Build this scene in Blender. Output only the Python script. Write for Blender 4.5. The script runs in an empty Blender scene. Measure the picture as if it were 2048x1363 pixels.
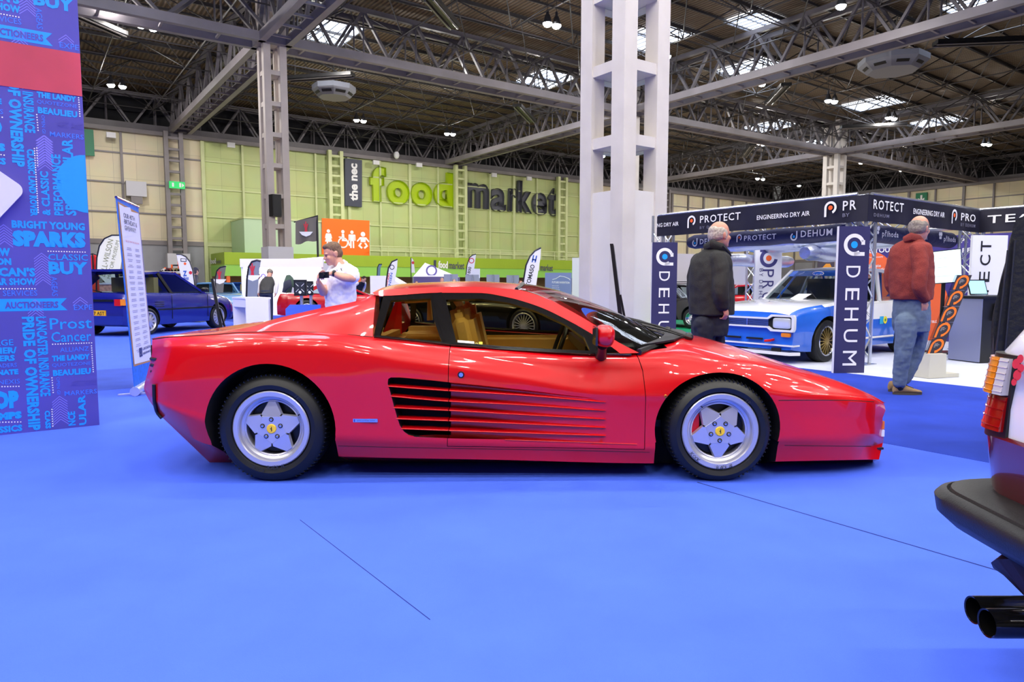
import bpy, bmesh, math, random
from mathutils import Vector as V, Matrix
from mathutils.bvhtree import BVHTree
S = bpy.context.scene
COL = S.collection
random.seed(7)
pi = math.pi

# ------------------------------------------------------------------ camera, world, exposure
F = 2048 * 24 / 36.0
PIT = math.radians(4.878)
CAM = V((0, 0, 1.15))
cd = bpy.data.cameras.new('camera')
cd.lens = 24; cd.sensor_width = 36; cd.clip_end = 400; cd.clip_start = 0.05
cam = bpy.data.objects.new('camera', cd)
cam.location = CAM; cam.rotation_euler = (pi / 2 - PIT, 0, 0)
COL.objects.link(cam)
S.camera = cam
S.view_settings.view_transform = 'Standard'
S.view_settings.look = 'None'
S.view_settings.gamma = 1
S.view_settings.use_curve_mapping = False
S.view_settings.exposure = 0.0
world = bpy.data.worlds.new('hall_air'); S.world = world
world.use_nodes = True
world.node_tree.nodes['Background'].inputs[0].default_value = (1.0, 0.97, 0.93, 1)
world.node_tree.nodes['Background'].inputs[1].default_value = 0.11
LAMP = 345.0      # radiance of the high bay lamp lenses
SKYL = 8.0        # radiance of the daylight in the rooflights

# ------------------------------------------------------------------ pixel rays of the measured camera
cp, sp = math.cos(PIT), math.sin(PIT)
def ray(px, py):
    x = (px - 1024) / F; y = (681.5 - py) / F
    return V((x, cp + y * sp, -sp + y * cp))
def W(px, py, Y):
    d = ray(px, py); return CAM + d * (Y / d.y)
def G(px, py, z=0.0):
    d = ray(px, py); return CAM + d * ((z - CAM.z) / d.z)
def PLN(px, py, p0, n):
    d = ray(px, py); return CAM + d * ((p0 - CAM).dot(n) / d.dot(n))

# ------------------------------------------------------------------ materials
def lin(c):
    r = []
    for x in c[:3]:
        x = x / 255.0
        r.append(x / 12.92 if x <= 0.04045 else ((x + 0.055) / 1.055) ** 2.4)
    return (r[0], r[1], r[2], 1.0)
MATS = {}
def mat(name, rgb, rough=0.5, metal=0.0, coat=0.0, emit=0.0, noise=None, bump=None, spec=None, sheen=0.0):
    """rgb in sRGB 0-255; noise=(scale, amount) slight colour mottling; bump=(scale, strength)"""
    if name in MATS: return MATS[name]
    m = bpy.data.materials.new(name); m.use_nodes = True
    nt = m.node_tree; b = nt.nodes['Principled BSDF']
    c = lin(rgb)
    b.inputs['Base Color'].default_value = c
    b.inputs['Roughness'].default_value = rough
    b.inputs['Metallic'].default_value = metal
    b.inputs['Coat Weight'].default_value = coat
    b.inputs['Coat Roughness'].default_value = 0.03
    if spec is not None: b.inputs['Specular IOR Level'].default_value = spec
    if sheen: b.inputs['Sheen Weight'].default_value = sheen
    if emit:
        b.inputs['Emission Color'].default_value = c
        b.inputs['Emission Strength'].default_value = emit
    if noise or bump:
        tc = nt.nodes.new('ShaderNodeTexCoord')
    if noise:
        n = nt.nodes.new('ShaderNodeTexNoise'); n.inputs['Scale'].default_value = noise[0]
        n.inputs['Detail'].default_value = 4
        nt.links.new(tc.outputs['Object'], n.inputs['Vector'])
        rp = nt.nodes.new('ShaderNodeValToRGB')
        a = noise[1]
        rp.color_ramp.elements[0].position = 0.3; rp.color_ramp.elements[1].position = 0.7
        rp.color_ramp.elements[0].color = tuple(x * (1 - a) for x in c[:3]) + (1,)
        rp.color_ramp.elements[1].color = tuple(min(1, x * (1 + a)) for x in c[:3]) + (1,)
        nt.links.new(n.outputs['Fac'], rp.inputs['Fac'])
        nt.links.new(rp.outputs['Color'], b.inputs['Base Color'])
    if bump:
        n2 = nt.nodes.new('ShaderNodeTexNoise'); n2.inputs['Scale'].default_value = bump[0]
        n2.inputs['Detail'].default_value = 3
        nt.links.new(tc.outputs['Object'], n2.inputs['Vector'])
        bp = nt.nodes.new('ShaderNodeBump'); bp.inputs['Strength'].default_value = bump[1]
        bp.inputs['Distance'].default_value = 0.02
        nt.links.new(n2.outputs['Fac'], bp.inputs['Height'])
        nt.links.new(bp.outputs['Normal'], b.inputs['Normal'])
    MATS[name] = m
    return m
def glass_mat(name, tint, gloss=0.12, rough=0.0):
    """thin pane: tinted see-through plus a fresnel mirror"""
    if name in MATS: return MATS[name]
    m = bpy.data.materials.new(name); m.use_nodes = True
    nt = m.node_tree; nt.nodes.clear()
    o = nt.nodes.new('ShaderNodeOutputMaterial'); mx = nt.nodes.new('ShaderNodeMixShader')
    t = nt.nodes.new('ShaderNodeBsdfTransparent'); g = nt.nodes.new('ShaderNodeBsdfGlossy')
    t.inputs[0].default_value = lin(tint); g.inputs['Roughness'].default_value = rough
    lw = nt.nodes.new('ShaderNodeLayerWeight'); lw.inputs['Blend'].default_value = gloss
    nt.links.new(lw.outputs['Fresnel'], mx.inputs[0])
    nt.links.new(t.outputs[0], mx.inputs[1]); nt.links.new(g.outputs[0], mx.inputs[2])
    nt.links.new(mx.outputs[0], o.inputs[0])
    MATS[name] = m
    return m

# ------------------------------------------------------------------ mesh builder
class MB:
    def __init__(s): s.v = []; s.f = []; s.mi = []; s.m = []
    def mat(s, m):
        if m not in s.m: s.m.append(m)
        return s.m.index(m)
    def add(s, vs, fs, m):
        o = len(s.v); i = s.mat(m)
        s.v.extend(tuple(x) for x in vs)
        for f in fs: s.f.append(tuple(o + k for k in f)); s.mi.append(i)
    def box(s, c, sz, m, ux=None, uy=None, uz=None):
        ux = V(ux) if ux is not None else V((1, 0, 0)); uy = V(uy) if uy is not None else V((0, 1, 0)); uz = V(uz) if uz is not None else V((0, 0, 1))
        c = V(c); a, b, d = sz[0] / 2, sz[1] / 2, sz[2] / 2
        vs = [c + ux * (a * i) + uy * (b * j) + uz * (d * k) for k in (-1, 1) for j in (-1, 1) for i in (-1, 1)]
        s.add(vs, [(0, 2, 3, 1), (4, 5, 7, 6), (0, 1, 5, 4), (2, 6, 7, 3), (0, 4, 6, 2), (1, 3, 7, 5)], m)
    def bar(s, p, q, w, m, h=None, up=(0, 0, 1)):
        p = V(p); q = V(q); d = q - p; L = d.length; d.normalize(); up = V(up)
        if abs(d.dot(up)) > 0.98: up = V((1, 0, 0))
        sx = d.cross(up).normalized(); uz = sx.cross(d)
        s.box((p + q) / 2, (L, w, h or w), m, d, sx, uz)
    def tube(s, pts, r, m, n=8, cap=True, closed=False, flat=None):
        pts = [V(p) for p in pts]; N = len(pts)
        rr = r if isinstance(r, (list, tuple)) else [r] * N
        vs = []; prev = None
        for i, p in enumerate(pts):
            if closed: t = pts[(i + 1) % N] - pts[i - 1]
            else: t = pts[min(i + 1, N - 1)] - pts[max(i - 1, 0)]
            t.normalize()
            if prev is None:
                a = V((0, 0, 1)) if abs(t.z) < 0.9 else V((1, 0, 0))
                u = t.cross(a).normalized()
            else:
                u = (prev - t * prev.dot(t)).normalized()
            w = t.cross(u); prev = u
            for k in range(n):
                an = 2 * pi * k / n
                vs.append(p + u * (rr[i] * math.cos(an)) + w * (rr[i] * math.sin(an) * (flat or 1)))
        fs = []
        for i in range(N if closed else N - 1):
            j = (i + 1) % N
            for k in range(n): fs.append((i * n + k, i * n + (k + 1) % n, j * n + (k + 1) % n, j * n + k))
        if cap and not closed:
            fs.append(tuple(range(n - 1, -1, -1))); fs.append(tuple(range((N - 1) * n, N * n)))
        s.add(vs, fs, m)
    def lathe(s, prof, o, ax, m, n=32, u=None, closed=True):
        """prof: (radius, along) pairs turned about axis ax at o"""
        o = V(o); ax = V(ax).normalized()
        u = V(u) if u is not None else (V((0, 0, 1)) if abs(ax.z) < 0.9 else V((1, 0, 0)))
        u = (u - ax * u.dot(ax)).normalized(); w = ax.cross(u)
        vs = []; K = len(prof)
        for k in range(n):
            a = 2 * pi * k / n; d = u * math.cos(a) + w * math.sin(a)
            for r, h in prof: vs.append(o + d * r + ax * h)
        fs = []
        for k in range(n):
            j = (k + 1) % n
            for i in range(K - 1): fs.append((k * K + i, j * K + i, j * K + i + 1, k * K + i + 1))
        s.add(vs, fs, m)
    def prism(s, poly, d, m, mside=None):
        """polygon (3D points) swept along d"""
        d = V(d); poly = [V(p) for p in poly]; n = len(poly)
        nrm = V((0, 0, 0))
        for i in range(n): nrm += poly[i].cross(poly[(i + 1) % n])
        if nrm.dot(d) > 0: poly = poly[::-1]
        s.add(poly + [p + d for p in poly], [tuple(range(n)), tuple(range(2 * n - 1, n - 1, -1))], m)
        s.add(poly + [p + d for p in poly], [(i, n + i, n + (i + 1) % n, (i + 1) % n) for i in range(n)], mside or m)
    def grid(s, rows, m, closed_u=False, closed_v=False):
        R = len(rows); C = len(rows[0]); vs = [p for r in rows for p in r]; fs = []
        for i in range(R if closed_v else R - 1):
            i2 = (i + 1) % R
            for j in range(C if closed_u else C - 1):
                j2 = (j + 1) % C
                fs.append((i * C + j, i * C + j2, i2 * C + j2, i2 * C + j))
        s.add(vs, fs, m)
    def ell(s, c, r, m, n=16, k=10, rot=None):
        c = V(c); vs = []
        for i in range(k + 1):
            t = pi * i / k
            for j in range(n):
                a = 2 * pi * j / n
                p = V((r[0] * math.sin(t) * math.cos(a), r[1] * math.sin(t) * math.sin(a), r[2] * math.cos(t)))
                if rot is not None: p = rot @ p
                vs.append(c + p)
        fs = []
        for i in range(k):
            for j in range(n): fs.append((i * n + j, i * n + (j + 1) % n, (i + 1) * n + (j + 1) % n, (i + 1) * n + j))
        s.add(vs, fs, m)
    def mesh(s, name, weld=True, angle=38, fixn=True):
        me = bpy.data.meshes.new(name)
        me.from_pydata(s.v, [], s.f)
        for m in s.m: me.materials.append(m)
        me.polygons.foreach_set('material_index', s.mi)
        if weld or fixn:
            b = bmesh.new(); b.from_mesh(me)
            if weld: bmesh.ops.remove_doubles(b, verts=b.verts, dist=1e-5)
            if fixn: bmesh.ops.recalc_face_normals(b, faces=b.faces)
            b.to_mesh(me); b.free()
        smooth(me, angle)
        return me
    def build(s, name, parent=None, angle=38, weld=True, fixn=True):
        return link(name, s.mesh(name, weld, angle, fixn), parent)
def smooth(me, angle=38):
    if angle:
        me.polygons.foreach_set('use_smooth', [True] * len(me.polygons))
        me.set_sharp_from_angle(angle=math.radians(angle))
    me.update()
def link(name, me, parent=None):
    o = bpy.data.objects.new(name, me); COL.objects.link(o)
    if parent is not None:
        o.parent = parent
        o.matrix_parent_inverse = parent.matrix_basis.inverted()
    return o
def thing(name, label, cat, loc=(0, 0, 0), group=None):
    o = bpy.data.objects.new(name, None); COL.objects.link(o)
    o.empty_display_size = 0.1; o.location = loc
    return tag(o, label, cat, group)
def tag(o, label, cat, group=None):
    o['label'] = label; o['category'] = cat
    if group: o['group'] = group
    return o
def struct(o):
    o['kind'] = 'structure'; return o
def lab(o, label):
    o['label'] = label; return o
def dup(root, delta, label=None, group=None):
    """copy of a thing with its parts and sub-parts, moved by delta"""
    r = root.copy(); COL.objects.link(r); r.location = root.location + V(delta)
    if label: r['label'] = label
    if group: r['group'] = group
    for c in list(root.children):
        k = c.copy(); COL.objects.link(k); k.parent = r; k.matrix_parent_inverse = c.matrix_parent_inverse.copy()
        for g in list(c.children):
            q = g.copy(); COL.objects.link(q); q.parent = k; q.matrix_parent_inverse = g.matrix_parent_inverse.copy()
    return r
def baked(o):
    dg = bpy.context.evaluated_depsgraph_get()
    return bpy.data.meshes.new_from_object(o.evaluated_get(dg))
def boolean(o, cutters, op='DIFFERENCE', angle=35):
    for c in cutters:
        md = o.modifiers.new('cut', 'BOOLEAN'); md.object = c; md.operation = op; md.solver = 'EXACT'
        md.material_mode = 'TRANSFER'
    bpy.context.view_layer.update()
    me = baked(o); o.modifiers.clear(); o.data = me; smooth(me, angle)
    return o
def kill(*objs):
    for o in objs: bpy.data.objects.remove(o)

# ------------------------------------------------------------------ lettering (built-in font turned into mesh)
TXT = {}
def glyphs(txt, bold=0.0, spacing=1.0, res=3):
    k = (txt, bold, spacing, res)
    if k in TXT: return TXT[k]
    cu = bpy.data.curves.new('t', 'FONT'); cu.body = txt; cu.offset = bold; cu.space_character = spacing; cu.resolution_u = res
    cu.fill_mode = 'FRONT'
    ob = bpy.data.objects.new('t', cu)
    me = ob.to_mesh()
    vs = [v.co.copy() for v in me.vertices]; fs = [tuple(p.vertices) for p in me.polygons]
    ob.to_mesh_clear(); bpy.data.objects.remove(ob); bpy.data.curves.remove(cu)
    if not vs: vs = [V((0, 0, 0))]
    x0 = min(v.x for v in vs); x1 = max(v.x for v in vs); y0 = min(v.y for v in vs); y1 = max(v.y for v in vs)
    TXT[k] = (vs, fs, x0, x1, y0, y1)
    return TXT[k]
def text(mb, txt, o, ux, uy, m, w=None, h=None, bold=0.0, spacing=1.0, res=3, extr=None):
    """o = lower left of the inked box; ux, uy unit vectors; w, h = inked size (one may be None)"""
    vs, fs, x0, x1, y0, y1 = glyphs(txt, bold, spacing, res)
    o = V(o); ux = V(ux); uy = V(uy)
    sx = w / max(1e-6, x1 - x0) if w else None; sy = h / max(1e-6, y1 - y0) if h else None
    sx = sx or sy; sy = sy or sx
    P = [o + ux * ((v.x - x0) * sx) + uy * ((v.y - y0) * sy) for v in vs]
    if extr is None:
        mb.add(P, fs, m)
    else:
        e = V(extr); n = len(P)
        cnt = {}
        for f in fs:
            for i in range(len(f)):
                a, b = f[i], f[(i + 1) % len(f)]
                if (b, a) in cnt: del cnt[(b, a)]
                else: cnt[(a, b)] = 1
        mb.add(P + [p + e for p in P], [tuple(n + i for i in f) for f in fs] + [(a, b, n + b, n + a) for a, b in cnt], m)
def disc(mb, c, ux, uy, r, m, n=24, r2=None, a0=0, a1=2 * pi):
    c = V(c); ux = V(ux); uy = V(uy)
    full = abs(a1 - a0 - 2 * pi) < 1e-6
    k = n if full else n + 1
    an = [a0 + (a1 - a0) * i / n for i in range(k)]
    out = [c + ux * (r * math.cos(a)) + uy * (r * math.sin(a)) for a in an]
    if r2 is None:
        mb.add(out, [tuple(range(k))], m)
    else:
        inn = [c + ux * (r2 * math.cos(a)) + uy * (r2 * math.sin(a)) for a in an]
        fs = [(i, (i + 1) % k, k + (i + 1) % k, k + i) for i in range(k if full else k - 1)]
        mb.add(out + inn, fs, m)
def quad(mb, a, b, c, d, m): mb.add([V(a), V(b), V(c), V(d)], [(0, 1, 2, 3)], m)
def interp(pts, x):
    """monotone cubic through (x, y) pairs, flat outside"""
    if x <= pts[0][0]: return pts[0][1]
    if x >= pts[-1][0]: return pts[-1][1]
    n = len(pts)
    d = [(pts[i + 1][1] - pts[i][1]) / (pts[i + 1][0] - pts[i][0]) for i in range(n - 1)]
    def sl(i):
        if i == 0: return d[0]
        if i == n - 1: return d[-1]
        if d[i - 1] * d[i] <= 0: return 0
        w1 = 2 * (pts[i + 1][0] - pts[i][0]) + pts[i][0] - pts[i - 1][0]; w2 = pts[i + 1][0] - pts[i][0] + 2 * (pts[i][0] - pts[i - 1][0])
        return (w1 + w2) / (w1 / d[i - 1] + w2 / d[i])
    for i in range(n - 1):
        if x <= pts[i + 1][0]:
            h = pts[i + 1][0] - pts[i][0]; t = (x - pts[i][0]) / h
            return ((2 * t ** 3 - 3 * t * t + 1) * pts[i][1] + (t ** 3 - 2 * t * t + t) * h * sl(i) + (-2 * t ** 3 + 3 * t * t) * pts[i + 1][1] + (t ** 3 - t * t) * h * sl(i + 1))
def resample(pts, n):
    pts = [V(p) for p in pts]
    if len(pts) == 2: return [pts[0].lerp(pts[1], i / (n - 1)) for i in range(n)]
    acc = [0]
    for i in range(len(pts) - 1): acc.append(acc[-1] + (pts[i + 1] - pts[i]).length)
    out = []
    for i in range(n):
        s_ = acc[-1] * i / (n - 1)
        out.append(V([interp([(acc[k], pts[k][c]) for k in range(len(pts))], s_) for c in range(3)]))
    return out
X1, Y1, Z1 = V((1, 0, 0)), V((0, 1, 0)), V((0, 0, 1))

BLACK = mat('black_plastic', (16, 16, 18), 0.45)
RUBBER = mat('tyre_rubber', (11, 12, 13), 0.5)
WHITE = mat('white_print', (240, 240, 243), 0.5)
DARK = mat('dark_recess', (5, 5, 6), 0.8)
CHROME = mat('chrome', (210, 212, 216), 0.15, 1.0)
# ================================================================== THE HALL
D = 17.6
d1 = V((0.813, 0.582, 0)).normalized(); d2 = V((-d1.y, d1.x, 0))
LB = 1.64 * D
NA = V((-0.795 * D, 2.33 * D, 0))
def node(i, k): return NA + d1 * (LB * i) + d2 * (LB * k)
ZG, ZR = 14.75, 18.3
WALLP = NA + d2 * (LB * 1.0)             # back wall passes here along d1
CORN = WALLP + d1 * (LB * 3.26)          # corner with the right hand wall

def floor_mat(name, rgb, am=0.10):
    m = mat(name, rgb, 0.85, noise=(2.2, am), bump=(350, 0.25), spec=0.25)
    return m
CARPET = floor_mat('light_blue_carpet', (70, 104, 236), .06)
AISLE = floor_mat('royal_blue_carpet', (34, 62, 176), 0.12)
PALE = floor_mat('pale_exhibition_floor', (196, 202, 222), 0.05)
GREENF = floor_mat('green_carpet', (10, 140, 95), 0.08)
mb = MB()
CONC = mat('hall_concrete', (172, 160, 146), .7, noise=(.3, .1))
mb.add([(-170, -60, 0), (190, -60, 0), (190, 190, 0), (-170, 190, 0)], [(0, 1, 2, 3)], CONC)
fl = struct(mb.build('floor', angle=0))
def floor_patch(name, pts, m, h=0.004):
    mb = MB(); mb.prism([(p.x, p.y, 0.0005) for p in pts], (0, 0, h), m)
    return mb.build(name, fl, angle=0)
def strip(pa, pb, t0, t1, wid, d):
    a = pa + d * t0; b = pa + d * t1
    return a, b
floor_patch('show_carpet', [V((-30, -7, 0)), V((30, -7, 0)), V((30, 30, 0)), V((-30, 30, 0))], CARPET, .002)
# aisle running along d2 between the car stand and the white floored stand
a = G(1760, 885); b = G(1700, 747)
n_ = d1
off = (b - a).dot(d1)
floor_patch('aisle_carpet', [a - d2 * 12, a - d2 * 12 + d1 * off, a + d2 * 60 + d1 * off, a + d2 * 60], AISLE)
# white floor of the drying-equipment stand and the floors beyond
q = b
floor_patch('stand_floor', [q - d2 * 3.5, q - d2 * 3.5 + d1 * 6.6, q + d2 * 4.6 + d1 * 6.6, q + d2 * 4.6], PALE)
g0 = G(1372, 664)
floor_patch('green_carpet', [g0 - d2 * 0.2, g0 + d1 * 9, g0 + d1 * 9 + d2 * 12, g0 + d2 * 12], GREENF)
# aisle running along d1 at the left
a = G(240, 778); b = G(240, 737)
off = (b - a).dot(d2)
floor_patch('cross_aisle_carpet', [a - d1 * 25, a + d1 * 3.3, a + d1 * 3.3 + d2 * off, a - d1 * 25 + d2 * off], mat('cross_aisle', (58, 84, 190), 0.85, noise=(2.2, .1), bump=(350, .25), spec=.25), 0.003)
# joint in the carpet
SEAM = mat('carpet_joint', (14, 40, 110), 0.9)
mb = MB()
a = G(1395, 965); b = G(2000, 1143)
for p0, p1, w in ((a, b + (b - a) * 0.5, 0.004), (G(600, 1040), G(860, 1240), 0.0015)):
    d = (p1 - p0).normalized(); s_ = V((-d.y, d.x, 0))
    mb.prism([p + Z1 * .0026 for p in (p0 - s_ * w, p1 - s_ * w, p1 + s_ * w, p0 + s_ * w)], (0, 0, 0.0012), SEAM)
mb.build('carpet_joint', fl, angle=0)

# ---------------------------------------------------------------- walls
def panel_mat(name, rgb, low):
    m = bpy.data.materials.new(name); m.use_nodes = True
    nt = m.node_tree; b = nt.nodes['Principled BSDF']; b.inputs['Roughness'].default_value = 0.6
    tc = nt.nodes.new('ShaderNodeTexCoord')
    br = nt.nodes.new('ShaderNodeTexBrick')
    br.offset = 0; br.inputs['Scale'].default_value = 1
    br.inputs['Brick Width'].default_value = 1.8; br.inputs['Row Height'].default_value = 2.6
    br.inputs['Mortar Size'].default_value = 0.012
    br.inputs['Color1'].default_value = lin(rgb); br.inputs['Color2'].default_value = lin([x * 0.965 for x in rgb])
    br.inputs['Mortar'].default_value = lin([x * 0.8 for x in rgb])
    sx = nt.nodes.new('ShaderNodeSeparateXYZ'); cb = nt.nodes.new('ShaderNodeCombineXYZ')
    nt.links.new(tc.outputs['Object'], sx.inputs[0])
    nt.links.new(sx.outputs['X'], cb.inputs['X']); nt.links.new(sx.outputs['Z'], cb.inputs['Y'])
    nt.links.new(cb.outputs[0], br.inputs['Vector'])
    nz = nt.nodes.new('ShaderNodeTexNoise'); nz.inputs['Scale'].default_value = 0.5; nz.inputs['Detail'].default_value = 5
    nt.links.new(tc.outputs['Object'], nz.inputs['Vector'])
    mx = nt.nodes.new('ShaderNodeMix'); mx.data_type = 'RGBA'; mx.blend_type = 'MULTIPLY'; mx.inputs[0].default_value = 0.22
    nt.links.new(br.outputs['Color'], mx.inputs[6]); nt.links.new(nz.outputs['Color'], mx.inputs[7])
    nt.links.new(mx.outputs[2], b.inputs['Base Color'])
    MATS[name] = m
    return m
CREAM = panel_mat('cream_wall_panel', (236, 224, 190), 0)
LIME_P = panel_mat('pale_green_wall_panel', (206, 218, 150), 0)
GREYP = mat('grey_wall_sheet', (150, 152, 158), 0.6, noise=(0.6, 0.1))
STEEL = mat('grey_painted_steel', (128, 122, 124), 0.5, noise=(0.8, 0.12))
STEELW = mat('pale_grey_steel', (205, 199, 194), 0.55, noise=(1.2, 0.06))
STEELG = mat('pale_green_steel', (206, 214, 160), 0.55, noise=(0.8, 0.08))
STEELD = mat('dark_roof_steel', (88, 84, 88), 0.5, noise=(0.8, 0.15))
TUBE = mat('roof_tube', (46, 44, 46), 0.5)
def wall_run(name, p, dirv, s0, s1, m, mpost, nrm, zlow, steps, child=None, skip=()):
    """wall built in its own frame (x along dirv) with rails and posts as one child mesh"""
    o = thing('w', '', '') if False else None
    mb = MB()
    mb.add([(s0, 0, zlow), (s1, 0, zlow), (s1, 0, ZG + 0.1), (s0, 0, ZG + 0.1)], [(0, 1, 2, 3)], m)
    if zlow > 0: mb.add([(s0, 0, 0), (s1, 0, 0), (s1, 0, zlow), (s0, 0, zlow)], [(0, 1, 2, 3)], GREYP)
    me = mb.mesh(name, angle=0, fixn=False)
    w = bpy.data.objects.new(name, me); COL.objects.link(w)
    ang = math.atan2(dirv.y, dirv.x)
    w.matrix_world = Matrix.Translation(p) @ Matrix.Rotation(ang, 4, 'Z')
    struct(w)
    r = MB(); sgn = -1
    s_ = s0
    i = 0
    while s_ <= s1 + 0.01:
        wd = 0.32 if i % 2 == 0 else 0.2
        r.box((s_, sgn * 0.14, (ZG) / 2), (wd, 0.26, ZG), mpost); s_ += steps; i += 1
    for z in (4.8, 7.4, 10.0, 12.6):
        r.box(((s0 + s1) / 2, sgn * 0.08, z), (s1 - s0, 0.12, 0.13 if z > 5 else 0.4), mpost)
    r.box(((s0 + s1) / 2, sgn * 0.3, ZG - 0.1), (s1 - s0, 0.5, 0.5), mpost if mpost is not STEELG else STEEL)
    q = bpy.data.objects.new('wall_rails', r.mesh('wall_rails')); COL.objects.link(q); q.parent = w
    return w
sG0, sG1 = 0.11 * D, 3.0 * D
wb = wall_run('wall_back', WALLP, d1, -95, sG0, CREAM, STEEL, -d2, 4.8, 3.61)
wg = wall_run('wall_green', WALLP, d1, sG0, sG1, LIME_P, STEELG, -d2, 0, 3.61)
wg.name = 'wall_back_green'
wc = wall_run('wall_back_right', WALLP, d1, sG1, LB * 3.26, CREAM, STEEL, -d2, 4.8, 3.61)
wr = wall_run('wall_right', CORN, -d2, 0, 110, CREAM, STEEL, -d1, 4.8, 3.61)

# ---------------------------------------------------------------- ceiling
def deck_mat():
    m = bpy.data.materials.new('corrugated_roof_deck'); m.use_nodes = True
    nt = m.node_tree; b = nt.nodes['Principled BSDF']; b.inputs['Roughness'].default_value = 0.7
    b.inputs['Base Color'].default_value = lin((86, 72, 54))
    tc = nt.nodes.new('ShaderNodeTexCoord'); wv = nt.nodes.new('ShaderNodeTexWave')
    wv.bands_direction = 'X'; wv.inputs['Scale'].default_value = 1.1
    nt.links.new(tc.outputs['Object'], wv.inputs['Vector'])
    bp = nt.nodes.new('ShaderNodeBump'); bp.inputs['Strength'].default_value = 1.0; bp.inputs['Distance'].default_value = 0.1
    nt.links.new(wv.outputs['Fac'], bp.inputs['Height']); nt.links.new(bp.outputs['Normal'], b.inputs['Normal'])
    rp = nt.nodes.new('ShaderNodeValToRGB')
    rp.color_ramp.elements[0].color = lin((68, 54, 38)); rp.color_ramp.elements[1].color = lin((104, 85, 61))
    nt.links.new(wv.outputs['Fac'], rp.inputs['Fac']); nt.links.new(rp.outputs['Color'], b.inputs['Base Color'])
    return m
DECK = deck_mat()
mb = MB()
# the frame of the ceiling: x along d1, y along d2, origin at column A
mb.add([(-110, -90, 0), (150, -90, 0), (150, LB + 1, 0), (-110, LB + 1, 0)], [(0, 1, 2, 3)], DECK)
ce = bpy.data.objects.new('ceiling', mb.mesh('ceiling', angle=0)); COL.objects.link(ce)
RM = Matrix.Translation(V((NA.x, NA.y, ZR))) @ Matrix.Rotation(math.atan2(d1.y, d1.x), 4, 'Z')
ce.matrix_world = RM; struct(ce)
def child_local(name, mb, parent, angle=38):
    q = bpy.data.objects.new(name, mb.mesh(name, weld=False, angle=angle)); COL.objects.link(q); q.parent = parent; return q
# back closing strip over the walls
mb = MB()
BK = mat('dark_gap', (20, 20, 24), 0.9)
for (a, b) in ((WALLP - d1 * 95, CORN), (CORN, CORN - d2 * 110)):
    n = (CORN - WALLP).normalized() if a == CORN else d2
    o_ = d2 * 0.9 if a != CORN else d1 * 0.9
    quad(mb, a + o_ + Z1 * ZG, b + o_ + Z1 * ZG, b + o_ + Z1 * ZR, a + o_ + Z1 * ZR, BK)
o = struct(mb.build('trim_1', angle=0))
# space frame: tubes in two layers with pyramids between
mb = MB()
M_ = LB / 6
def vis(p):
    return p.y > 3 and abs(p.x) < 1.05 * p.y + 6
def T(i, k, z): return V((i * M_, k * M_, z - ZR))
RW = ce.matrix_world
for i in range(-18, 26):
    for k in range(-14, 6):
        top = T(i, k, 18.1); c = T(i + 0.5, k + 0.5, 16.2)
        if not vis(RW @ c): continue
        for q in (T(i + 1.5, k + 0.5, 16.2), T(i + 0.5, k + 1.5, 16.2)): mb.tube([c, q], 0.045, TUBE, 4, False)
        for q in (top, T(i + 1, k, 18.1), T(i, k + 1, 18.1), T(i + 1, k + 1, 18.1)): mb.tube([c, q], 0.04, TUBE, 4, False)
        mb.bar(T(i, k, 18.15), T(i + 1, k, 18.15), 0.12, TUBE, 0.22)
        mb.bar(T(i, k + .5, 18.2), T(i + 1, k + .5, 18.2), 0.08, TUBE, 0.14)
child_local('space_frame', mb, ce, angle=0)

# ---------------------------------------------------------------- rooflights
SKY = mat('daylight_panel', (225, 236, 255), 0.4, emit=SKYL)
FRM = mat('rooflight_bar', (120, 125, 135), 0.5)
nwin = 0
def rooflight(px, py, w=3.6, l=4.4):
    global nwin
    c = PLN(px, py, V((0, 0, ZR - 0.05)), Z1)
    nwin += 1
    mb = MB(); mb.box((c.x, c.y, ZR - 0.06), (w, l, 0.06), SKY, d1, d2)
    o = mb.build('window_%d' % nwin, angle=0); struct(o)
    f = MB()
    for t in range(-3, 4): f.box(V((c.x, c.y, ZR - 0.12)) + d1 * (t * w / 6), (0.07, l, 0.07), FRM, d1, d2)
    for t in (-1, 0, 1): f.box(V((c.x, c.y, ZR - 0.14)) + d2 * (t * l / 2), (w, 0.08, 0.08), FRM, d1, d2)
    f.build('glazing_bar', o, angle=0)
for p in ((655, 62), (1098, 156), (1305, 75), (1500, 137), (1540, 252), (1748, 206), (1660, 282), (1880, 243), (1510, 40), (1985, 4), (800, -150), (1200, -330), (300, -260), (1700, -200), (1000, -700), (500, -640), (1500, -640)):
    rooflight(*p, **({'w': 3.0, 'l': 2.6} if p == (1510, 40) else {}))

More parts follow.
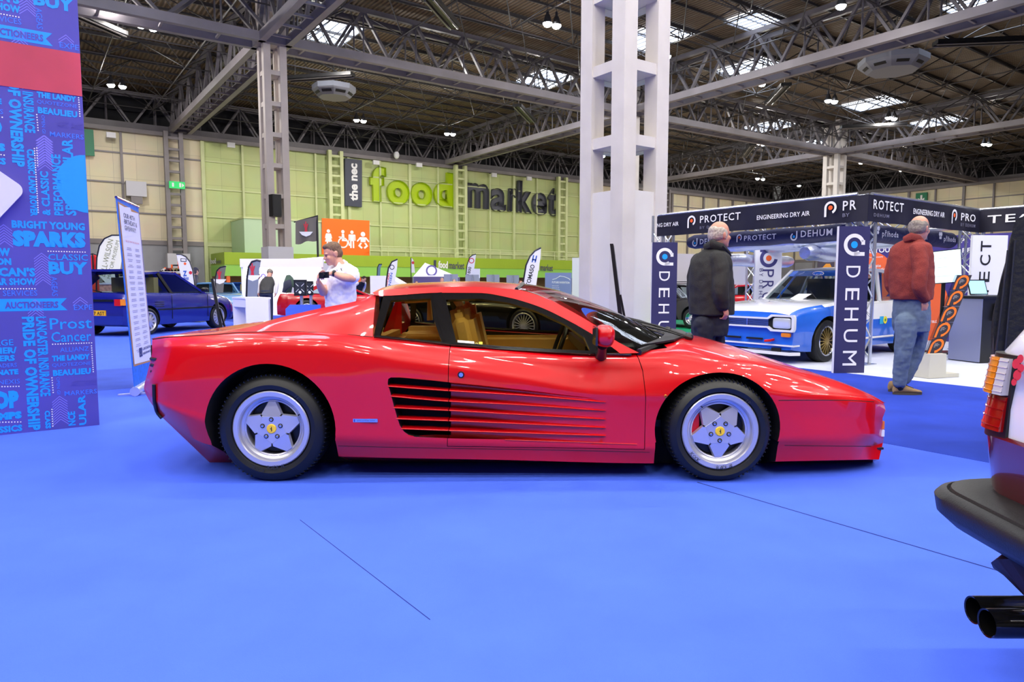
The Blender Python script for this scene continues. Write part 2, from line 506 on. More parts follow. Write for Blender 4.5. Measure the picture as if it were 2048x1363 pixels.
# ---------------------------------------------------------------- steel columns
def column(i, k, label, m, half, leg, box=None, boxm=None, step=1.75, ztop=ZR, jitter=None):
    c = node(i, k) if jitter is None else jitter
    t = thing('steel_column', label, 'column', c)
    for a, b in ((-1, -1), (1, -1), (1, 1), (-1, 1)):
        mb = MB(); p = c + d1 * (a * half) + d2 * (b * half)
        mb.box(p + Z1 * (ztop / 2), (leg, leg, ztop), m, d1, d2); mb.build('leg', t, angle=0)
    z = (box[1] if box else 0) + 1.2
    n = 0
    while z < ztop - 0.5:
        mb = MB()
        for s_ in (-1, 1):
            mb.box(c + d2 * (s_ * half) + Z1 * z, (2 * half - leg, leg * 0.8, 0.26), m, d1, d2)
            mb.box(c + d1 * (s_ * half) + Z1 * z, (leg * 0.8, 2 * half - leg, 0.26), m, d1, d2)
        mb.box(c + Z1 * (z - .1), (2 * half, 2 * half, 0.03), m, d1, d2)
        mb.build('tie_plate', t, angle=0); z += step
    if box:
        mb = MB(); mb.box(c + Z1 * (box[1] / 2 + 0.004), (box[0], box[0], box[1]), boxm, d1, d2); mb.build('base_cladding', t, angle=0)
    return t, c
CLAD = mat('white_cladding', (214, 210, 206), 0.6, noise=(1.5, 0.03))
column(0, -1, 'large pale lattice column on a tall white boxed base behind the red sports car', STEELW, 0.563, 0.42, (1.44, 3.38), CLAD)
column(0, 0, 'brownish lattice column with a loudspeaker, left of the orange toilet sign', mat('taupe_steel', (176, 166, 160), 0.55, noise=(1.2, 0.06)), 0.46, 0.4, (1.46, 3.25), mat('grey_cladding', (196, 196, 204), 0.6))
column(1, 0, 'distant slim column seen through the large pale column', STEELW, 0.55, 0.42, None)
cC = node(2, 0) + d1 * 1.5 - d2 * 0.9
column(2, 0, 'pale lattice column rising behind the corner of the black drying-equipment stand', STEELW, 0.62, 0.45, None, jitter=cC)
labs = {0: 'ladder shaped wall column with a green running-man sign', .5: 'pale green ladder wall column left of the dark vertical sign', 1: 'pale green ladder wall column between the lime and the grey letters', 1.5: 'pale green ladder wall column right of the grey letters', 2: 'grey ladder wall column above the left drying stand truss'}
for i in (0, .5, 1, 1.5, 2):
    c = PLN({0: 351, .5: 672, 1: 921, 1.5: 1124, 2: 1332}[i], 400, WALLP - d2 * 1.0, d2); c.z = 0
    mt = STEEL if i in (0, 2) else STEELG
    t = thing('wall_column', labs[i], 'column', c)
    for s_ in (-1, 1):
        mb = MB(); mb.box(c + d1 * (s_ * 0.62) + Z1 * (ZG / 2), (0.36, 0.5, ZG), mt, d1, d2); mb.build('leg', t, angle=0)
    mb = MB(); z = 4.2
    while z < ZG:
        mb.box(c + Z1 * z, (0.9, 0.3, 0.22), mt, d1, d2); z += 1.0
    mb.build('rung', t, angle=0)
    mb = MB(); mb.box(c + Z1 * 1.9, (1.9, 1.1, 3.8), mat('grey_cladding', (196, 196, 204), 0.6), d1, d2); mb.build('base_cladding', t, angle=0)

# ---------------------------------------------------------------- roof girders
def girder(p, q, label, m, wide=1.5, nb=8):
    d = (q - p).normalized(); n = V((-d.y, d.x, 0)); L = (q - p).length
    t = thing('roof_girder', label, 'girder', (p + q) / 2 + Z1 * ZG)
    zb, zt = ZG + 0.25, ZR - 0.5
    for s_ in (-1, 1):
        mb = MB(); o = n * (s_ * wide / 2)
        mb.bar(p + o + Z1 * zb, q + o + Z1 * zb, 0.36, m, 0.5); mb.build('bottom_chord', t, angle=0)
        mb = MB(); mb.bar(p + o + Z1 * zt, q + o + Z1 * zt, 0.26, STEELD, 0.3); mb.build('top_chord', t, angle=0)
        mb = MB()
        for i in range(nb):
            a = p + d * (L * i / nb) + o; b = p + d * (L * (i + 0.5) / nb) + o; c = p + d * (L * (i + 1) / nb) + o
            mb.bar(a + Z1 * zb, b + Z1 * zt, 0.2, STEELD, 0.16); mb.bar(b + Z1 * zt, c + Z1 * zb, 0.2, STEELD, 0.16)
            mb.bar(b + Z1 * zb, b + Z1 * zt, 0.09, STEELD)
        mb.build('web', t, angle=0)
    for i in range(nb * 2 + 1):
        a = p + d * (L * i / nb / 2); mb = MB()
        mb.bar(a + n * (wide / 2) + Z1 * (zb - .1), a - n * (wide / 2) + Z1 * (zb - .1), 0.12, m); mb.build('cross_tie', t, angle=0)
    return t
GM = mat('girder_steel', (128, 122, 126), 0.5, noise=(0.5, 0.15))
girder(node(0, 0), node(1, 0), 'roof girder crossing from the brownish column to behind the large pale column', GM)
girder(node(-1.6, 0), node(0, 0), 'roof girder running into the brownish column from the upper left', GM)
girder(node(0, 0), node(0, 1) - d2 * .6, 'roof girder from the brownish column back to the cream wall at left', GM)
girder(node(0, -1), node(0, 0), 'roof girder overhead from the brownish column toward the viewer', GM)
girder(node(1, 0), node(1, 1) - d2 * .6, 'roof girder meeting the green wall between lime and grey letters', GM)
girder(node(1, -1.5), node(1, 0), 'roof girder from behind the large pale column up to the top right', GM, nb=12)
girder(node(1, 0), cC, 'roof girder from the large pale column to the column behind the black stand', GM)
girder(cC, cC + d1 * LB * 1.2, 'roof girder going right from the column behind the black stand to the far wall', GM)
girder(cC - d2 * LB * 1.6, cC, 'roof girder rising right from the column behind the black stand', GM, nb=12)
girder(cC, cC + d2 * LB * .95, 'roof girder going back left from the column behind the black stand', GM)
girder(node(-2.4, 1), node(0, 1), 'lattice truss along the top of the cream wall at left', STEELD, 0.8, 18)
girder(node(0, 1), node(1, 1), 'lattice truss along the top of the left part of the green wall', STEELD, 0.8)
girder(node(1, 1), node(3.26, 1), 'lattice truss along the top of the back wall at right', STEELD, 0.8, 18)
girder(CORN, CORN - d2 * 95, 'lattice truss along the top of the far right wall', STEELD, 0.8, 26)

# ---------------------------------------------------------------- radiant heaters and air units under the roof
HTR = mat('heater_black', (18, 18, 20), .35, .3); AIRW = mat('air_unit_white', (118, 120, 128), .5)
for (x0, y0, x1, y1, lb) in ((578, 157, 706, 148, 'long black radiant heater right of the brownish column top'), (858, -6, 908, 52, 'black radiant heater at the top edge above the lime letters'), (1034, 210, 1064, 242, 'short black radiant heater above the grey letters'), (1538, 206, 1573, 168, 'tilted black radiant heater right of the large pale column'), (1870, 86, 2060, 78, 'long black radiant heater at the top right edge'), (1682, 254, 1812, 248, 'long black radiant heater above the near corner of the black stand'), (140, 22, 246, 68, 'black radiant heater at the top left beside the printed wall'), (1488, 312, 1506, 288, 'small black radiant heater far off left of the slim stand column')):
    a = PLN(x0, y0, V((0, 0, 15.3)), Z1); b = PLN(x1, y1, V((0, 0, 15.3)), Z1); t = thing('radiant_heater', lb, 'heater', (a + b) / 2)
    mb = MB(); mb.bar(a, b, .75, HTR, .22); mb.build('reflector', t, angle=0)
    d = (b - a).normalized(); n = V((-d.y, d.x, 0))
    for s_ in (-.22, .22): mb = MB(); mb.tube([a + n * s_ - Z1 * .16, b + n * s_ - Z1 * .16], .06, mat('heater_tube', (120, 118, 120), .25, .9), 8); mb.build('heater_tube', t)
    for q in (a.lerp(b, .1), a.lerp(b, .9)): mb = MB(); mb.tube([q, q + Z1 * 2.9], .02, TUBE, 5); mb.build('hanger', t)
for px, py, w_, lb in ((668, 182, 3.2, 'white octagonal air unit hung right of the brownish column'), (1786, 128, 4.2, 'white octagonal air unit hung at the upper right')):
    c = PLN(px, py, V((0, 0, 15.4)), Z1); t = thing('air_unit', lb, 'air conditioner', c)
    mb = MB(); P8 = [c + d1 * (w_ / 2 * math.cos(pi / 8 + k * pi / 4)) + d2 * (w_ / 2 * math.sin(pi / 8 + k * pi / 4)) for k in range(8)]; Q8 = [c + (p - c) * .72 - Z1 * .5 for p in P8]
    mb.grid([P8, [p + Z1 * .35 for p in P8]], AIRW, closed_u=True); mb.grid([P8, Q8], AIRW, closed_u=True); mb.add(Q8, [tuple(range(8))], AIRW); mb.add([p + Z1 * .35 for p in P8], [tuple(range(8))], AIRW); mb.build('casing', t, angle=0)
    for k in range(8):
        p = (P8[k] + P8[(k + 1) % 8] + Q8[k] + Q8[(k + 1) % 8]) / 4; e = (P8[(k + 1) % 8] - P8[k]).normalized(); nn = e.cross((Q8[k] - P8[k]).normalized()).normalized()
        nn = nn if nn.dot(p - c) > 0 else -nn; mb = MB(); mb.box(p + nn * .01, (.75, .03, .2), HTR, e, nn, e.cross(nn)); mb.build('outlet_grille', t, angle=0)
    mb = MB(); mb.tube([c, c + Z1 * 2.8], .05, TUBE, 6); mb.build('hanger', t)
# ---------------------------------------------------------------- high bay lamps
LENSB = mat('lamp_lens_back', (255, 250, 245), 0.4, emit=LAMP * 1.9)
LENS = mat('lamp_lens', (255, 250, 245), 0.4, emit=LAMP)
SHADE = mat('lamp_shade', (70, 70, 74), 0.4, 0.6)
lampme = None
ZL = 15.6
def lamp(c, label, group, r=0.25, LENS=LENS):
    t = thing('high_bay_lamp', label, 'lamp', c, group)
    mb = MB(); mb.lathe([(0.0, 0.75), (0.07, 0.74), (0.09, 0.5), (0.14, 0.45), (r * 1.05, 0.06), (r * 1.1, 0)], c, Z1, SHADE, 14); mb.build('lamp_shade', t)
    mb = MB(); mb.tube([c + Z1 * .7, c + Z1 * (ZR - ZL - .06)], .02, TUBE, 5); mb.build('hanging_rod', t)
    mb = MB(); mb.lathe([(r, .01), (r * .92, -r * .3), (r * .6, -r * .62), (0.02, -r * .74)], c, Z1, LENS, 10); mb.build('lens', t)
    return t
first = {}
ZL = 15.6
def lamp_at(c, label='round high bay lamp hanging bright under the dark roof', group='high bay lamps under the roof', L=LENSB):
    if L not in first: first[L] = lamp(V(c), label, group, LENS=L); return
    dup(first[L], V(c) - first[L].location, label, group)
for (px, py) in ((282, 50), (306, 56), (222, 170), (245, 173), (622, 114), (643, 117), (1095, 47), (1113, 51), (868, 161), (884, 163), (713, 240), (727, 242), (894, 267), (906, 268), (1072, 200), (1086, 202), (1322, 110), (1334, 113), (1524, 168), (1656, 201), (1669, 203), (1398, 262), (1408, 264), (1518, 286), (1526, 288), (1634, 309), (1777, 235), (1788, 237), (1886, 264), (1968, 288), (1978, 289), (1722, 325), (1802, 340), (1515, 357), (1526, 358), (1206, 312), (1320, 328), (1424, 344), (1598, 371), (1682, 12)):
    lamp_at(PLN(px, py, V((0, 0, ZL)), Z1))
lamp_at(PLN(213, 5, V((0, 0, ZL)), Z1), 'large bright lamp glaring at the top beside the blue printed wall', 'glaring lamp at the top left')
# the same rows of lamps go on over the front of the hall
for i in range(-3, 4):
    for k in range(-4, 2):
        c = V((i * 6.4 + (k % 2) * 2.2, k * 6.0 + 9.5, ZL))
        if c.y > 9.5 and abs(c.x) < 9: continue
        for s_ in (-0.45, 0.45): lamp_at(c + X1 * s_, L=LENS)
# ================================================================== THE RED SPORTS CAR
YC = 4.81
def mir(p): return V((p[0], 2 * YC - p[1], p[2]))
RED = mat('red_paint', (206, 0, 14), 0.32, coat=0.8, spec=.3)
TAN = mat('tan_leather', (232, 196, 124), 0.5, bump=(40, 0.1))
TAND = mat('tan_leather_shaded_pipe', (176, 140, 84), 0.55)
GLOSSB = mat('gloss_black_trim', (10, 10, 12), 0.12, coat=0.6)
SATB = mat('satin_black', (14, 14, 16), 0.4)
SILV = mat('silver_wheel_paint', (196, 196, 206), 0.3, 0.55, coat=0.5)
GLASS = glass_mat('smoked_side_glass', (226, 222, 200), 0.10)
WSG = glass_mat('windscreen_glass', (215, 220, 212), 0.3)
car = thing('sports_car', 'low glossy red sports car with straked doors in the foreground', 'car', (0, YC, 0))

def rowf(zp, yp):
    xs, xe = zp[0][0], zp[-1][0]
    return lambda t: (lambda px: W(px, interp(zp, px), interp(yp, px)))(xs + (xe - xs) * t)
def rowxz(zp, Y):
    xs, xe = zp[0][0], zp[-1][0]
    return lambda t: V((xs + (xe - xs) * t, Y, interp(zp, xs + (xe - xs) * t)))
def depth(px): return interp([(820, 0), (880, .085), (897, .085), (1029, .04), (1150, .008), (1214, 0)], px)
y3 = [(288, 4.15), (305, 3.98), (340, 3.90), (415, 3.85), (541, 3.815), (673, 3.83), (776, 3.85), (897, 3.87), (1029, 3.885), (1313, 3.90), (1440, 3.885), (1568, 3.92), (1700, 3.99), (1745, 4.05), (1768, 4.25)]
y6 = [(290, 4.15), (305, 3.97), (340, 3.88), (415, 3.84), (541, 3.815), (673, 3.825), (776, 3.85), (897, 3.87), (1029, 3.885), (1215, 3.89), (1313, 3.895), (1440, 3.88), (1555, 3.905), (1650, 3.95), (1720, 4.0), (1745, 4.06), (1771, 4.2)]
z3 = [(288, 777), (310, 795), (415, 830), (541, 862), (700, 870), (826, 872), (897, 876), (1029, 879), (1275, 887), (1313, 886), (1440, 880), (1568, 872), (1700, 868), (1766, 868)]
z6 = [(290, 763), (415, 757), (541, 754), (700, 752), (776, 754), (897, 764), (1029, 777), (1215, 797), (1313, 801), (1440, 801), (1555, 800), (1700, 803), (1750, 807), (1771, 820)]
z5 = [(289, 768), (415, 762), (541, 758), (700, 756), (776, 757), (897, 767), (1029, 780), (1215, 799), (1313, 805), (1440, 808), (1555, 812), (1640, 826), (1700, 830), (1750, 833), (1765, 836)]
rows = [
    (rowf([(420, 925), (1740, 925)], [(420, 4.3), (1740, 4.4)]), 0),
    (rowf([(322, 832), (415, 888), (500, 900), (673, 912), (1000, 919), (1313, 926), (1440, 925), (1568, 922), (1758, 918)], [(322, 4.05), (415, 3.92), (541, 3.9), (673, 3.90), (1313, 3.93), (1440, 3.95), (1568, 3.97), (1700, 4.03), (1758, 4.16)]), 1),
    (rowf([(300, 803), (415, 852), (500, 880), (673, 891), (1000, 897), (1313, 904), (1440, 898), (1568, 890), (1740, 892), (1766, 885)], [(300, 4.06), (330, 3.93), (415, 3.86), (541, 3.835), (673, 3.86), (1313, 3.91), (1440, 3.9), (1568, 3.945), (1700, 4.01), (1766, 4.25)]), 1),
    (rowf(z3, y3), 1),
    ((lambda f: lambda t: (lambda px: W(px, interp(z3, px) - 1.5, interp(y3, px) + depth(px)))(288 + (1766 - 288) * t))(0), 1),
    ((lambda f: lambda t: (lambda px: W(px, interp(z5, px), interp(y6, px) + depth(px) + interp([(1555, 0), (1640, .012), (1750, .012)], px)))(289 + (1765 - 289) * t))(0), 1),
    (rowf(z6, y6), 1),
    (rowf([(303, 712), (330, 706), (415, 698), (541, 690), (641, 692), (720, 702), (800, 718), (897, 731), (1030, 753), (1208, 782), (1313, 786), (1440, 770), (1555, 782), (1745, 798), (1769, 810)], [(303, 4.1), (340, 3.93), (415, 3.86), (541, 3.835), (641, 3.84), (800, 3.865), (897, 3.88), (1030, 3.893), (1208, 3.893), (1313, 3.895), (1440, 3.872), (1555, 3.91), (1700, 4.0), (1745, 4.08), (1769, 4.2)]), 0),
    (rowf([(304, 692), (415, 680), (541, 673), (641, 674), (745, 688), (897, 710), (1030, 727), (1208, 745), (1313, 746), (1440, 738), (1555, 762), (1660, 783), (1745, 797), (1768, 808)], [(304, 4.12), (340, 3.96), (415, 3.905), (541, 3.885), (745, 3.92), (897, 3.935), (1030, 3.942), (1208, 3.94), (1313, 3.93), (1440, 3.895), (1555, 3.95), (1660, 4.0), (1745, 4.1), (1768, 4.2)]), 0),
    (rowf([(305, 678), (322, 674), (400, 668), (500, 663), (600, 663), (745, 674), (895, 692), (1030, 702), (1185, 710), (1285, 709), (1350, 706), (1440, 713), (1500, 724), (1570, 742), (1661, 769), (1735, 791), (1766, 805)], [(305, 4.2), (340, 4.05), (400, 4.02), (541, 4.0), (745, 4.0), (895, 4.0), (1185, 4.0), (1285, 4.0), (1350, 4.0), (1440, 3.99), (1570, 4.02), (1661, 4.07), (1735, 4.13), (1766, 4.22)]), 0),
    (rowf([(310, 676), (330, 671), (400, 664), (541, 658), (745, 668), (895, 688), (1185, 702), (1285, 694), (1364, 681), (1400, 686), (1468, 700), (1550, 724), (1661, 756), (1735, 786), (1764, 803)], [(310, 4.27), (400, 4.25), (1661, 4.25), (1735, 4.28), (1764, 4.3)]), 0),
    (rowxz([(-2.24, .81), (-1.9, .82), (-1.0, .81), (-.4, .78), (.7, .76), (1.06, .795), (1.3, .77), (1.6, .69), (1.9, .58), (2.15, .475), (2.31, .41)], YC), 0),
]
NT = 170
ts = [i / (NT - 1) for i in range(NT)]
ts = [t + 0.035 * math.sin(2 * pi * t) * -1 for t in ts]   # denser at both ends
near = [[f(t) for f, s_ in rows] for t in ts]
def dense(st):
    """subdivide across rows: straight below the shoulder, spline over it"""
    o = []
    for i in range(len(st) - 1):
        a, b = st[i], st[i + 1]
        if i < 6:
            k = 4 if i in (2, 4) else 1
            bul = 0.006 if i == 2 else 0
            for j in range(k):
                t = j / k; p = a.lerp(b, t); p.y -= bul * math.sin(pi * t); o.append(p)
        else:
            p0 = st[i - 1] if i > 6 else a + (a - b) * .5; p3 = st[i + 2] if i + 2 < len(st) else mir(st[i - 1])
            for j in range(4):
                t = j / 4
                o.append(0.5 * ((2 * a) + (b - p0) * t + (2 * p0 - 5 * a + 4 * b - p3) * t * t + (3 * a - p0 - 3 * b + p3) * t ** 3))
    o.append(st[-1]); return o
full = []
for st in near:
    h = dense(st); full.append(h + [mir(p) for p in h[-2::-1]])
mb = MB(); mb.grid(full, RED, closed_u=True)
K = len(full[0])
for ring in (full[0], full[-1]):
    c = sum(ring, V()) / K
    mb.add(ring + [c], [(i, (i + 1) % K, K) for i in range(K)], RED)
# the car seen from behind ends in a flat black grille, done below
body = mb.build('body', car, angle=0)
# --- cutters
def cutter(mb): return link('cutter', mb.mesh('cutter', angle=0))
def arch(px, py, rx, rz, Y0, Y1, flip=False):
    mb = MB(); c = W(px, py, 3.85); n = 56; s_ = 1 / F * 3.91
    A = []; B = []
    for k in range(n):
        a = 2 * pi * k / n
        p = V((c.x + rx * s_ * math.cos(a), 0, c.z + rz * s_ * math.sin(a)))
        A.append(V((p.x, Y0, p.z))); B.append(V((p.x, Y1, p.z)))
    if flip: A = [mir(p) for p in A]; B = [mir(p) for p in B]
    mb.prism(A, B[0] - A[0], DARK); return cutter(mb)
cuts = []
for fl_ in (False, True):
    cuts.append(arch(541, 857, 132, 132, 3.5, 4.2, fl_)); cuts.append(arch(1441, 862, 128, 117, 3.5, 4.2, fl_))
# lower openings of the arches
for x0, x1, z in ((413, 672, 880), (1314, 1568, 888)):
    mb = MB(); a = W(x0, z, 3.85); b = W(x1, z, 3.85)
    mb.box(((a.x + b.x) / 2, 3.85, a.z - .3), (b.x - a.x, .7, .6), DARK); cuts.append(cutter(mb))
def px_prism(poly, Y0, Y1, m=DARK):
    mb = MB(); n = len(poly)
    A = [W(x, y, Y0) for x, y in poly]; Bk = [p + V((0, Y1 - Y0, 0)) for p in A]
    # keep the cut square to the car side, sized at the middle of the skin
    A = [W(x, y, 3.86) for x, y in poly]; A = [V((p.x, Y0, p.z)) for p in A]
    mb.prism(A, (0, Y1 - Y0, 0), m); return cutter(mb)
VENT = [(777, 757), (782, 754), (800, 754), (850, 759), (899, 764.5), (899, 877), (860, 875), (830, 873), (817, 869), (808, 862), (800, 850), (795, 835), (788, 810), (781, 783), (776, 766)]
# cabin hole
mb = MB()
cab = [(-.98, .62), (-.98, .97), (1.0, .97), (.92, .72), (.8, .3), (-.45, .28), (-.55, .62)]
mb.prism([V((x, 4.085, z)) for x, z in cab], (0, 2 * (YC - 4.085), 0), SATB)
cuts.append(cutter(mb))
boolean(body, cuts, angle=30)
kill(*cuts); cuts = []
vc = px_prism(VENT, 3.7, 4.02)
boolean(body, [vc], angle=30); kill(vc)
# --- door cut out of the body as a part of its own
DOOR = [(897, 684), (897, 740), (896.5, 800), (895, 893), (1100, 897), (1291, 901), (1293, 800), (1290, 745), (1281, 713), (1274, 700), (1000, 694)]
door = link('door', body.data.copy(), car)
dc = px_prism(DOOR, 3.6, 4.075, RED)
bpy.context.view_layer.update()
boolean(door, [dc], 'INTERSECT', 30); kill(dc)
cx = (1090, 800)
big = [(x + (1.3 if x > cx[0] else -1.3), y + (1.2 if y > cx[1] else -1.5)) for x, y in DOOR]
dc = px_prism(big, 3.55, 4.078, DARK)
boolean(body, [dc], 'DIFFERENCE', 30); kill(dc)
# --- surface finder for trims laid on the skin
bv = []
for o in (body, door):
    me = o.data; bv.append(BVHTree.FromPolygons([v.co.copy() for v in me.vertices], [tuple(p.vertices) for p in me.polygons]))
def skin(px, py):
    d = ray(px, py).normalized(); best = None
    for t in bv:
        h = t.ray_cast(CAM, d)
        if h[0] is not None and (best is None or h[3] < best[3]): best = h
    return best
def on(px, py, lift=0.0):
    h = skin(px, py)
    if h is None: return W(px, py, 3.9)
    return h[0] + (h[1] if h[1].dot(ray(px, py)) < 0 else -h[1]) * lift
def line_on(pts, n, lift=0.0):
    out = []
    P = [V((x, y, 0)) for x, y in pts]
    P = resample(P, n) if len(P) > 1 else P
    return [on(p.x, p.y, lift) for p in P]
GAP = mat('panel_gap', (20, 4, 6), 0.8)
def gap(pts, n=40, r=0.0022, name='panel_gap'):
    mb = MB(); mb.tube(line_on(pts, n, 0.0004), r, GAP, 5); return mb.build(name, car)
gap([(306, 678), (330, 675), (420, 669.5), (493, 664.5), (578, 663), (641, 665), (700, 669.5), (745, 674)], 60, 0.0035)
gap([(1557, 800), (1600, 799.5), (1680, 799.5), (1748, 803)], 40)
gap([(1291, 713), (1297, 760), (1297, 850), (1294, 903)], 3, 0.0004)
gap([(676, 891), (900, 896), (1100, 899), (1312, 904)], 50, 0.0015)
gap([(1569, 890), (1650, 891), (1742, 892)], 24, 0.0018)
# rear bumper joint: black curved strip
mb = MB(); a = line_on([(310, 768), (311, 800), (316, 822), (325, 834)], 14, 0.006); mb.tube(a, 0.011, SATB, 8); mb.build('bumper_joint', car)
# tail: black grille slats behind the lamps
tail = MB(); x0 = full[0][20].x
tail.box((-2.2, YC, .66), (.13, 1.1, .2), DARK); tail.build('tail_panel', car)
for i in range(5):
    mb = MB(); z = W(305, 714 + i * 12.2, 4.15).z
    mb.tube([V((-2.09, 4.03, z)), V((-2.16, 4.06, z)), V((-2.205, 4.16, z)), V((-2.205, 5.46, z)), V((-2.16, 5.56, z))], 0.009, SATB, 6); mb.build('tail_slat', car)
# --- strakes: five thin red fins bridging the scoop
ST = [[(775, 772), (897, 781), (1029, 789), (1212, 804)], [(781, 792), (897, 802), (1029, 808.5), (1212, 821)], [(786, 815), (897, 820.5), (1029, 828), (1212, 838)], [(792, 837), (897, 841), (1029, 846.5), (1212, 855)], [(802, 857), (897, 860.5), (1029, 865), (1212, 871)]]
def strake(q, a, b):
    mb = MB(); n = 24; vs = []
    for i in range(n + 1):
        px = a + (b - a) * i / n; py = interp(q, px)
        Yo = interp([(776, 3.85), (897, 3.866), (1029, 3.88), (1212, 3.885)], px)
        sec = [(0, -.0035), (-.003, 0), (0, .0035), (.02, .006), (.07, .008), (.07, -.008), (.02, -.007)]
        e = 1 if px < 1195 else max(.15, (1213 - px) / 18)
        for dy, dz in sec:
            p = W(px, py, Yo); vs.append(V((p.x, Yo + dy, p.z + dz * e)))
    m_ = 7; fs = []
    for i in range(n):
        for k in range(m_): fs.append((i * m_ + k, i * m_ + (k + 1) % m_, (i + 1) * m_ + (k + 1) % m_, (i + 1) * m_ + k))
    fs.append(tuple(range(m_))); fs.append(tuple(range(n * m_, n * m_ + m_)))
    mb.add(vs, fs, RED); return mb.build('strake', car, angle=40)
for q in ST: strake(q, q[0][0], 896.3); strake(q, 898, 1212)
mb = MB(); mb.tube(line_on([(1010, 879), (1130, 883), (1274, 888)], 30, 0.001), 0.004, RED, 6); mb.build('sill_crease', car)

# --- greenhouse: a tilted side plane carries frames and panes
P0 = V((0, 3.99, .74)); SN = V((0, -(1.07 - .74), (4.25 - 3.99))).normalized()
def sp_(px, py, lift=0.0): return PLN(px, py, P0, SN) + SN * lift
INW = V((0, .03, 0.004))
def plate(name, poly, m, thick=.03, lift=0.0, holes=None, both=True, parent=None, ms=None):
    mb = MB()
    pts = [sp_(x, y, lift) for x, y in poly]
    d = -SN * thick
    if not holes: mb.prism(pts, d, m, ms)
    else:
        hp = [sp_(x, y, lift) for x, y in holes]
        n = len(pts)                      # outline and hole given with the same count
        mb.grid([pts, hp], m, closed_u=True); mb.grid([[p + d for p in pts], [p + d for p in hp]], m, closed_u=True)
        mb.grid([pts, [p + d for p in pts]], ms or m, closed_u=True); mb.grid([hp, [p + d for p in hp]], ms or m, closed_u=True)
    if both:
        mf = MB(); mf.v = [tuple(mir(p)) for p in mb.v]; mf.f = [f[::-1] for f in mb.f]; mf.mi = list(mb.mi); mf.m = list(mb.m); mf.build(name, parent or car, angle=30)
    return mb.build(name, parent or car, angle=30)
def rs(pts, n):
    return [(p.x, p.y) for p in resample([V((x, y, 0)) for x, y in pts + pts[:1]], n + 1)[:-1]]
# quarter window: black frame, pane, tan inner lining
QO = [(767, 592), (877, 586), (897, 689), (820, 683), (747, 676)]
QI = [(779, 601), (861, 597), (874, 668), (889, 684), (822, 678), (758, 671)]
def poly_ring(outer, inner, n=40):
    """corner-true loops with the same count: each corner of the inner is matched to a point on the outer"""
    return outer, inner
plate('quarter_frame', [(767, 592), (877, 586), (882, 620), (897, 690), (820, 684), (746, 677)], GLOSSB, .02, 0.004, [(782, 601), (862, 597), (868, 640), (883, 683), (821, 677.5), (760, 671)])
plate('quarter_glass', [(780, 599), (864, 595), (870, 640), (885, 685), (821, 679), (758, 673)], GLASS, .004, -.004)
plate('door_pillar', [(863, 588), (884, 586.5), (912, 691), (890, 689)], GLOSSB, .03, 0.012)
DWO = [(884, 586), (960, 586), (1021, 596), (1077, 613), (1140, 643), (1188, 672), (1196, 709), (1100, 705), (1000, 699), (908, 691)]
DWI = [(892, 600), (960, 598), (1018, 606), (1072, 622), (1130, 649), (1168, 676), (1180, 702), (1100, 698.5), (1000, 692.5), (913, 685)]
plate('door_window_frame', DWO, GLOSSB, .022, 0.006, DWI)
plate('door_glass', [(890, 597), (960, 595), (1019, 603), (1074, 619), (1133, 647), (1172, 675), (1182, 704), (1100, 700), (1000, 694), (911, 687)], GLASS, .004, -.004)
plate('quarter_light_bar', [(1166, 671), (1172, 671), (1190, 707), (1183, 707)], GLOSSB, .02, 0.010)
mb = MB(); mb.tube([on(x, y, .012) for x, y in ((748, 677), (820, 684), (897, 692))], .008, GLOSSB, 6); mb.tube([on(x, y, .012) for x, y in ((897, 692), (1000, 699.5), (1100, 706), (1196, 710.5), (1262, 712))], .008, GLOSSB, 6); mb.build('waist_trim', car)
# white rectangle sticker and small black/yellow disc in the corner of the door glass
mb = MB(); mb.prism([sp_(x, y, .0) for x, y in ((915, 680), (948, 682.5), (949, 691), (916, 689))], SN * .001, WHITE); mb.build('windscreen_ticket', car, angle=0)
mb = MB(); YEL = mat('yellow_print', (240, 220, 40), 0.5)
mb.prism([sp_(x, y, .0) for x, y in ((958, 683), (965, 683.5), (965, 692), (958, 691.5))], SN * .001, YEL)
disc(mb, sp_(953, 687.5, .001), X1, SN.cross(X1), .012, BLACK, 14); disc(mb, sp_(953, 687.5, .0016), X1, SN.cross(X1), .008, YEL, 14, .005); mb.build('tax_disc', car, angle=0)
# red roof rail and A-pillar (one strip on the side plane)
lo = [(752, 592), (767, 592.5), (877, 586.5), (960, 587), (1021, 597), (1077, 614), (1140, 644), (1187, 671), (1230, 700), (1240, 708)]
up = [(745, 586), (767, 580.5), (838, 576), (930, 573.5), (1033, 580), (1079, 592), (1141, 622), (1193, 653), (1232, 682), (1278, 706)]
lo_ = resample([V((x, y, 0)) for x, y in lo], 50); up_ = resample([V((x, y, 0)) for x, y in up], 50)
mb = MB()
L0 = [sp_(p.x, p.y, .008) for p in lo_]; L1 = []
for i, p in enumerate(up_):
    q = PLN(p.x, p.y, P0 + V((0, .0, 0)), SN) + SN * .004
    L1.append(q)
# roof skin: from the rail over to the other side
RFN = 27
roof_rows = []
for i in range(RFN):
    a = L1[i]
    r_ = [a]
    for j in range(1, 9):
        t = j / 8; crown = 0.035 * math.sin(pi * t / 2)
        r_.append(V((a.x + (0.03 * t if i > RFN - 6 else 0), a.y + (YC - a.y) * t, a.z + crown)))
    roof_rows.append(r_ + [mir(p) for p in r_[-2::-1]])
mb.grid(roof_rows, RED)
mb.build('roof', car, angle=45)
for s_ in (0, 1):
    mb = MB(); A = [L0, L1, [p + V((0, .05, -.004)) for p in L1], [p + V((0, .05, 0)) for p in L0]]
    if s_: A = [[mir(p) for p in r_] for r_ in A]
    mb.grid(A, RED, closed_v=True); mb.build('windscreen_pillar', car, angle=45)
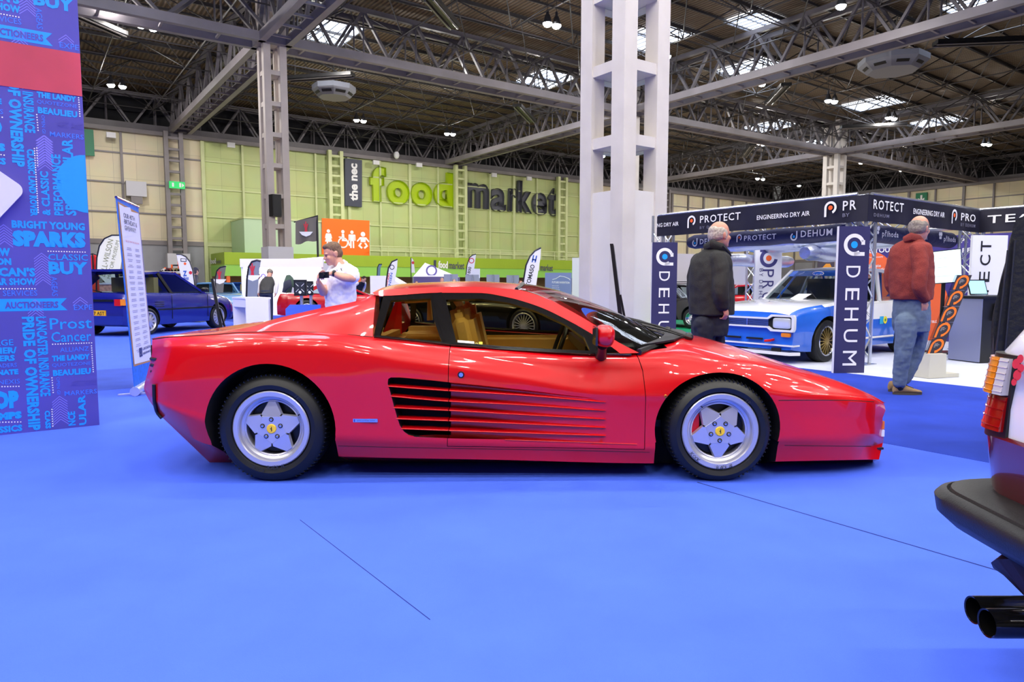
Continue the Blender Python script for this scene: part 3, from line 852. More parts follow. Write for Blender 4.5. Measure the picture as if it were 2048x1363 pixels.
# windscreen
mb = MB(); WR = []
top = L1[RFN - 2:]
for i, a in enumerate(top):
    t = i / (len(top) - 1); r_ = []
    for j in range(17):
        s_ = j / 8 - 1; y = YC + (YC - a.y - .01) * s_
        r_.append(V((a.x + (0.05 + .3 * t) * (1 - s_ * s_), y, a.z + .004 + (.035 * (1 - t) + .05 * t) * (1 - s_ * s_))))
    WR.append(r_)
mb.grid(WR, WSG); mb.build('windscreen', car, angle=60)
mb = MB(); mb.tube(WR[0], .012, SATB, 6); mb.build('windscreen_seal', car); mb = MB(); mb.tube(WR[-1], .02, SATB, 6); mb.build('windscreen_seal', car)
# wipers and the black well below the screen
for y in (4.35, 4.95):
    mb = MB()
    mb.tube([V((1.13, y, .80)), V((1.02, y + .1, .835)), V((.9, y + .35, .86))], .008, SATB, 6)
    mb.tube([V((1.1, y - .2, .815)), V((.95, y + .12, .87)), V((.8, y + .5, .90))], .006, SATB, 6)
    mb.ell((1.13, y, .805), (.03, .03, .03), SATB, 10, 6); mb.build('wiper', car)
mb = MB(); mb.prism([V((.78, 4.1, .765)), V((1.0, 4.2, .79)), V((1.17, 4.5, .802)), V((1.2, YC, .806)), V((1.17, 5.12, .802)), V((1.0, 5.42, .79)), V((.78, 5.52, .765))], (0, 0, .012), SATB); mb.build('scuttle_panel', car, angle=0)
# flying buttresses from the roof to the tail
bot = [(745, 674), (700, 670), (641, 665.5), (578, 663.5), (493, 665), (433, 668.5), (380, 671)]
tp = [(752, 588), (735, 594), (715, 601), (641, 616), (567, 633), (493, 651.5), (380, 670.5)]
b_ = resample([V((x, y, 0)) for x, y in bot], 40); t_ = resample([V((x, y, 0)) for x, y in tp], 40)
for s_ in (0, 1):
    mb = MB(); R0, R1, R2, R3 = [], [], [], []
    for i in range(40):
        k = i / 39
        lo_p = on(b_[i].x, b_[i].y, -.002)
        hi = W(t_[i].x, t_[i].y, 4.27 - .1 * k)
        R0.append(lo_p); R1.append(lo_p.lerp(hi, .5) + V((0, -.012, .006))); R2.append(hi); R3.append(V((hi.x, hi.y + .1, hi.z - .0)))
    R4 = [V((p.x, p.y, .74)) for p in R3]
    A = [R0, R1, R2, R3, R4]
    if s_: A = [[mir(p) for p in r_] for r_ in A]
    mb.grid(A, RED)
    for e in (0, -1): mb.add([r_[e] for r_ in A], [(0, 1, 2, 3, 4)], RED)
    mb.build('buttress', car, angle=40)
# rear window and deck
mb = MB(); mb.grid([[V((-.86, y, 1.06)) for y in (4.32, YC, 5.3)], [V((-.92, y, .76)) for y in (4.32, YC, 5.3)]], GLASS); mb.build('rear_window', car)
for i in range(9): mb = MB(); mb.box((-1.1 - i * .1, YC, .818), (.05, .8, .01), SATB); mb.build('engine_louvre', car, angle=0)

# --- cabin
mb = MB(); mb.box((.1, YC, .3), (1.8, 1.44, .04), SATB); mb.box((-.72, YC, .55), (.5, 1.44, .2), TAN); mb.build('cabin_floor', car, angle=0)
def sofa(name, c, sz, m, r=.04, rot=0):
    b = bmesh.new(); bmesh.ops.create_cube(b, size=1)
    bmesh.ops.scale(b, vec=sz, verts=b.verts); bmesh.ops.bevel(b, geom=list(b.edges), offset=r, segments=3, affect='EDGES')
    bmesh.ops.rotate(b, cent=(0, 0, 0), matrix=Matrix.Rotation(rot, 3, 'Y'), verts=b.verts); bmesh.ops.translate(b, vec=c, verts=b.verts)
    me = bpy.data.meshes.new(name); b.to_mesh(me); b.free(); me.materials.append(m); smooth(me, 40); return link(name, me, car)
for y in (4.43, 5.19):
    sofa('seat_back', (-.27, y, .66), (.17, .44, .62), TAN, .06, -.22); sofa('headrest', (-.33, y, .93), (.12, .24, .2), TAN, .05, -.15); sofa('seat_cushion', (.02, y, .42), (.5, .46, .16), TAN, .05)
sofa('parcel_shelf', (-.70, YC, .67), (.42, 1.42, .08), TAN, .03)
sofa('shelf_bolster', (-.62, 5.2, .76), (.42, .24, .12), TAN, .05)
sofa('shelf_bolster', (-.85, 4.7, .75), (.16, .7, .12), TAN, .05)
for y in (4.105, 5.5):
    sofa('door_card', (.28, y + (.03 if y < 5 else -.02), .6), (1.1, .07, .26), TAN, .03)
sofa('dashboard', (.62, YC, .73), (.34, 1.36, .16), SATB, .05)
mb = MB(); mb.tube([V((.3 + .06 * math.cos(a), 4.43 + .18 * math.sin(a), .74 + .17 * math.cos(a))) for a in [2 * pi * i / 24 for i in range(24)]], .014, SATB, 8, closed=True); mb.build('steering_wheel', car)
mb = MB(); mb.tube([W(x, y, 5.38) for x, y in ((912, 598), (933, 628), (945, 655))], .03, TAN, 8); mb.tube([W(x, y, 5.38) for x, y in ((772, 668), (784, 625), (793, 602), (858, 598), (860, 640))], .025, TAN, 8); mb.build('pillar_lining', car)

# --- door mirror
mb = MB(); c = W(1209, 671, 3.78)
def super_ell(mb, c, r, m, e=.62, rot=None, n=24, k=14):
    sg = lambda v, p: math.copysign(abs(v) ** p, v); rows_ = []
    for i in range(k + 1):
        t = -pi / 2 + pi * i / k; r_ = []
        for j in range(n):
            a = 2 * pi * j / n
            p = V((r[0] * sg(math.cos(t), e) * sg(math.cos(a), e), r[1] * sg(math.cos(t), e) * sg(math.sin(a), e), r[2] * sg(math.sin(t), e)))
            r_.append(V(c) + (rot @ p if rot is not None else p))
        rows_.append(r_)
    mb.grid(rows_, m, closed_u=True)
super_ell(mb, c, (.055, .09, .062), RED, .75, Matrix.Rotation(.12, 3, 'Y')); mi_ = mb.build('door_mirror', car)
mb = MB(); mb.tube([W(1205, 690, 3.84), W(1204, 700, 3.9), W(1202, 711, 3.98)], [.03, .026, .035], SATB, 10); mb.build('mirror_stalk', mi_)
mb = MB(); mb.box(c + V((-.052, 0, 0)), (.012, .15, .1), GLOSSB); mb.build('mirror_glass', mi_)
# --- small marks: lock, badges
mb = MB(); p = on(922, 749, .001); mb.lathe([(0, .004), (.012, .004), (.013, .001)], p, (0, -1, 0), CHROME, 18); mb.lathe([(.013, .003), (.019, .003), (.020, 0)], p, (0, -1, 0), SATB, 18); mb.build('door_lock', car)
mb = MB(); a, b = on(706, 840, .003), on(756, 840, .003); ctr = (a + b) / 2
mb.box(ctr, (b.x - a.x, .006, .020), CHROME); text(mb, 'pininfarina', ctr + V((-.045, -.0036, -.005)), X1, Z1, mat('badge_script', (60, 62, 75), .4), w=.1, h=.010); mb.box(ctr + V((-.062, -.003, 0)), (.006, .002, .014), mat('badge_blue', (40, 60, 160), .4)); mb.build('side_badge', car, angle=0)
GOLD = mat('enamel_gold', (196, 140, 50), .3, .6)
mb = MB(); p = on(1331, 792, .002); mb.ell(p, (.009, .004, .011), GOLD, 12, 8); mb.box(p + V((0, -.003, .002)), (.010, .003, .008), mat('enamel_red', (150, 20, 20), .3)); mb.build('fender_badge', car)
# front marker lamp on the nose corner
mb = MB(); mb.box(W(1762, 846, 4.26) - X1 * .02, (.02, .12, .05), mat('amber_lens', (235, 120, 30), .2)); mb.box(W(1762, 862, 4.26) - X1 * .02, (.02, .12, .04), WHITE); mb.build('side_lamp', car)
mb = MB(); mb.prism([V((W(1700, 920, 4.1).x, 4.15, .125)), V((W(1760, 918, 4.2).x + .02, 4.2, .122)), V((W(1760, 918, 4.2).x + .04, 4.6, .122)), V((W(1760, 918, 4.2).x + .04, 5.1, .122)), V((W(1760, 918, 4.2).x + .02, 5.42, .122)), V((W(1700, 920, 4.1).x, 5.47, .125))], (0, 0, -.012), SATB); mb.build('splitter_lip', car, angle=0)

# --- wheels
HORSE = [(-.2, -.9), (.05, -.55), (.0, -.2), (-.35, -.05), (-.55, .25), (-.3, .3), (-.1, .15), (.05, .45), (-.05, .75), (.15, .95), (.35, .75), (.3, .45), (.4, .1), (.25, -.15), (.5, -.4), (.35, -.8), (.2, -.5), (.1, -.9)]
def star_wheel(px, py, tilt, width, front):
    c = W(px, py, 3.865); r = .322
    w = thing('w', '', '') if False else None
    ax = V((0, -1, 0)); o = V((c.x, 3.865, r - .001)) if False else V((c.x, 3.865, c.z))
    r = o.z + .0
    # tyre: o is the centre of the rim face
    mb = MB(); R = r; rim = .221
    prof = [(rim - .02, -.02), (rim, -.004), (rim + .01, .012), (rim + .035, .02), (R - .05, .016), (R - .022, .002), (R - .006, -.018), (R, -.045), (R, -width + .03), (R - .012, -width), (rim - .02, -width)]
    mb.lathe(prof, o, ax, RUBBER, 72)
    for k in range(72):                       # tread blocks on the shoulder
        a = 2 * pi * k / 72; d = V((math.sin(a), 0, math.cos(a))); t_ = V((math.cos(a), 0, -math.sin(a)))
        if d.z < -.93: continue
        mb.bar(o + d * (R - .008) + V((0, .012, 0)), o + d * (R + .0015) + V((0, .05, 0)), .014, RUBBER, .006, up=t_)
    ty = mb.build('tyre', car, angle=30)
    # sidewall lettering
    LET = mat('tyre_lettering', (44, 46, 50), .5); mb = MB()
    for txt, a0 in (('KOOK', -2.15 if front else 3.6), ('RADIAL', -3.0), ('P7', .75)):
        for i, ch in enumerate(txt):
            a = a0 + (-.085 * i if True else 0); d = V((math.sin(a), 0, math.cos(a))); t_ = V((math.cos(a), 0, -math.sin(a)))
            text(mb, ch, o + d * (R - .082) + V((0, -.0215, 0)) - t_ * .008, -t_ if a0 < 0 else t_, -d if a0 < 0 else d, LET, h=.022, res=1)
    mb.build('tyre_lettering', ty, angle=0)
    # rim: lip, barrel
    mb = MB()
    mb.lathe([(rim - .012, -.01), (rim + .0, .006), (rim - .006, .012), (rim - .03, .010), (rim - .036, .002), (rim - .040, -.022), (rim - .050, -.028), (rim - .054, -.03), (rim - .058, -.026), (rim - .066, -.03), (rim - .066, -.2)], o, ax, SILV, 72)
    ri = mb.build('rim', car, angle=25)
    # star: five tapered spokes meeting in a hub plate, each spoke raised with bevelled flanks
    mb = MB(); Ro = rim - .062
    pent = [];
    def rp(rad, a, h): return o + V((math.sin(a), 0, math.cos(a))) * rad + ax * h
    for k in range(5):
        a = tilt + 2 * pi * k / 5
        wi, wo = .056, .019       # half widths at root and tip
        def q(rad, off, h):
            d = V((math.sin(a), 0, math.cos(a))); t_ = V((math.cos(a), 0, -math.sin(a)))
            return o + d * rad + t_ * off + ax * h
        r0 = .085; r1 = Ro - .004
        top_ = [q(.0, 0, -.002), q(r0, -wi * 1.0, -.002), q(r1, -wo, -.022), q(r1, wo, -.022), q(r0, wi * 1.0, -.002)]
        bot_ = [q(.0, 0, -.05), q(r0 - .004, -wi - .005, -.03), q(r1 + .004, -wo - .006, -.04), q(r1 + .004, wo + .006, -.04), q(r0 - .004, wi + .005, -.03)]
        n = 5
        mb.add(top_ + bot_, [(0, 1, 2, 3, 4)] + [(i, 5 + i, 5 + (i + 1) % 5, (i + 1) % 5) for i in range(1, 4)] + [(5, 9, 8, 7, 6)], SILV)
    mb.lathe([(.0, -.001), (.086, -.001), (.092, -.006), (.092, -.04)], o, ax, SILV, 5, u=V((math.sin(tilt + pi / 5), 0, math.cos(tilt + pi / 5))))
    mb.build('star_spokes', ri, angle=20, weld=False)
    mb = MB(); mb.lathe([(.0, -.05), (.0, -.06), (.15, -.07), (.15, -.09)], o, ax, SATB, 40); mb.lathe([(.0, -.12), (rim - .07, -.12)], o, ax, DARK, 40); mb.build('brake_disc', ri)
    if front:
        mb = MB(); mb.box(o + V((-.135, .066, .03)), (.05, .05, .13), mat('caliper_red', (215, 20, 20), .35)); mb.build('brake_caliper', ri)
    for k in range(5):
        a = tilt + 2 * pi * k / 5; p = rp(.054, a, .0)
        mb = MB(); mb.lathe([(.0115, .0), (.0135, -.0), (.0125, .002)], p, ax, BLACK, 16); mb.lathe([(0, -.0), (.0125, .0005)], p, ax, BLACK, 16); mb.lathe([(0, .009), (.006, .008), (.009, .004), (.0095, .0)], p, ax, CHROME, 14); mb.build('wheel_bolt', ri)
    mb = MB(); mb.lathe([(0, .006), (.024, .005), (.0275, .002), (.028, -.002)], o, ax, mat('cap_yellow', (250, 205, 20), .3, coat=.5), 32)
    mb.prism([o + V((x * .012, -.0062, y * .015)) for x, y in HORSE], (0, -.0008, 0), BLACK); mb.build('centre_cap', ri, angle=30)
    a = (1.1 if not front else -.65); mb = MB(); p = rp(rim - .043, a, -.01); mb.tube([p, p + ax * .02], .004, BLACK, 8); mb.build('valve', ri)
star_wheel(543, 857, 0, .25, False)
star_wheel(1440, 862, pi, .22, True)
for px, py, w_ in ((543, 857, .25), (1440, 862, .22)):
    c = W(px, py, 3.865); r = c.z
    mb = MB(); mb.lathe([(.2, -w_), (r - .02, -w_), (r, -w_ + .03), (r, -.03), (r - .03, 0), (.21, .01), (.19, -.02), (0, -.03)], V((c.x, 2 * YC - 3.865, c.z)), (0, 1, 0), RUBBER, 48); mb.build('tyre', car, angle=30)
mb = MB(); mb.box((0, YC, .2), (3.6, 1.2, .1), DARK); mb.build('underbody', car, angle=0)
# ================================================================== PRINTED WALL AND STANDING BANNERS
def ptext(mb, txt, p0, n, bl, br, tl, m, bold=0.0, lift=0.002, spacing=1.0, res=2, extr=None):
    """lettering on the plane (p0, n), fitted between three measured corners"""
    A = PLN(bl[0], bl[1], p0, n); B = PLN(br[0], br[1], p0, n); C = PLN(tl[0], tl[1], p0, n)
    ux = (B - A); w = ux.length; ux.normalize(); uy = C - A; uy -= ux * uy.dot(ux); h = uy.length; uy.normalize()
    nn = n if n.dot(CAM - A) > 0 else -n
    text(mb, txt, A + nn * lift, ux, uy, m, w, h, bold, spacing, res, extr)
R0 = G(199, 850)
PBLUE = mat('printed_violet_blue', (74, 70, 168), 0.6, noise=(1.6, 0.14))
PCYAN = mat('printed_bright_blue', (10, 150, 255), 0.6)
PLT = mat('printed_light_blue', (60, 120, 240), 0.6)
PRED = mat('printed_crimson_band', (196, 62, 88), 0.6, noise=(1.5, 0.2))
PINK = mat('printed_lilac', (124, 120, 225), 0.6)
pw = thing('display_wall', 'tall violet-blue printed wall covered in bright blue lettering, at the left edge', 'display wall', R0)
HW = 4.4; LW = 3.0
mb = MB(); mb.prism([R0 - d1 * LW, R0, R0 + d2 * .08, R0 - d1 * LW + d2 * .08], Z1 * HW, mat("panel_edge", (30, 34, 70), .6), PBLUE); mb.v = [(x, y, z + .002) for x, y, z in mb.v]; mb.build('printed_panel', pw, angle=0)
N2 = -d2
# ---- the printed pattern repeats up the wall
pat = MB(); patc = MB(); band = MB()
def PP(x, y): return PLN(x, y, R0, N2)
def hz(txt, xl, xr, yb, yt, m=PCYAN, bold=0.0, mbx=None):
    """horizontal word: measured at its right end"""
    B = PP(xr, yb); T_ = PP(xr, yt); A = PP(xl, yb); w = (B - A).dot(d1); h = T_.z - B.z
    text(mbx or pat, txt, V((B.x, B.y, B.z)) - d1 * w + N2 * .002, d1, Z1, m, w, h, bold * 1.5 + .006, 1.0 + bold * 1.5, 2)
def dn(txt, xl, xr, yt, yb, m=PCYAN, bold=0.0, up=False, mbx=None):
    A = PP(xl, (yt + yb) / 2); B = PP(xr, (yt + yb) / 2); T_ = PP(xl, yt); Bt = PP(xl, yb); h = (B - A).dot(d1); w = T_.z - Bt.z
    sA = (A - R0).dot(d1)
    if not up: text(mbx or pat, txt, R0 + d1 * sA + Z1 * T_.z + N2 * .002, -Z1, d1, m, w, h, bold * 1.5 + .006, 1.0 + bold * 1.5, 2)
    else: text(mbx or pat, txt, R0 + d1 * (sA + h) + Z1 * Bt.z + N2 * .002, Z1, -d1, m, w, h, bold * 1.5 + .006, 1.0 + bold * 1.5, 2)
def dots(a, b, mbx=None, step=.017):
    A = PP(*a); B = PP(*b); d = B - A; n = int(d.length / step); dd = d.normalized()
    e = dd.cross(N2)
    for i in range(n):
        c = A + d * (i / n) + N2 * .002; quad(mbx or pat, c, c + dd * .008, c + dd * .008 + e * .008, c + e * .008, WHITE)
def rib(xl, xr, yt, yb, left=False):
    A = PP(xl, yb); B = PP(xr, yb); T_ = PP(xr, yt); h = T_.z - B.z; k = h * .45
    o = N2 * .0012; a = V((A.x, A.y, B.z)) + o; b = B + o; t = Z1 * h
    if not left: pat.add([a, b, b - d1 * k + t / 2, b + t, a + t], [(0, 1, 2), (0, 2, 4), (2, 3, 4)], PCYAN)
    else: pat.add([a, b, b + t, a + t, a + d1 * k + t / 2], [(0, 1, 4), (1, 2, 4), (2, 3, 4)], PCYAN)
def chev(x, yt, yb, w=10):
    a = PP(x, yt); b = PP(x, yb); n = int((a.z - b.z) / .02); wd = .05
    for i in range(n):
        c = R0 + d1 * (a - R0).dot(d1) + Z1 * (a.z - i * .02) + N2 * .0012
        for s_ in (-1, 1): quad(pat, c, c + d1 * (s_ * wd) - Z1 * .045, c + d1 * (s_ * wd) - Z1 * .038, c + Z1 * .007, PINK)
hz('BRIGHT YOUNG', 24, 170, 461, 446, bold=.03); hz('SPARKS', 26, 172, 496, 465, bold=.05)
dots((95, 501), (174, 503)); hz('CLASSIC', 97, 176, 521, 509); hz('BUY', 98, 176, 549, 524, bold=.03); dn('AGEAS', 103, 115, 553, 592, PLT)
hz('NEW', -24, 21, 512, 496, bold=.04); hz('LONDON', -62, 23, 530, 516, bold=.04); hz("AMERICAN'S", -80, 71, 553, 535, bold=.03); hz('CAR SHOW', -22, 73, 570, 556, bold=.03)
dots((-30, 576), (74, 576)); hz('SERVICES', 6, 75, 591, 580, PLT); chev(83, 507, 566); chev(7, 450, 492)
rib(-60, 135, 596, 620); hz('AUCTIONEERS', 10, 117, 615, 602, PBLUE, .02, patc); hz('EXPE', 148, 185, 619, 609, PLT); chev(160, 595, 607)
hz('Prost', 100, 184, 656, 634, bold=.0); hz('Cancer', 103, 183, 681, 661)
dots((104, 687), (187, 684)); dots((184, 690), (188, 746)); hz('ALLIANZ', 120, 178, 701, 692, PLT); hz('THE LANDY', 104, 180, 718, 707, bold=.04); hz('QUOTEZONE', 104, 182, 730, 722, PLT); hz('BEAULIEU', 106, 182, 747, 735, bold=.03)
rib(128, 196, 753, 772, True); hz('ART ANS', 142, 192, 768, 757, PBLUE, 0, patc); hz('MARKERS', 129, 194, 786, 777, PLT); dn('OPEN GI', 113.5, 120, 754, 788, PLT)
dn('LANCASTER INSURANCE', 76, 97, 633, 793, bold=.02); dn('PRIDE OF OWNERSHIP', 50, 75, 633, 862, bold=.03)
hz('TRADERS', -20, 34, 733, 725, PLT); hz('ORIGINATE', -52, 37, 748, 737, bold=.04); hz('NEXIS', -3, 40, 766, 757, PLT); dots((-20, 772), (42, 771)); hz('SHOP', -58, 39, 815, 779, bold=.05); hz('STAMPS', -52, 44, 836, 821, bold=.05); dots((-20, 843), (46, 842)); hz('CLASSICS', -40, 45, 861, 848, bold=.03)
hz('HERITAGE', -70, 27, 690, 678); hz('WINNER/', -55, 34, 706, 693, bold=.03); hz('RUNNERS', -60, 30, 721, 709, bold=.03)
dots((105, 754), (108, 788)); dots((105, 817), (107, 855)); chev(119, 793, 845); chev(70, 600, 632)
k0 = len(pat.v); kf = len(pat.f); c0 = len(patc.v); cf = len(patc.f)
dz = PP(150, 92).z - PP(157, 612).z
def again(m_, nv, nf):
    m_.v += [(x, y, z + dz) for x, y, z in m_.v[:nv]]; m_.f += [tuple(i + nv for i in f) for f in m_.f[:nf]]; m_.mi += m_.mi[:nf]
again(pat, k0, kf); again(patc, c0, cf)
dn('PERFORMANCE', 105, 124, 308, 430, up=True, bold=.02); dn('SPECTACULAR', 127, 149, 277, 430, up=True, bold=.02); dn('CLASSIC LAND ROVER', 57, 72, 298, 432, bold=.03); dn('& CLASSIC', 82, 99, 342, 430, up=True, bold=.02); dots((70, 296), (78, 428)); chev(87, 272, 338)
dn('SPECTACULAR', 158, 173, 790, 862, up=True, bold=.02) if False else None
dn('ULAR', 157, 172, 790, 850, up=True, bold=.02); dn('NCE', 136, 151, 823, 851, up=True, bold=.02); dn('CLASS', 90, 101, 821, 857, bold=.03)
# keep printing inside the panel: drop faces that leave it
def clip(m_):
    keep = [i for i, f in enumerate(m_.f) if all((V(m_.v[k]) - R0).dot(d1) < .0 and .0 < m_.v[k][2] < HW for k in f)]
    m_.f = [m_.f[i] for i in keep]; m_.mi = [m_.mi[i] for i in keep]
clip(pat); clip(patc)
patc.v = [tuple(V(p) + N2 * .0012) for p in patc.v]
c = PP(172, 368); n = 20; r = .36
pat.add([R0 + d1 * (-.002 - r * .55 * math.sin(pi * i / n)) + Z1 * (c.z + r * .62 * math.cos(pi * i / n)) + N2 * .0015 for i in range(n + 1)], [tuple(range(n + 1))], PCYAN)
pat.build('printed_lettering', pw, angle=0, weld=False, fixn=False); patc.build('ribbon_lettering', pw, angle=0, weld=False, fixn=False)
za, zb_ = PP(157, 192).z, PP(157, 107).z
quad(band, *[R0 + d1 * s_ + Z1 * z + N2 * .004 for s_, z in ((-LW, za), (-.001, za), (-.001, zb_), (-LW, zb_))], PRED); band.build('crimson_band', pw, angle=0)
# white rounded card mounted askew
cc = PP(-48, 400); mb = MB(); pts = []
a1_ = (PP(48, 376) - PP(0, 343)).normalized(); b1_ = N2.cross(a1_).normalized()
if b1_.z < 0: b1_ = -b1_
cor = PP(53, 380)
o = cor - a1_ * .5 - b1_ * .5
for (sx_, sy_, st) in ((1, 1, 0), (-1, 1, 1), (-1, -1, 2), (1, -1, 3)):
    for i in range(7):
        an = pi / 2 * (st + i / 6); pts.append(o + a1_ * (sx_ * .44 + .06 * math.cos(an)) + b1_ * (sy_ * .44 + .06 * math.sin(an)) + N2 * .05)
mb.prism(pts, -N2 * .048, mat('lilac_white_card', (214, 214, 242), .5)); tag(mb.build('card', angle=20), 'blank pale rounded card mounted askew on the violet printed wall', 'card')

# ---------------------------------------------------------------- roll-up banner
A = G(271, 792); A.z = 0; tl_ = W(232, 392, A.y); Bx = V((W(298, 412, 7.76).x, 7.76, 0)); Bx.x = W(309, 740, 7.76).x
ux = V((Bx.x - A.x, Bx.y - A.y, 0)).normalized(); wd = (Bx - A).length
lean = V((tl_.x - A.x, 0, tl_.z)); uy = lean.normalized(); Hh = lean.length
nb = ux.cross(uy).normalized()
if nb.dot(CAM - A) < 0: nb = -nb
t = thing('roll_up_banner', 'narrow roll-up banner with blue border reading our 40th birthday giveaway', 'banner', A)
o = A + uy * .09
mb = MB(); mb.prism([o, o + ux * wd, o + ux * wd + uy * (Hh - .1), o + uy * (Hh - .1)], -nb * .006, mat('banner_blue', (30, 110, 225), .5, noise=(30, .2))); mb.build('banner_sheet', t, angle=0)
mb = MB(); e = nb * .002; PAPER = mat('lilac_paper', (222, 222, 250), .6)
ed = [(.08, .12), (.94, .10), (.93, .5), (.95, .96), (.6, .955), (.56, .975), (.3, .965), (.07, .97), (.09, .6)]
mb.add([o + ux * (x * wd) + uy * (y * (Hh - .1)) + e for x, y in [(.04, .11), (.97, .09), (.97, .965), (.04, .98)]], [(0, 1, 2, 3)], mat('kraft_brown', (176, 126, 84), .7))
mb.add([o + ux * (x * wd) + uy * (y * (Hh - .1)) + e * 2 for x, y in ed], [tuple(range(len(ed)))], PAPER)
INK = mat('grey_ink', (84, 88, 120), .6); e3 = e * 3.5
def bt(s, x, y, w=None, h=None, m=INK, b=.0): text(mb, s, o + ux * (x * wd) + uy * (y * (Hh - .1)) + e3, ux, uy, m, w and w * wd, h, b)
bt('OUR 40TH', .22, .905, .5, .05); bt('BIRTHDAY &', .22, .872, .58, .05); bt('GIVEAWAY!', .22, .838, .5, .05)
bt('FIND OUT WHAT YOU COULD WIN!', .2, .775, .62, .02, mat('pink_ink', (214, 120, 140), .6))
random.seed(3)
for col in (.18, .56):
    for i in range(19):
        y = .745 - i * .031
        for k in range(2):
            w_ = random.uniform(.16, .26)
            quad(mb, *[o + ux * ((col + .14 + sx * w_ / 2) * wd) + uy * ((y - k * .009 + sy * .0022) * (Hh - .1)) + e3 for sx, sy in ((-1, -1), (1, -1), (1, 1), (-1, 1))], mat('pale_ink', (168, 168, 205), .6))
NAVY = mat('navy_print', (36, 44, 110), .5)
quad(mb, *[o + ux * (x * wd) + uy * (y * (Hh - .1)) + e3 for x, y in ((.33, .145), (.47, .145), (.47, .195), (.33, .195))], NAVY)
bt('LX', .35, .155, .1, .05, PAPER, .02); bt('LANCASTER', .5, .175, .4, .03, NAVY, .02); bt('INSURANCE', .5, .15, .4, .026, NAVY, .02)
mb.build('banner_print', t, angle=0, weld=False, fixn=False)
mb = MB(); mb.tube([A - ux * .02 + Z1 * .05, Bx + ux * .02 + Z1 * .05], .048, mat('silver_plastic', (200, 205, 225), .3, .5), 12)
mb.box(A + ux * .1 + Z1 * .012, (.05, .36, .02), mat('silver_plastic', (200, 205, 225), .3, .5), ux, nb); mb.build('base_cassette', t)
mb = MB(); mb.tube([o + uy * (Hh - .1), o + ux * wd + uy * (Hh - .1)], .014, CHROME, 8); mb.build('top_rail', t)

# ---------------------------------------------------------------- leaning black board stands seen edge-on
def lean_board(b, tpx, Y, label, wide=.5):
    p, q = G(*b) if b[1] > 0 else None, None
    p = V((W(b[0], b[1], Y).x, Y, 0.0)); q = W(tpx[0], tpx[1], Y)
    t = thing('board_stand', label, 'sign stand', p)
    vd = V((p.x, p.y, 0)).normalized(); vs = V((vd.y, -vd.x, 0))
    mb = MB(); mb.prism([p - vs * .026, p + vs * .026, q + vs * .02, q - vs * .02], vd * wide, SATB, SATB); mb.build('board', t, angle=0)
    f = p - vs * (.13 if q.x < p.x else -.13); f = p + vs * .1 if True else f; mb = MB(); mb.bar(f + vd * .05 + Z1 * .01, p + (q - p) * .62 + vd * .05 + vs * .03, .026, SATB); mb.bar(p + vd * .05 + Z1 * .012, f + vd * .05 + Z1 * .012, .022, SATB); mb.build('rear_leg', t, angle=0)
# people-free props in the middle distance come with the food market below
# ================================================================== FOOD MARKET SIDE OF THE HALL
WN = -d2
WF = WALLP + WN * 0.55                  # plane of the wall lettering
LIME = mat('lime_letter', (178, 205, 12), 0.45)
GREYL = mat('grey_letter', (84, 86, 96), 0.5)
SGN = mat('sign_slate', (62, 66, 84), 0.5)
def letters(chars, label, m, bold=.03, group=None):
    for (ch, bl, br, tl) in chars:
        mb = MB(); ptext(mb, ch, WF, WN, bl, br, tl, m, bold, 0, 1, 4, extr=d2 * .45)
        tag(mb.build('wall_letter', angle=30, weld=False), label % ch, 'letter', group)
for ch, bl, br, tl, lb in (
    ('f', (742, 402), (774, 404), (742, 331), 'big lime letter f at the start of food on the green wall'),
    ('o', (775, 406), (819, 411), (775, 357), 'big lime letter o just right of the f on the green wall'),
    ('o', (823, 410), (865, 414), (823, 362), 'big lime letter o just left of the d on the green wall'),
    ('d', (869, 411), (908, 415), (869, 341), 'big lime letter d at the end of food on the green wall'),
    ('m', (935, 414), (978, 418), (935, 364), 'dark grey letter m starting the word market on the wall'),
    ('a', (982, 420), (1012, 424), (982, 374), 'dark grey letter a of market on the green wall'),
    ('r', (1018, 422), (1034, 424), (1018, 375), 'dark grey letter r of market on the green wall'),
    ('k', (1036, 424), (1064, 427), (1036, 360), 'tall dark grey letter k of market on the green wall'),
    ('e', (1066, 428), (1094, 431), (1066, 383), 'dark grey letter e of market on the green wall'),
    ('t', (1097, 431), (1115, 433), (1097, 374), 'dark grey letter t ending the word market on the wall')):
    mb = MB(); g_ = ch in 'fod'
    ptext(mb, ch, WF, WN, bl, br, tl, LIME if g_ else GREYL, .05 if g_ else .03, 0, 1, 4, extr=d2 * .42)
    tag(mb.build('wall_letter', angle=30, weld=False), lb, 'letter')
# vertical slate sign
t = thing('wall_sign', 'dark slate vertical sign with white letters left of the lime letters', 'sign', PLN(708, 412, WF, WN))
P = lambda x, y, o=0: PLN(x, y, WF, WN) + WN * o
mb = MB(); mb.prism([P(690, 411), P(724, 414), P(724, 320), P(690, 316)], d2 * .4, SGN); mb.build('sign_board', t, angle=0)
mb = MB(); A_ = P(716, 402, .01); hgt = P(701, 327).z - P(701, 402).z
text(mb, 'the nec', A_, Z1, -d1, WHITE, hgt, (P(717, 370) - P(700, 370)).length, .04); mb.build('sign_lettering', t, angle=0, fixn=False)
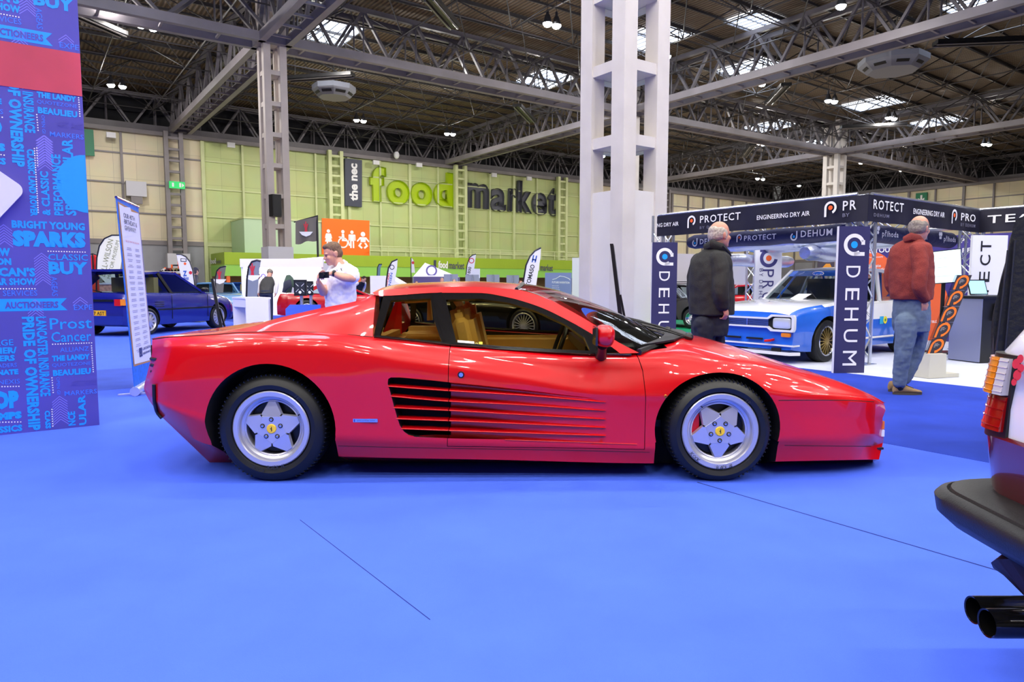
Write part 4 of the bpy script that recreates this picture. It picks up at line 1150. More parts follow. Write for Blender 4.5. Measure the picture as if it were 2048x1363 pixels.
# wall floodlights and cameras over the letters
FL = mat('floodlight_white', (225, 225, 228), .5)
for px, py, lb in ((462, 290, 'floodlight on the left part of the green wall'), (752, 325, 'floodlight above the lime letter f'), (838, 330, 'floodlight above the second lime letter o'), (988, 350, 'floodlight above the grey letter a'), (1058, 357, 'floodlight above the grey letter e'), (222, 270, 'floodlight on the cream wall beside the printed wall')):
    c = PLN(px, py, WALLP - d2 * 1.2, WN); mb = MB(); mb.box(c, (.7, .25, .45), FL, d1, d2); mb.bar(c + Z1 * .2, c + d2 * 1.05 + Z1 * .35, .08, SATB); tag(mb.build('floodlight', angle=0), 'small white ' + lb, 'floodlight')
c = PLN(793, 310, WALLP - d2 * 1.3, WN); mb = MB(); mb.ell(c, (.32, .32, .4), FL, 14, 10); mb.bar(c, c + d2 * 1.2, .1, SATB); tag(mb.build('security_camera'), 'white dome camera on the top edge of the green wall', 'camera')

# lime fronted food kiosk along the wall
KO = 6.1
KP = WALLP - d2 * KO
LIMEW = mat('lime_fascia', (152, 182, 40), .5, noise=(.4, .05)); GRNW = mat('bright_green_panel', (146, 206, 88), .5); WOOD = mat('kiosk_brown', (120, 92, 66), .6)
kx0 = (PLN(449, 520, KP, WN) - KP).dot(d1); kx1 = (PLN(1175, 520, KP, WN) - KP).dot(d1)
t = thing('food_kiosk', 'long lime green food kiosk along the foot of the green wall', 'kiosk', KP + d1 * kx0)
def kbox(name, s0, s1, z0, z1, m, dep=KO - .8, off=0):
    mb = MB(); c = KP + d1 * ((s0 + s1) / 2) + d2 * (dep / 2 + off) + Z1 * ((z0 + z1) / 2); mb.box(c, (s1 - s0, dep, z1 - z0), m, d1, d2); return mb.build(name, t, angle=0)
kbox('fascia', kx0, kx1, 2.75, 3.85, LIMEW); kbox('lower_panel', kx0, kx1, 1.75, 2.75, GRNW, off=.05); kbox('counter_recess', kx0, kx1, 0.01, 1.75, WOOD, dep=KO - 3, off=2.0)
for i in range(9):
    s_ = kx0 + .3 + (kx1 - kx0 - .6) * i / 8; kbox('post', s_ - .15, s_ + .15, 0.01, 1.75, LIMEW if i % 2 else mat('kiosk_orange', (235, 110, 50), .5), dep=.3, off=.1)
kbox('orange_panel', (PLN(698, 560, KP, WN) - KP).dot(d1), (PLN(722, 560, KP, WN) - KP).dot(d1), .01, 1.7, mat('kiosk_orange', (235, 110, 50), .5), dep=.2, off=.0)
mb = MB()
for (x0, x1, xm, yb, yt) in ((876, 928, 895, 537, 522), (1062, 1105, 1078, 541, 527)):
    ptext(mb, 'food', KP, WN, (x0, yb - 1), (xm, yb), (x0, yt - 1), WHITE, .04, .05); ptext(mb, 'market', KP, WN, (xm + 2, yb), (x1, yb + 1.5), (xm + 2, yt + .5), GREYL, .02, .05)
    quad(mb, *[PLN(x, y, KP, WN) + WN * .05 for x, y in ((x0 - 9, yb), (x0 - 4, yb), (x0 - 4, yt - 2), (x0 - 9, yt - 2))], SGN)
# the same name on the end of the kiosk that faces left
E0 = KP + d1 * (kx0 - .02)
ptext(mb, 'food', E0, -d1, (421, 528), (433, 527), (421, 517), WHITE, .04, .05); ptext(mb, 'market', E0, -d1, (434, 527), (443, 526), (434, 519), GREYL, .02, .05)
mb.build('kiosk_lettering', t, angle=0, fixn=False, weld=False)
# railing on the kiosk roof
rl = thing('railing', 'pale green railing on the roof of the lime kiosk', 'railing', KP + Z1 * 3.85)
mb = MB(); s0 = (PLN(745, 500, KP, WN) - KP).dot(d1)
for z in (4.35, 4.85): mb.tube([KP + d2 * .6 + d1 * s0 + Z1 * z, KP + d2 * .6 + d1 * kx1 + Z1 * z], .045, STEELG, 6)
mb.build('rail', rl)
i = 0
while s0 + i * 2.0 < kx1:
    mb = MB(); mb.tube([KP + d2 * .6 + d1 * (s0 + i * 2) + Z1 * 3.85, KP + d2 * .6 + d1 * (s0 + i * 2) + Z1 * 4.85], .045, STEELG, 6); mb.build('baluster', rl); i += 1
# mint block with the orange toilet sign
BP = WALLP - d2 * 5.0
MINT = mat('mint_block', (188, 216, 178), .6)
s0 = (PLN(489, 470, BP, WN) - BP).dot(d1); s1 = (PLN(741, 470, BP, WN) - BP).dot(d1); ztop = PLN(741, 449, BP, WN).z
mb = MB(); mb.box(BP + d1 * ((s0 + s1) / 2) + d2 * 2.4 + Z1 * ((3.85 + ztop) / 2), (s1 - s0, 4.7, ztop - 3.85), MINT, d1, d2)
mb.box(BP + d1 * ((s0 + s1) / 2) + d2 * 2.4 + Z1 * (ztop + .05), (s1 - s0 + .1, 4.9, .14), STEELG, d1, d2); tag(mb.build('mint_block', angle=0), 'plain mint green block standing on the kiosk behind the orange toilet sign', 'service block')
t = thing('toilet_sign', 'large orange sign with four white toilet pictograms', 'sign', PLN(690, 512, BP, WN))
ORG = mat('sign_orange', (255, 112, 8), .5)
TP = BP - d2 * .12
Q = lambda x, y, o=0: PLN(x, y, TP, WN) + WN * o
mb = MB(); mb.prism([Q(644, 513), Q(739, 516), Q(739, 441), Q(644, 436)], d2 * .1, ORG); mb.build('sign_board', t, angle=0)
mb = MB()
ec = Q(690, 480, .015)
def pict(cx, cy, k):
    c = Q(cx, cy, .015); u, w = d1, Z1; s_ = .0245
    def P2(x, y): return c + u * (x * s_) + w * (y * s_)
    def poly(ps): mb.add([P2(x, y) for x, y in ps], [tuple(range(len(ps)))], WHITE)
    def dsk(x, y, r, r2=None): disc(mb, P2(x, y), u, w, r * s_, WHITE, 18, r2 and r2 * s_)
    if k == 'w':
        dsk(0, 30, 7); poly([(-9, 21), (9, 21), (12, 16), (15, 2), (11, 1), (7, 14), (15, -12), (-15, -12), (-7, 14), (-11, 1), (-15, 2), (-12, 16)])
        poly([(-8, -12), (-2, -12), (-2, -32), (-8, -32)]); poly([(2, -12), (8, -12), (8, -32), (2, -32)])
    if k == 'm':
        dsk(0, 30, 7); poly([(-13, 21), (13, 21), (15, 18), (15, -4), (10, -4), (10, 14), (-10, 14), (-10, -4), (-15, -4), (-15, 18)]); poly([(-9, 14), (9, 14), (9, -34), (2, -34), (2, -6), (-2, -6), (-2, -34), (-9, -34)])
    if k == 'c':
        dsk(2, 32, 7); poly([(-3, 24), (7, 24), (9, 0), (20, 0), (20, -6), (-3, -6)]); dsk(2, -12, 22, 16.5); poly([(-16, 12), (0, 12), (0, 8), (-16, 8)]); poly([(20, -2), (26, -24), (32, -24), (32, -20), (26, -2)])
    if k == 'b':
        dsk(0, 24, 10); poly([(-28, -4), (-24, -8), (-12, 4), (-11, -8), (11, -8), (12, 4), (24, -8), (28, -4), (14, 12), (-14, 12)]); poly([(-12, -10), (-4, -12), (-12, -22), (-2, -30), (-7, -36), (-22, -24)]); poly([(12, -10), (4, -12), (12, -22), (2, -30), (7, -36), (22, -24)])
pict(657, 477, 'w'); pict(685, 479, 'c'); pict(704, 479, 'm'); pict(726, 480, 'b'); mb.build('pictograms', t, angle=0, fixn=False)
# running man sign on the wall column, green exit sign on the right wall
EXG = mat('exit_green', (10, 120, 80), .5); EXL = mat('exit_green_lit', (40, 190, 100), .5, emit=.6)
c = PLN(354, 370, node(0, 1) - d2 * 1.5, WN); mb = MB(); mb.box(c, (1.3, .2, .62), EXL, d1, d2)
for x in (-.35, .25): mb.box(c + d1 * x - d2 * .11, (.16, .02, .36), WHITE, d1, d2)
mb.prism([c + d1 * .4 - d2 * .105 + Z1 * .18, c + d1 * .58 - d2 * .105, c + d1 * .4 - d2 * .105 - Z1 * .18], -d2 * .02, WHITE); tag(mb.build('exit_sign', angle=0), 'lit green running-man exit sign on the wall column at left', 'exit sign')
c = PLN(1843, 397, CORN - d1 * .4, d1); t = thing('exit_sign', 'dark green sign with a white down arrow on the right hand wall', 'exit sign', c)
mb = MB(); mb.box(c, (.16, 1.55, 1.65), EXG, d1, d2); mb.build('sign_board', t, angle=0)
mb = MB(); e = -d1 * .09; r = -d2
mb.prism([c + e + r * x + Z1 * y for x, y in ((-.13, .5), (.13, .5), (.13, -.1), (.42, .1), (.42, -.15), (0, -.55), (-.42, -.15), (-.42, .1), (-.13, -.1))], e * .1, WHITE); mb.build('arrow', t, angle=0)
c = PLN(177, 285, WALLP - d2 * .6, WN); mb = MB(); mb.box(c, (.8, .2, 2.2), EXG, d1, d2); tag(mb.build('wall_banner', angle=0), 'dark green strip sign on the cream wall at the edge of the printed wall', 'sign')
# loudspeaker hung in the brownish column, grey box on wall
c = node(0, 0) + Z1 * 5.6 - d2 * .5 - d1 * .25; t = thing('loudspeaker', 'black loudspeaker hung on the brownish lattice column', 'loudspeaker', c)
mb = MB(); mb.prism([c + d1 * x - d2 * y - Z1 * .62 for x, y in ((-.4, 0), (.4, 0), (.25, .55), (-.25, .55))], Z1 * 1.25, BLACK); mb.build('cabinet', t, angle=0)
mb = MB(); mb.box(c - d2 * .56, (.44, .03, 1.1), SATB, d1, d2); mb.build('grille', t, angle=0)
mb = MB(); mb.tube([c + d2 * .0, c + d2 * .3], .06, SATB, 8); mb.build('bracket', t)
c = PLN(272, 378, WALLP - d2 * .7, WN); mb = MB(); mb.box(c, (1.6, .7, 1.3), mat('grey_cladding', (196, 196, 204), .6), d1, d2); mb.box(c - Z1 * .9, (.9, .5, .8), STEEL, d1, d2); tag(mb.build('wall_heater', angle=0), 'grey service box high on the cream wall above the roll-up banner', 'service box')
# ================================================================== DRYING EQUIPMENT STAND
SP0 = V((4.86, 9.6, 0)); ZT = 2.36
BAN = mat('stand_banner_black', (26, 25, 42), .45, noise=(3, .25)); NAVB = mat('stand_navy', (46, 44, 92), .5); DNAV = mat('duct_navy_fabric', (24, 28, 74), .55, bump=(14, .5))
ALU = mat('truss_aluminium', (205, 210, 220), .25, .8); SILVF = mat('silver_duct_foil', (205, 212, 232), .28, .75, bump=(16, .5))
DOTO = mat('logo_orange', (240, 100, 40), .5); DOTB = mat('logo_cyan', (10, 160, 235), .5)
cA = SP0; cB = SP0 + d2 * 3.62; KB = 3.62 / 4.2; cC2 = SP0 + d1 * 3.63; cD = cC2 - d2 * 4.0
def drop_logo(mb, c, ux, uy, h, m, dot, kind):
    """ring with a stem: P (stem down left) or d (stem up right), round dot inside; h = full height"""
    r = h * .36; w = r * .36; k = 1 if kind == 'P' else -1
    n = 22; an0 = -pi * .5 + .9; out = []; inn = []
    a0, a1 = (-1.15, pi) if kind == 'P' else (pi - 1.15, 2 * pi)
    cc_ = V(c) + uy * (h * .14 * k)
    disc(mb, cc_, ux, uy, r, m, n, r - w, a0, a1)
    sx = -1 if kind == 'P' else 1
    p = cc_ + ux * (sx * (r - w / 2))
    e = -uy * k * (h * .86 - r)
    quad(mb, p - ux * w / 2, p + ux * w / 2, p + ux * w / 2 + e, p - ux * w / 2 + e, m)
    disc(mb, cc_, ux, uy, r * .36, dot, 14)
def truss_post(p, label, h=ZT):
    t = thing('truss_post', label, 'post', p)
    for a in (-.13, .13):
        for b in (-.13, .13):
            mb = MB(); mb.tube([p + d1 * a + d2 * b + Z1 * .012, p + d1 * a + d2 * b + Z1 * h], .025, ALU, 8); mb.build('tube', t)
    mb = MB(); z = .1; s_ = 1
    while z < h - .3:
        for (u, v) in ((d1, d2), (d2, d1)):
            for e in (-.13, .13): mb.tube([p + u * (-.13 * s_) + v * e + Z1 * z, p + u * (.13 * s_) + v * e + Z1 * (z + .28)], .012, ALU, 6, False)
        z += .28; s_ = -s_
    mb.build('lattice', t); mb = MB(); mb.box(p + Z1 * .01, (.4, .4, .012), ALU, d1, d2); mb.build('base_plate', t, angle=0)
    return t
truss_post(cA, 'near corner truss post behind the right dark vertical sign'); truss_post(cB, 'truss post behind the left dark vertical sign'); truss_post(cC2, 'truss post at the right under the black banner'); truss_post(cC2 + d2 * 4.2, 'far truss post of the drying equipment stand')
def truss_beam(p, q, label):
    t = thing('truss_beam', label, 'truss', (p + q) / 2 + Z1 * ZT)
    d = (q - p).normalized(); n = V((-d.y, d.x, 0)); L = (q - p).length
    for a in (-.13, .13):
        for z in (ZT - .27, ZT):
            mb = MB(); mb.tube([p + n * a + Z1 * z, q + n * a + Z1 * z], .026, ALU, 8); mb.build('tube', t)
    mb = MB(); k = int(L / .3)
    for i in range(k):
        a = L * i / k; b = L * (i + 1) / k; s_ = i % 2
        for e in (-.13, .13): mb.tube([p + d * a + n * e + Z1 * (ZT - .27 * s_), p + d * b + n * e + Z1 * (ZT - .27 * (1 - s_))], .012, ALU, 6, False)
    mb.build('lattice', t); return t
truss_beam(cA, cB, 'stand truss running back left from the near corner post'); truss_beam(cA, cC2, 'stand truss from the near corner post to the right hand post'); truss_beam(cC2, cD, 'stand truss running off the right edge of the photo')
truss_beam(cC2 + d2 * .3, cC2 + d2 * 4.2, 'stand truss on the far side over the silver ducts')
def banner(name, p, q, zb, zt, out, items, label, m=BAN):
    """fabric banner with a slight sag, lettering laid along it"""
    t = thing(name, label, 'banner', (p + q) / 2 + Z1 * zb)
    d = (q - p); L = d.length; d.normalize(); o = out * .17
    def pt(s_, z, e=0): return p + d * s_ + o + out * (.015 * math.sin(s_ * 9) * (1 - (z - zb) / (zt - zb)) + e) + Z1 * z
    mb = MB(); mb.grid([[pt(L * i / 60, zb + (zt - zb) * k / 4) for k in range(5)] for i in range(61)], m); mb.grid([[pt(L * i / 60, zb + (zt - zb) * k / 4, -.006) for k in range(5)] for i in range(61)], m); mb.build('fabric', t, 60)
    mb = MB()
    for it in items:
        if it[0] == 'logo': drop_logo(mb, p + d * it[1] + o + out * .022 + Z1 * it[2], d, Z1, it[3], WHITE, it[4], it[5])
        else: text(mb, it[0], p + d * it[1] + o + out * .022 + Z1 * it[2], d, Z1, it[5] if len(it) > 5 else WHITE, it[3], it[4], .01, 1.0 if len(it) < 7 else it[6], 2)
    mb.build('banner_print', t, angle=0, weld=False, fixn=False); return t
GRW = mat('dim_print', (120, 120, 140), .5)
oL = -d1; oR = -d2
# left beam: read from far (left) to near (right): run from cB to cA
banner('fascia_banner', cB, cA + oR * .17, ZT - .38, ZT - .02, oL, [('NG DRY AIR', .02, ZT - .22, .50, .07), ('logo', .80, ZT - .19, .24, DOTO, 'P'), ('PROTECT', .98, ZT - .21, .80, .12, WHITE, 1.15), ('BY DEHUM', .98, ZT - .31, .45, .045, GRW, 1.3), ('ENGINEERING DRY AIR', 2.08, ZT - .24, .88, .07), ('logo', 3.27, ZT - .19, .25, DOTO, 'P'), ('PR', 3.45, ZT - .21, .19, .13, WHITE, 1.2), ('BY', 3.45, ZT - .30, .1, .05, GRW)], 'black banner along the left stand truss lettered engineering dry air')
banner('fascia_banner', cA + oL * .17, cC2, ZT - .38, ZT - .02, oR, [('ROTECT', .10, ZT - .21, .85, .13, WHITE, 1.2), ('DEHUM', .12, ZT - .31, .42, .045, GRW, 1.3), ('ENGINEERING DRY AIR', 1.25, ZT - .21, 1.02, .08), ('logo', 2.62, ZT - .19, .26, DOTO, 'P'), ('PRO', 2.86, ZT - .22, .55, .12, WHITE, 1.1), ('BY DEHUM', 2.86, ZT - .31, .55, .05, GRW, 1.3)], 'black banner over the red fleece man lettered engineering dry air')
banner('fascia_banner', cC2 + oR * .17, cD, ZT - .38, ZT - .02, oL, [('TECT', .12, ZT - .24, .9, .13, WHITE, 1.2), ('logo', 1.9, ZT - .19, .26, DOTO, 'P')], 'black banner end running off the right edge above the white banner')
# inflatable navy ducts hung under the trusses
def duct(p, q, z, r, items, out, label, m=DNAV, name='air_duct', ribs=None):
    t = thing(name, label, 'air duct', (p + q) / 2 + Z1 * z)
    d = (q - p).normalized(); L = (q - p).length; n = max(8, int(L / .12)); pts = []; rr = []
    for i in range(n + 1):
        s_ = L * i / n; pts.append(p + d * s_ + Z1 * (z + .008 * math.sin(s_ * 7))); rr.append(r * (1 + .02 * math.sin(s_ * 11 + 1)) * (.75 if i in (0, n) else 1))
    mb = MB(); mb.tube(pts, rr, m, 20); mb.build('sleeve', t, 60)
    if items:
        mb = MB(); a = .12
        for it in items:
            o = p + d * it[1] + out * (r * 1.03) + Z1 * (z + it[2])
            if it[0] == 'logo': drop_logo(mb, o, d, Z1, it[3], WHITE, it[4], it[5])
            elif it[0] == 'leaf':
                for (x, y, rx) in ((-.03, .05, .035), (.03, .05, .035), (-.02, -.01, .025), (.02, -.01, .025)): disc(mb, o + d * x + Z1 * y, d, Z1, rx, WHITE, 12)
            else: text(mb, it[0], o, d, Z1, WHITE, it[3], it[4], .012, 1.15, 2)
        mb.build('sleeve_print', t, angle=0, weld=False, fixn=False)
    return t
zd = ZT - .48
duct(cB + d1 * .45 - d2 * .25, cA + d1 * .25 + d2 * .2, zd, .125, [('logo', .22, 0, .17, DOTB, 'd'), ('DEHUM', .34, -.05, .48, .09), ('logo', 1.20, 0, .15, DOTO, 'P'), ('PROTECT', 1.30, -.04, .62, .085), ('logo', 2.24, 0, .17, DOTB, 'd'), ('DEHUM', 2.36, -.04, .52, .10)], oL, 'navy inflatable duct behind the left black banner')
duct(cA + d1 * .1 + d2 * .3, cC2 + d2 * .3, zd, .135, [('leaf', .68, .02), ('p\u0159\u00edhoda', .82, -.07, .5, .12), ('PROTECT', 1.75, -.04, .55, .10), ('leaf', 2.75, .02), ('p\u0159\u00edhoda', 2.88, -.07, .45, .12)], oR, 'navy inflatable duct behind the right black banner')
for k, (dx, zz, r, lb) in enumerate(((.9, zd - .06, .11, 'silver foil duct nearest the left black banner'), (1.45, zd + .02, .14, 'silver foil duct hung in the middle of the stand'), (2.2, zd - .02, .14, 'silver foil duct on the far side of the stand'))):
    duct(cB + d1 * dx - d2 * .3, cA + d1 * dx + d2 * .45, zz, r, None, oL, lb, SILVF, 'foil_duct')
duct(cA + d1 * .6 + d2 * 1.2, cA + d1 * 2.3 + d2 * 1.2, zd - .26, .125, None, oL, 'silver foil duct crossing above the blue and white saloon', SILVF, 'foil_duct')
duct(cB + d1 * .6 - d2 * .4, cB + d1 * 3.4 - d2 * .4, zd - .30, .12, None, oL, 'silver foil duct across the far left end of the stand', SILVF, 'foil_duct')
# ------------------------------------------------ dark vertical DEHUM signs
def tall_sign(bl, br, ztop, Y, letters, label, logo_y, lw=.5, word='DEHUM', m=NAVB, dot=DOTB, ink=WHITE, kind='d', small=None, edge=WHITE, zbot=.002, up=False, cx=.5):
    a = W(bl[0], bl[1], Y); b = W(br[0], br[1], Y + (.03))
    a = V((a.x, a.y, 0)); b = V((b.x, b.y, 0)); ux = (b - a).normalized(); w = (b - a).length; nb = V((ux.y, -ux.x, 0))
    t = thing('vertical_sign', label, 'sign', a)
    mb = MB(); mb.prism([a + Z1 * zbot, b + Z1 * zbot, b + Z1 * ztop, a + Z1 * ztop], -nb * .05, m, edge); mb.build('sign_board', t, angle=0)
    mb = MB(); e = nb * .004
    if kind:
        c = a + ux * (w * .5) + Z1 * logo_y + e; r = w * .34
        disc(mb, c, ux, Z1, r, ink, 26, r * .66, .35, 2 * pi - .9) if kind == 'd' else disc(mb, c, ux, Z1, r, ink, 26, r * .62, pi * .5 - .1, 2.5 * pi - 1.7)
        quad(mb, *[c + ux * x * r + Z1 * y * r for x, y in (((0, -1.0), (1.0, -1.0), (1.0, -.66), (0, -.66)) if kind == 'd' else ((-1.0, .66), (0, .66), (0, 1.0), (-1.0, 1.0)))], ink)
        if kind == 'd': quad(mb, *[c + ux * x * r + Z1 * y * r for x, y in ((.66, 0), (1.0, 0), (1.0, .42), (.66, .42))], ink)
        disc(mb, c, ux, Z1, r * .32, dot, 16)
    for ch, zc, hh in letters:       # letters lie on their side, tops to the right
        text(mb, ch, a + ux * (w * (cx - lw / 2)) + Z1 * (zc + hh / 2) + e, -Z1, ux, ink, hh, w * lw, 0, res=4) if not up else text(mb, ch, a + ux * (w * (cx + lw / 2)) + Z1 * (zc - hh / 2) + e, Z1, -ux, ink, hh, w * lw, .01, res=4)
    if small:
        for ch, zc, hh in small: text(mb, ch, a + ux * (w * .16) + Z1 * (zc + hh / 2) + e, -Z1, ux, ink, hh, w * .14, 0)
    mb.build('sign_print', t, angle=0, weld=False, fixn=False)
    return t, a
def zof(py, Y): return W(1024, py, Y).z
Ys = 8.62
tall_sign((1667, 745), (1728, 748), zof(452, Ys), Ys, [(c, zof(y, Ys), (h) / 165) for c, y, h in (('D', 543, 24), ('E', 588, 25), ('H', 628, 27), ('U', 671, 27), ('M', 716, 31))], 'dark blue vertical sign with white letters standing between race saloon and red fleece man', zof(489, Ys), .45)
Ys = 11.9
tall_sign((1301, 700), (1351, 700), zof(484, Ys), Ys, [(c, zof(y, Ys), (h) / 122) for c, y, h in (('D', 552, 20), ('E', 585, 20), ('H', 617, 20), ('U', 651, 20), ('M', 685, 22))], 'dark blue vertical sign with white letters in front of the white boxed column base', zof(513, Ys), .42)
# white hanging banners
Ys = 13.2
PW = mat('white_banner', (226, 228, 240), .5)
tall_sign((1506, 690), (1558, 690), zof(493, Ys), Ys, [(c, zof(y, Ys), 16 / 108) for c, y in (('P', 546), ('R', 569), ('O', 592), ('T', 614), ('E', 637), ('C', 660))], 'white vertical banner with an orange dotted logo between black jacket and race saloon', zof(516, Ys), .42, m=PW, dot=DOTO, ink=mat('banner_navy_ink', (60, 58, 120), .5), kind='P', small=[(c, zof(y, Ys), 7 / 108) for c, y in (('B', 540), ('Y', 549), ('D', 563), ('E', 574), ('H', 585), ('U', 596), ('M', 607))])
Ys = 10.4
tall_sign((1934, 690), (2003, 690), zof(470, Ys), Ys, [(c, zof(y, Ys), 21 / 133) for c, y in (('T', 492), ('C', 520), ('E', 553), ('T', 582))], 'white vertical banner at right lettered in black behind the laptop', 0, .30, m=PW, ink=mat('banner_black_ink', (20, 20, 26), .5), kind=None, up=True, cx=.38)
# ------------------------------------------------ printed backdrop (plane along d2, facing the aisle)
BPp = cA + d1 * 5.1; BN = -d1
BD = mat('backdrop_purple', (62, 52, 132), .55, noise=(1.2, .12)); BDO = mat('backdrop_orange', (238, 104, 56), .55)
t = thing('backdrop', 'purple printed backdrop with orange circle behind the red fleece man', 'backdrop', BPp)
mb = MB(); mb.prism([BPp + d2 * 3.2, BPp - d2 * 3.5, BPp - d2 * 3.5 + d1 * .06, BPp + d2 * 3.2 + d1 * .06], Z1 * 2.05, mat('backdrop_edge', (40, 36, 80), .6), BD); mb.v = [(x, y, z + .006) for x, y, z in mb.v]; mb.build('backdrop_panel', t, angle=0)
mb = MB()
def B_(x, y, o=.006): return PLN(x, y, BPp, BN) + BN * o
ptext(mb, 'MORE YOUR', BPp, BN, (1716, 496), (1790, 492), (1716, 484), WHITE, .02, .008); ptext(mb, 'BEFORE YOUR', BPp, BN, (1697, 508), (1790, 504), (1697, 497), WHITE, .02, .008)
ptext(mb, 'PERFECT PL', BPp, BN, (1866, 489), (1936, 485), (1866, 480), WHITE, .02, .008); ptext(mb, 'RE', BPp, BN, (1925, 505), (1942, 504), (1925, 496), WHITE, .02, .008)
ptext(mb, 'buydehum.com', BPp, BN, (1720, 518), (1766, 516), (1720, 513), WHITE, 0, .008)
c = B_(1735, 555, .005); disc(mb, c, -d2, Z1, .56, BDO, 40)
for i, s_ in enumerate(('the ultimate', 'dehumidification', 'system for cars', 'that matter')): ptext(mb, s_, BPp, BN, (1718, 534.5 + i * 7.2), (1718 + (44, 58, 50, 39)[i], 534 + i * 7.2), (1718, 528 + i * 7.2), WHITE, .01, .008)
c = B_(1866, 625, .005)
mb.add([c - d2 * (.30 * math.sin(2 * pi * i / 30)) + Z1 * (.62 * math.cos(2 * pi * i / 30)) for i in range(30)], [tuple(range(30))], BDO)
ptext(mb, 'COLLECTIBLE', BPp, BN, (1840, 647), (1874, 645), (1840, 642), WHITE, .01, .008)
mb.build('backdrop_print', t, angle=0, weld=False, fixn=False)
# screen on a stalk
Ys = 10.9; t = thing('monitor', 'large white lit screen at the right shoulder of the red fleece man', 'screen', W(1893, 690, Ys))
a, b, c_, d_ = W(1864, 568, Ys), W(1925, 564, Ys + .1), W(1922, 496, Ys + .1), W(1860, 503, Ys)
mb = MB(); mb.prism([a, b, c_, d_], V((.02, .06, 0)), SATB); mb.build('housing', t, angle=0)
mb = MB(); ctr = (a + b + c_ + d_) / 4; mb.add([ctr + (p - ctr) * .95 + V((0, -.004, 0)) for p in (a, b, c_, d_)], [(0, 1, 2, 3)], mat('lit_screen', (214, 240, 246), .4, emit=.85)); e_ = V((0, -.007, 0))
for y in (.2, .5, .8): mb.add([ctr + (d_.lerp(a, y).lerp(c_.lerp(b, y), x) - ctr) * .9 + e_ for x, y in ((.05, y), (.6, y), (.6, y + .012), (.05, y + .012))], [(0, 1, 2, 3)], mat('screen_line', (170, 205, 215), .5, emit=.5))
mb.build('display', t, angle=0, fixn=False)
mb = MB(); p = V((ctr.x + .03, ctr.y + .1, 0)); mb.tube([p + Z1 * .02, p + Z1 * (ctr.z)], .03, SATB, 10); mb.box(p + Z1 * .02, (.5, .4, .03), SATB); mb.build('stand', t)
# leaflet rack
g = G(1874, 757); t = thing('leaflet_rack', 'tilted rack of five leaflets on a beige foot beside the red fleece man', 'leaflet rack', g)
BEI = mat('beige_foot', (196, 194, 182), .6)
fx = V((.96, .28, 0)).normalized(); fy = V((-fx.y, fx.x, 0))
mb = MB(); o = g; mb.prism([o - fx * .14 + Z1 * .008, o + fx * .14 + Z1 * .008, o + fx * .125 + Z1 * .30, o - fx * .12 + Z1 * .30], fy * .22, BEI); mb.box(o + fx * .24 + fy * .11 + Z1 * .03, (.22, .2, .045), BEI, fx, fy); mb.build('foot', t, angle=0)
bse = o + fy * .1 + Z1 * .28; topp = W(1925, 550, g.y + .35); ud = (topp - bse); Lr = ud.length; ud.normalize()
rx_ = V((.97, .22, 0)).normalized(); rn = rx_.cross(ud).normalized()
if rn.dot(CAM - bse) < 0: rn = -rn
ACR = glass_mat('clear_acrylic', (225, 228, 230), .15)
mb = MB(); mb.box(bse + ud * (Lr / 2) - rn * .01, (.05, .012, Lr), ALU, rx_, rn, ud); mb.build('rail', t, angle=0)
ORL = mat('leaflet_orange', (250, 120, 30), .5); LBK = mat('leaflet_dark', (48, 46, 56), .5)
for i in range(5):
    cz = bse + ud * (Lr * (i + .5) / 5) + rn * (.02)
    h = Lr / 5 * .98; w = .215
    mb = MB(); mb.box(cz - rn * .006, (w + .01, .03, h), ACR, rx_, rn, ud); mb.build('pocket', t, angle=0)
    lf = thing('leaflet', ['lowest', 'second lowest', 'middle', 'second highest', 'topmost'][i] + ' dark leaflet with an orange horseshoe in the tilted rack', 'leaflet', cz, 'horseshoe leaflets in the rack')
    mb = MB(); mb.box(cz + rn * .013, (w, .004, h * .97), LBK, rx_, rn, ud); mb.build('sheet', lf, angle=0)
    mb = MB(); c_ = cz + rn * .0165 + ud * (h * .06); u2 = (rx_ * .97 - ud * .0).normalized()
    disc(mb, c_, u2, ud, .092, ORL, 30, .062, -1.15, pi)
    mb.box(c_ - u2 * .077 - ud * .055, (.030, .001, .11), ORL, u2, rn, ud); mb.box(c_ + u2 * .018 - ud * .080, (.05, .001, .028), ORL, (u2 * .9 + ud * .3).normalized(), rn, (ud * .9 - u2 * .3).normalized())
    for k, s_ in enumerate(('THE BEST', 'PROTECTION', 'FOR YOUR', 'CAR')): text(mb, s_, c_ - u2 * .042 + ud * (.022 - k * .015) + rn * .001, u2, ud, WHITE, None, .008)
    mb.build('leaflet_print', lf, angle=0, weld=False, fixn=False)
# black counter with laptop and tablet
g = G(1960, 727); t = thing('counter', 'black counter carrying a laptop at the right of the stand', 'counter', g)
mb = MB(); mb.box(g + fx * .3 + fy * .25 + Z1 * .47, (.62, .5, .92), SATB, fx, fy); mb.build('cabinet', t, angle=0)
mb = MB(); mb.box(g - fx * .015 + fy * .25 + Z1 * .47, (.01, .5, .9), mat('counter_silver', (150, 155, 185), .35, .6), fx, fy); mb.build('side_panel', t, angle=0)
mb = MB(); mb.box(g + fx * .3 + fy * .25 + Z1 * .945, (.68, .56, .03), SATB, fx, fy); mb.build('counter_top', t, angle=0)
lp = thing('laptop', 'open laptop with a pale blue screen on the black counter', 'laptop', g + fx * .3 + fy * .3 + Z1 * .96)
c_ = g + fx * .3 + fy * .2 + Z1 * .968; mb = MB(); mb.box(c_, (.34, .24, .015), ALU, fx, fy); mb.build('base', lp, angle=0)
up_ = (Z1 * .95 + fy * .3).normalized(); nn = up_.cross(fx).normalized(); c2 = c_ + fy * .12 + up_ * .12; mb = MB(); mb.box(c2, (.34, .01, .23), SATB, fx, nn, up_); e = nn if nn.dot(CAM - c2) > 0 else -nn
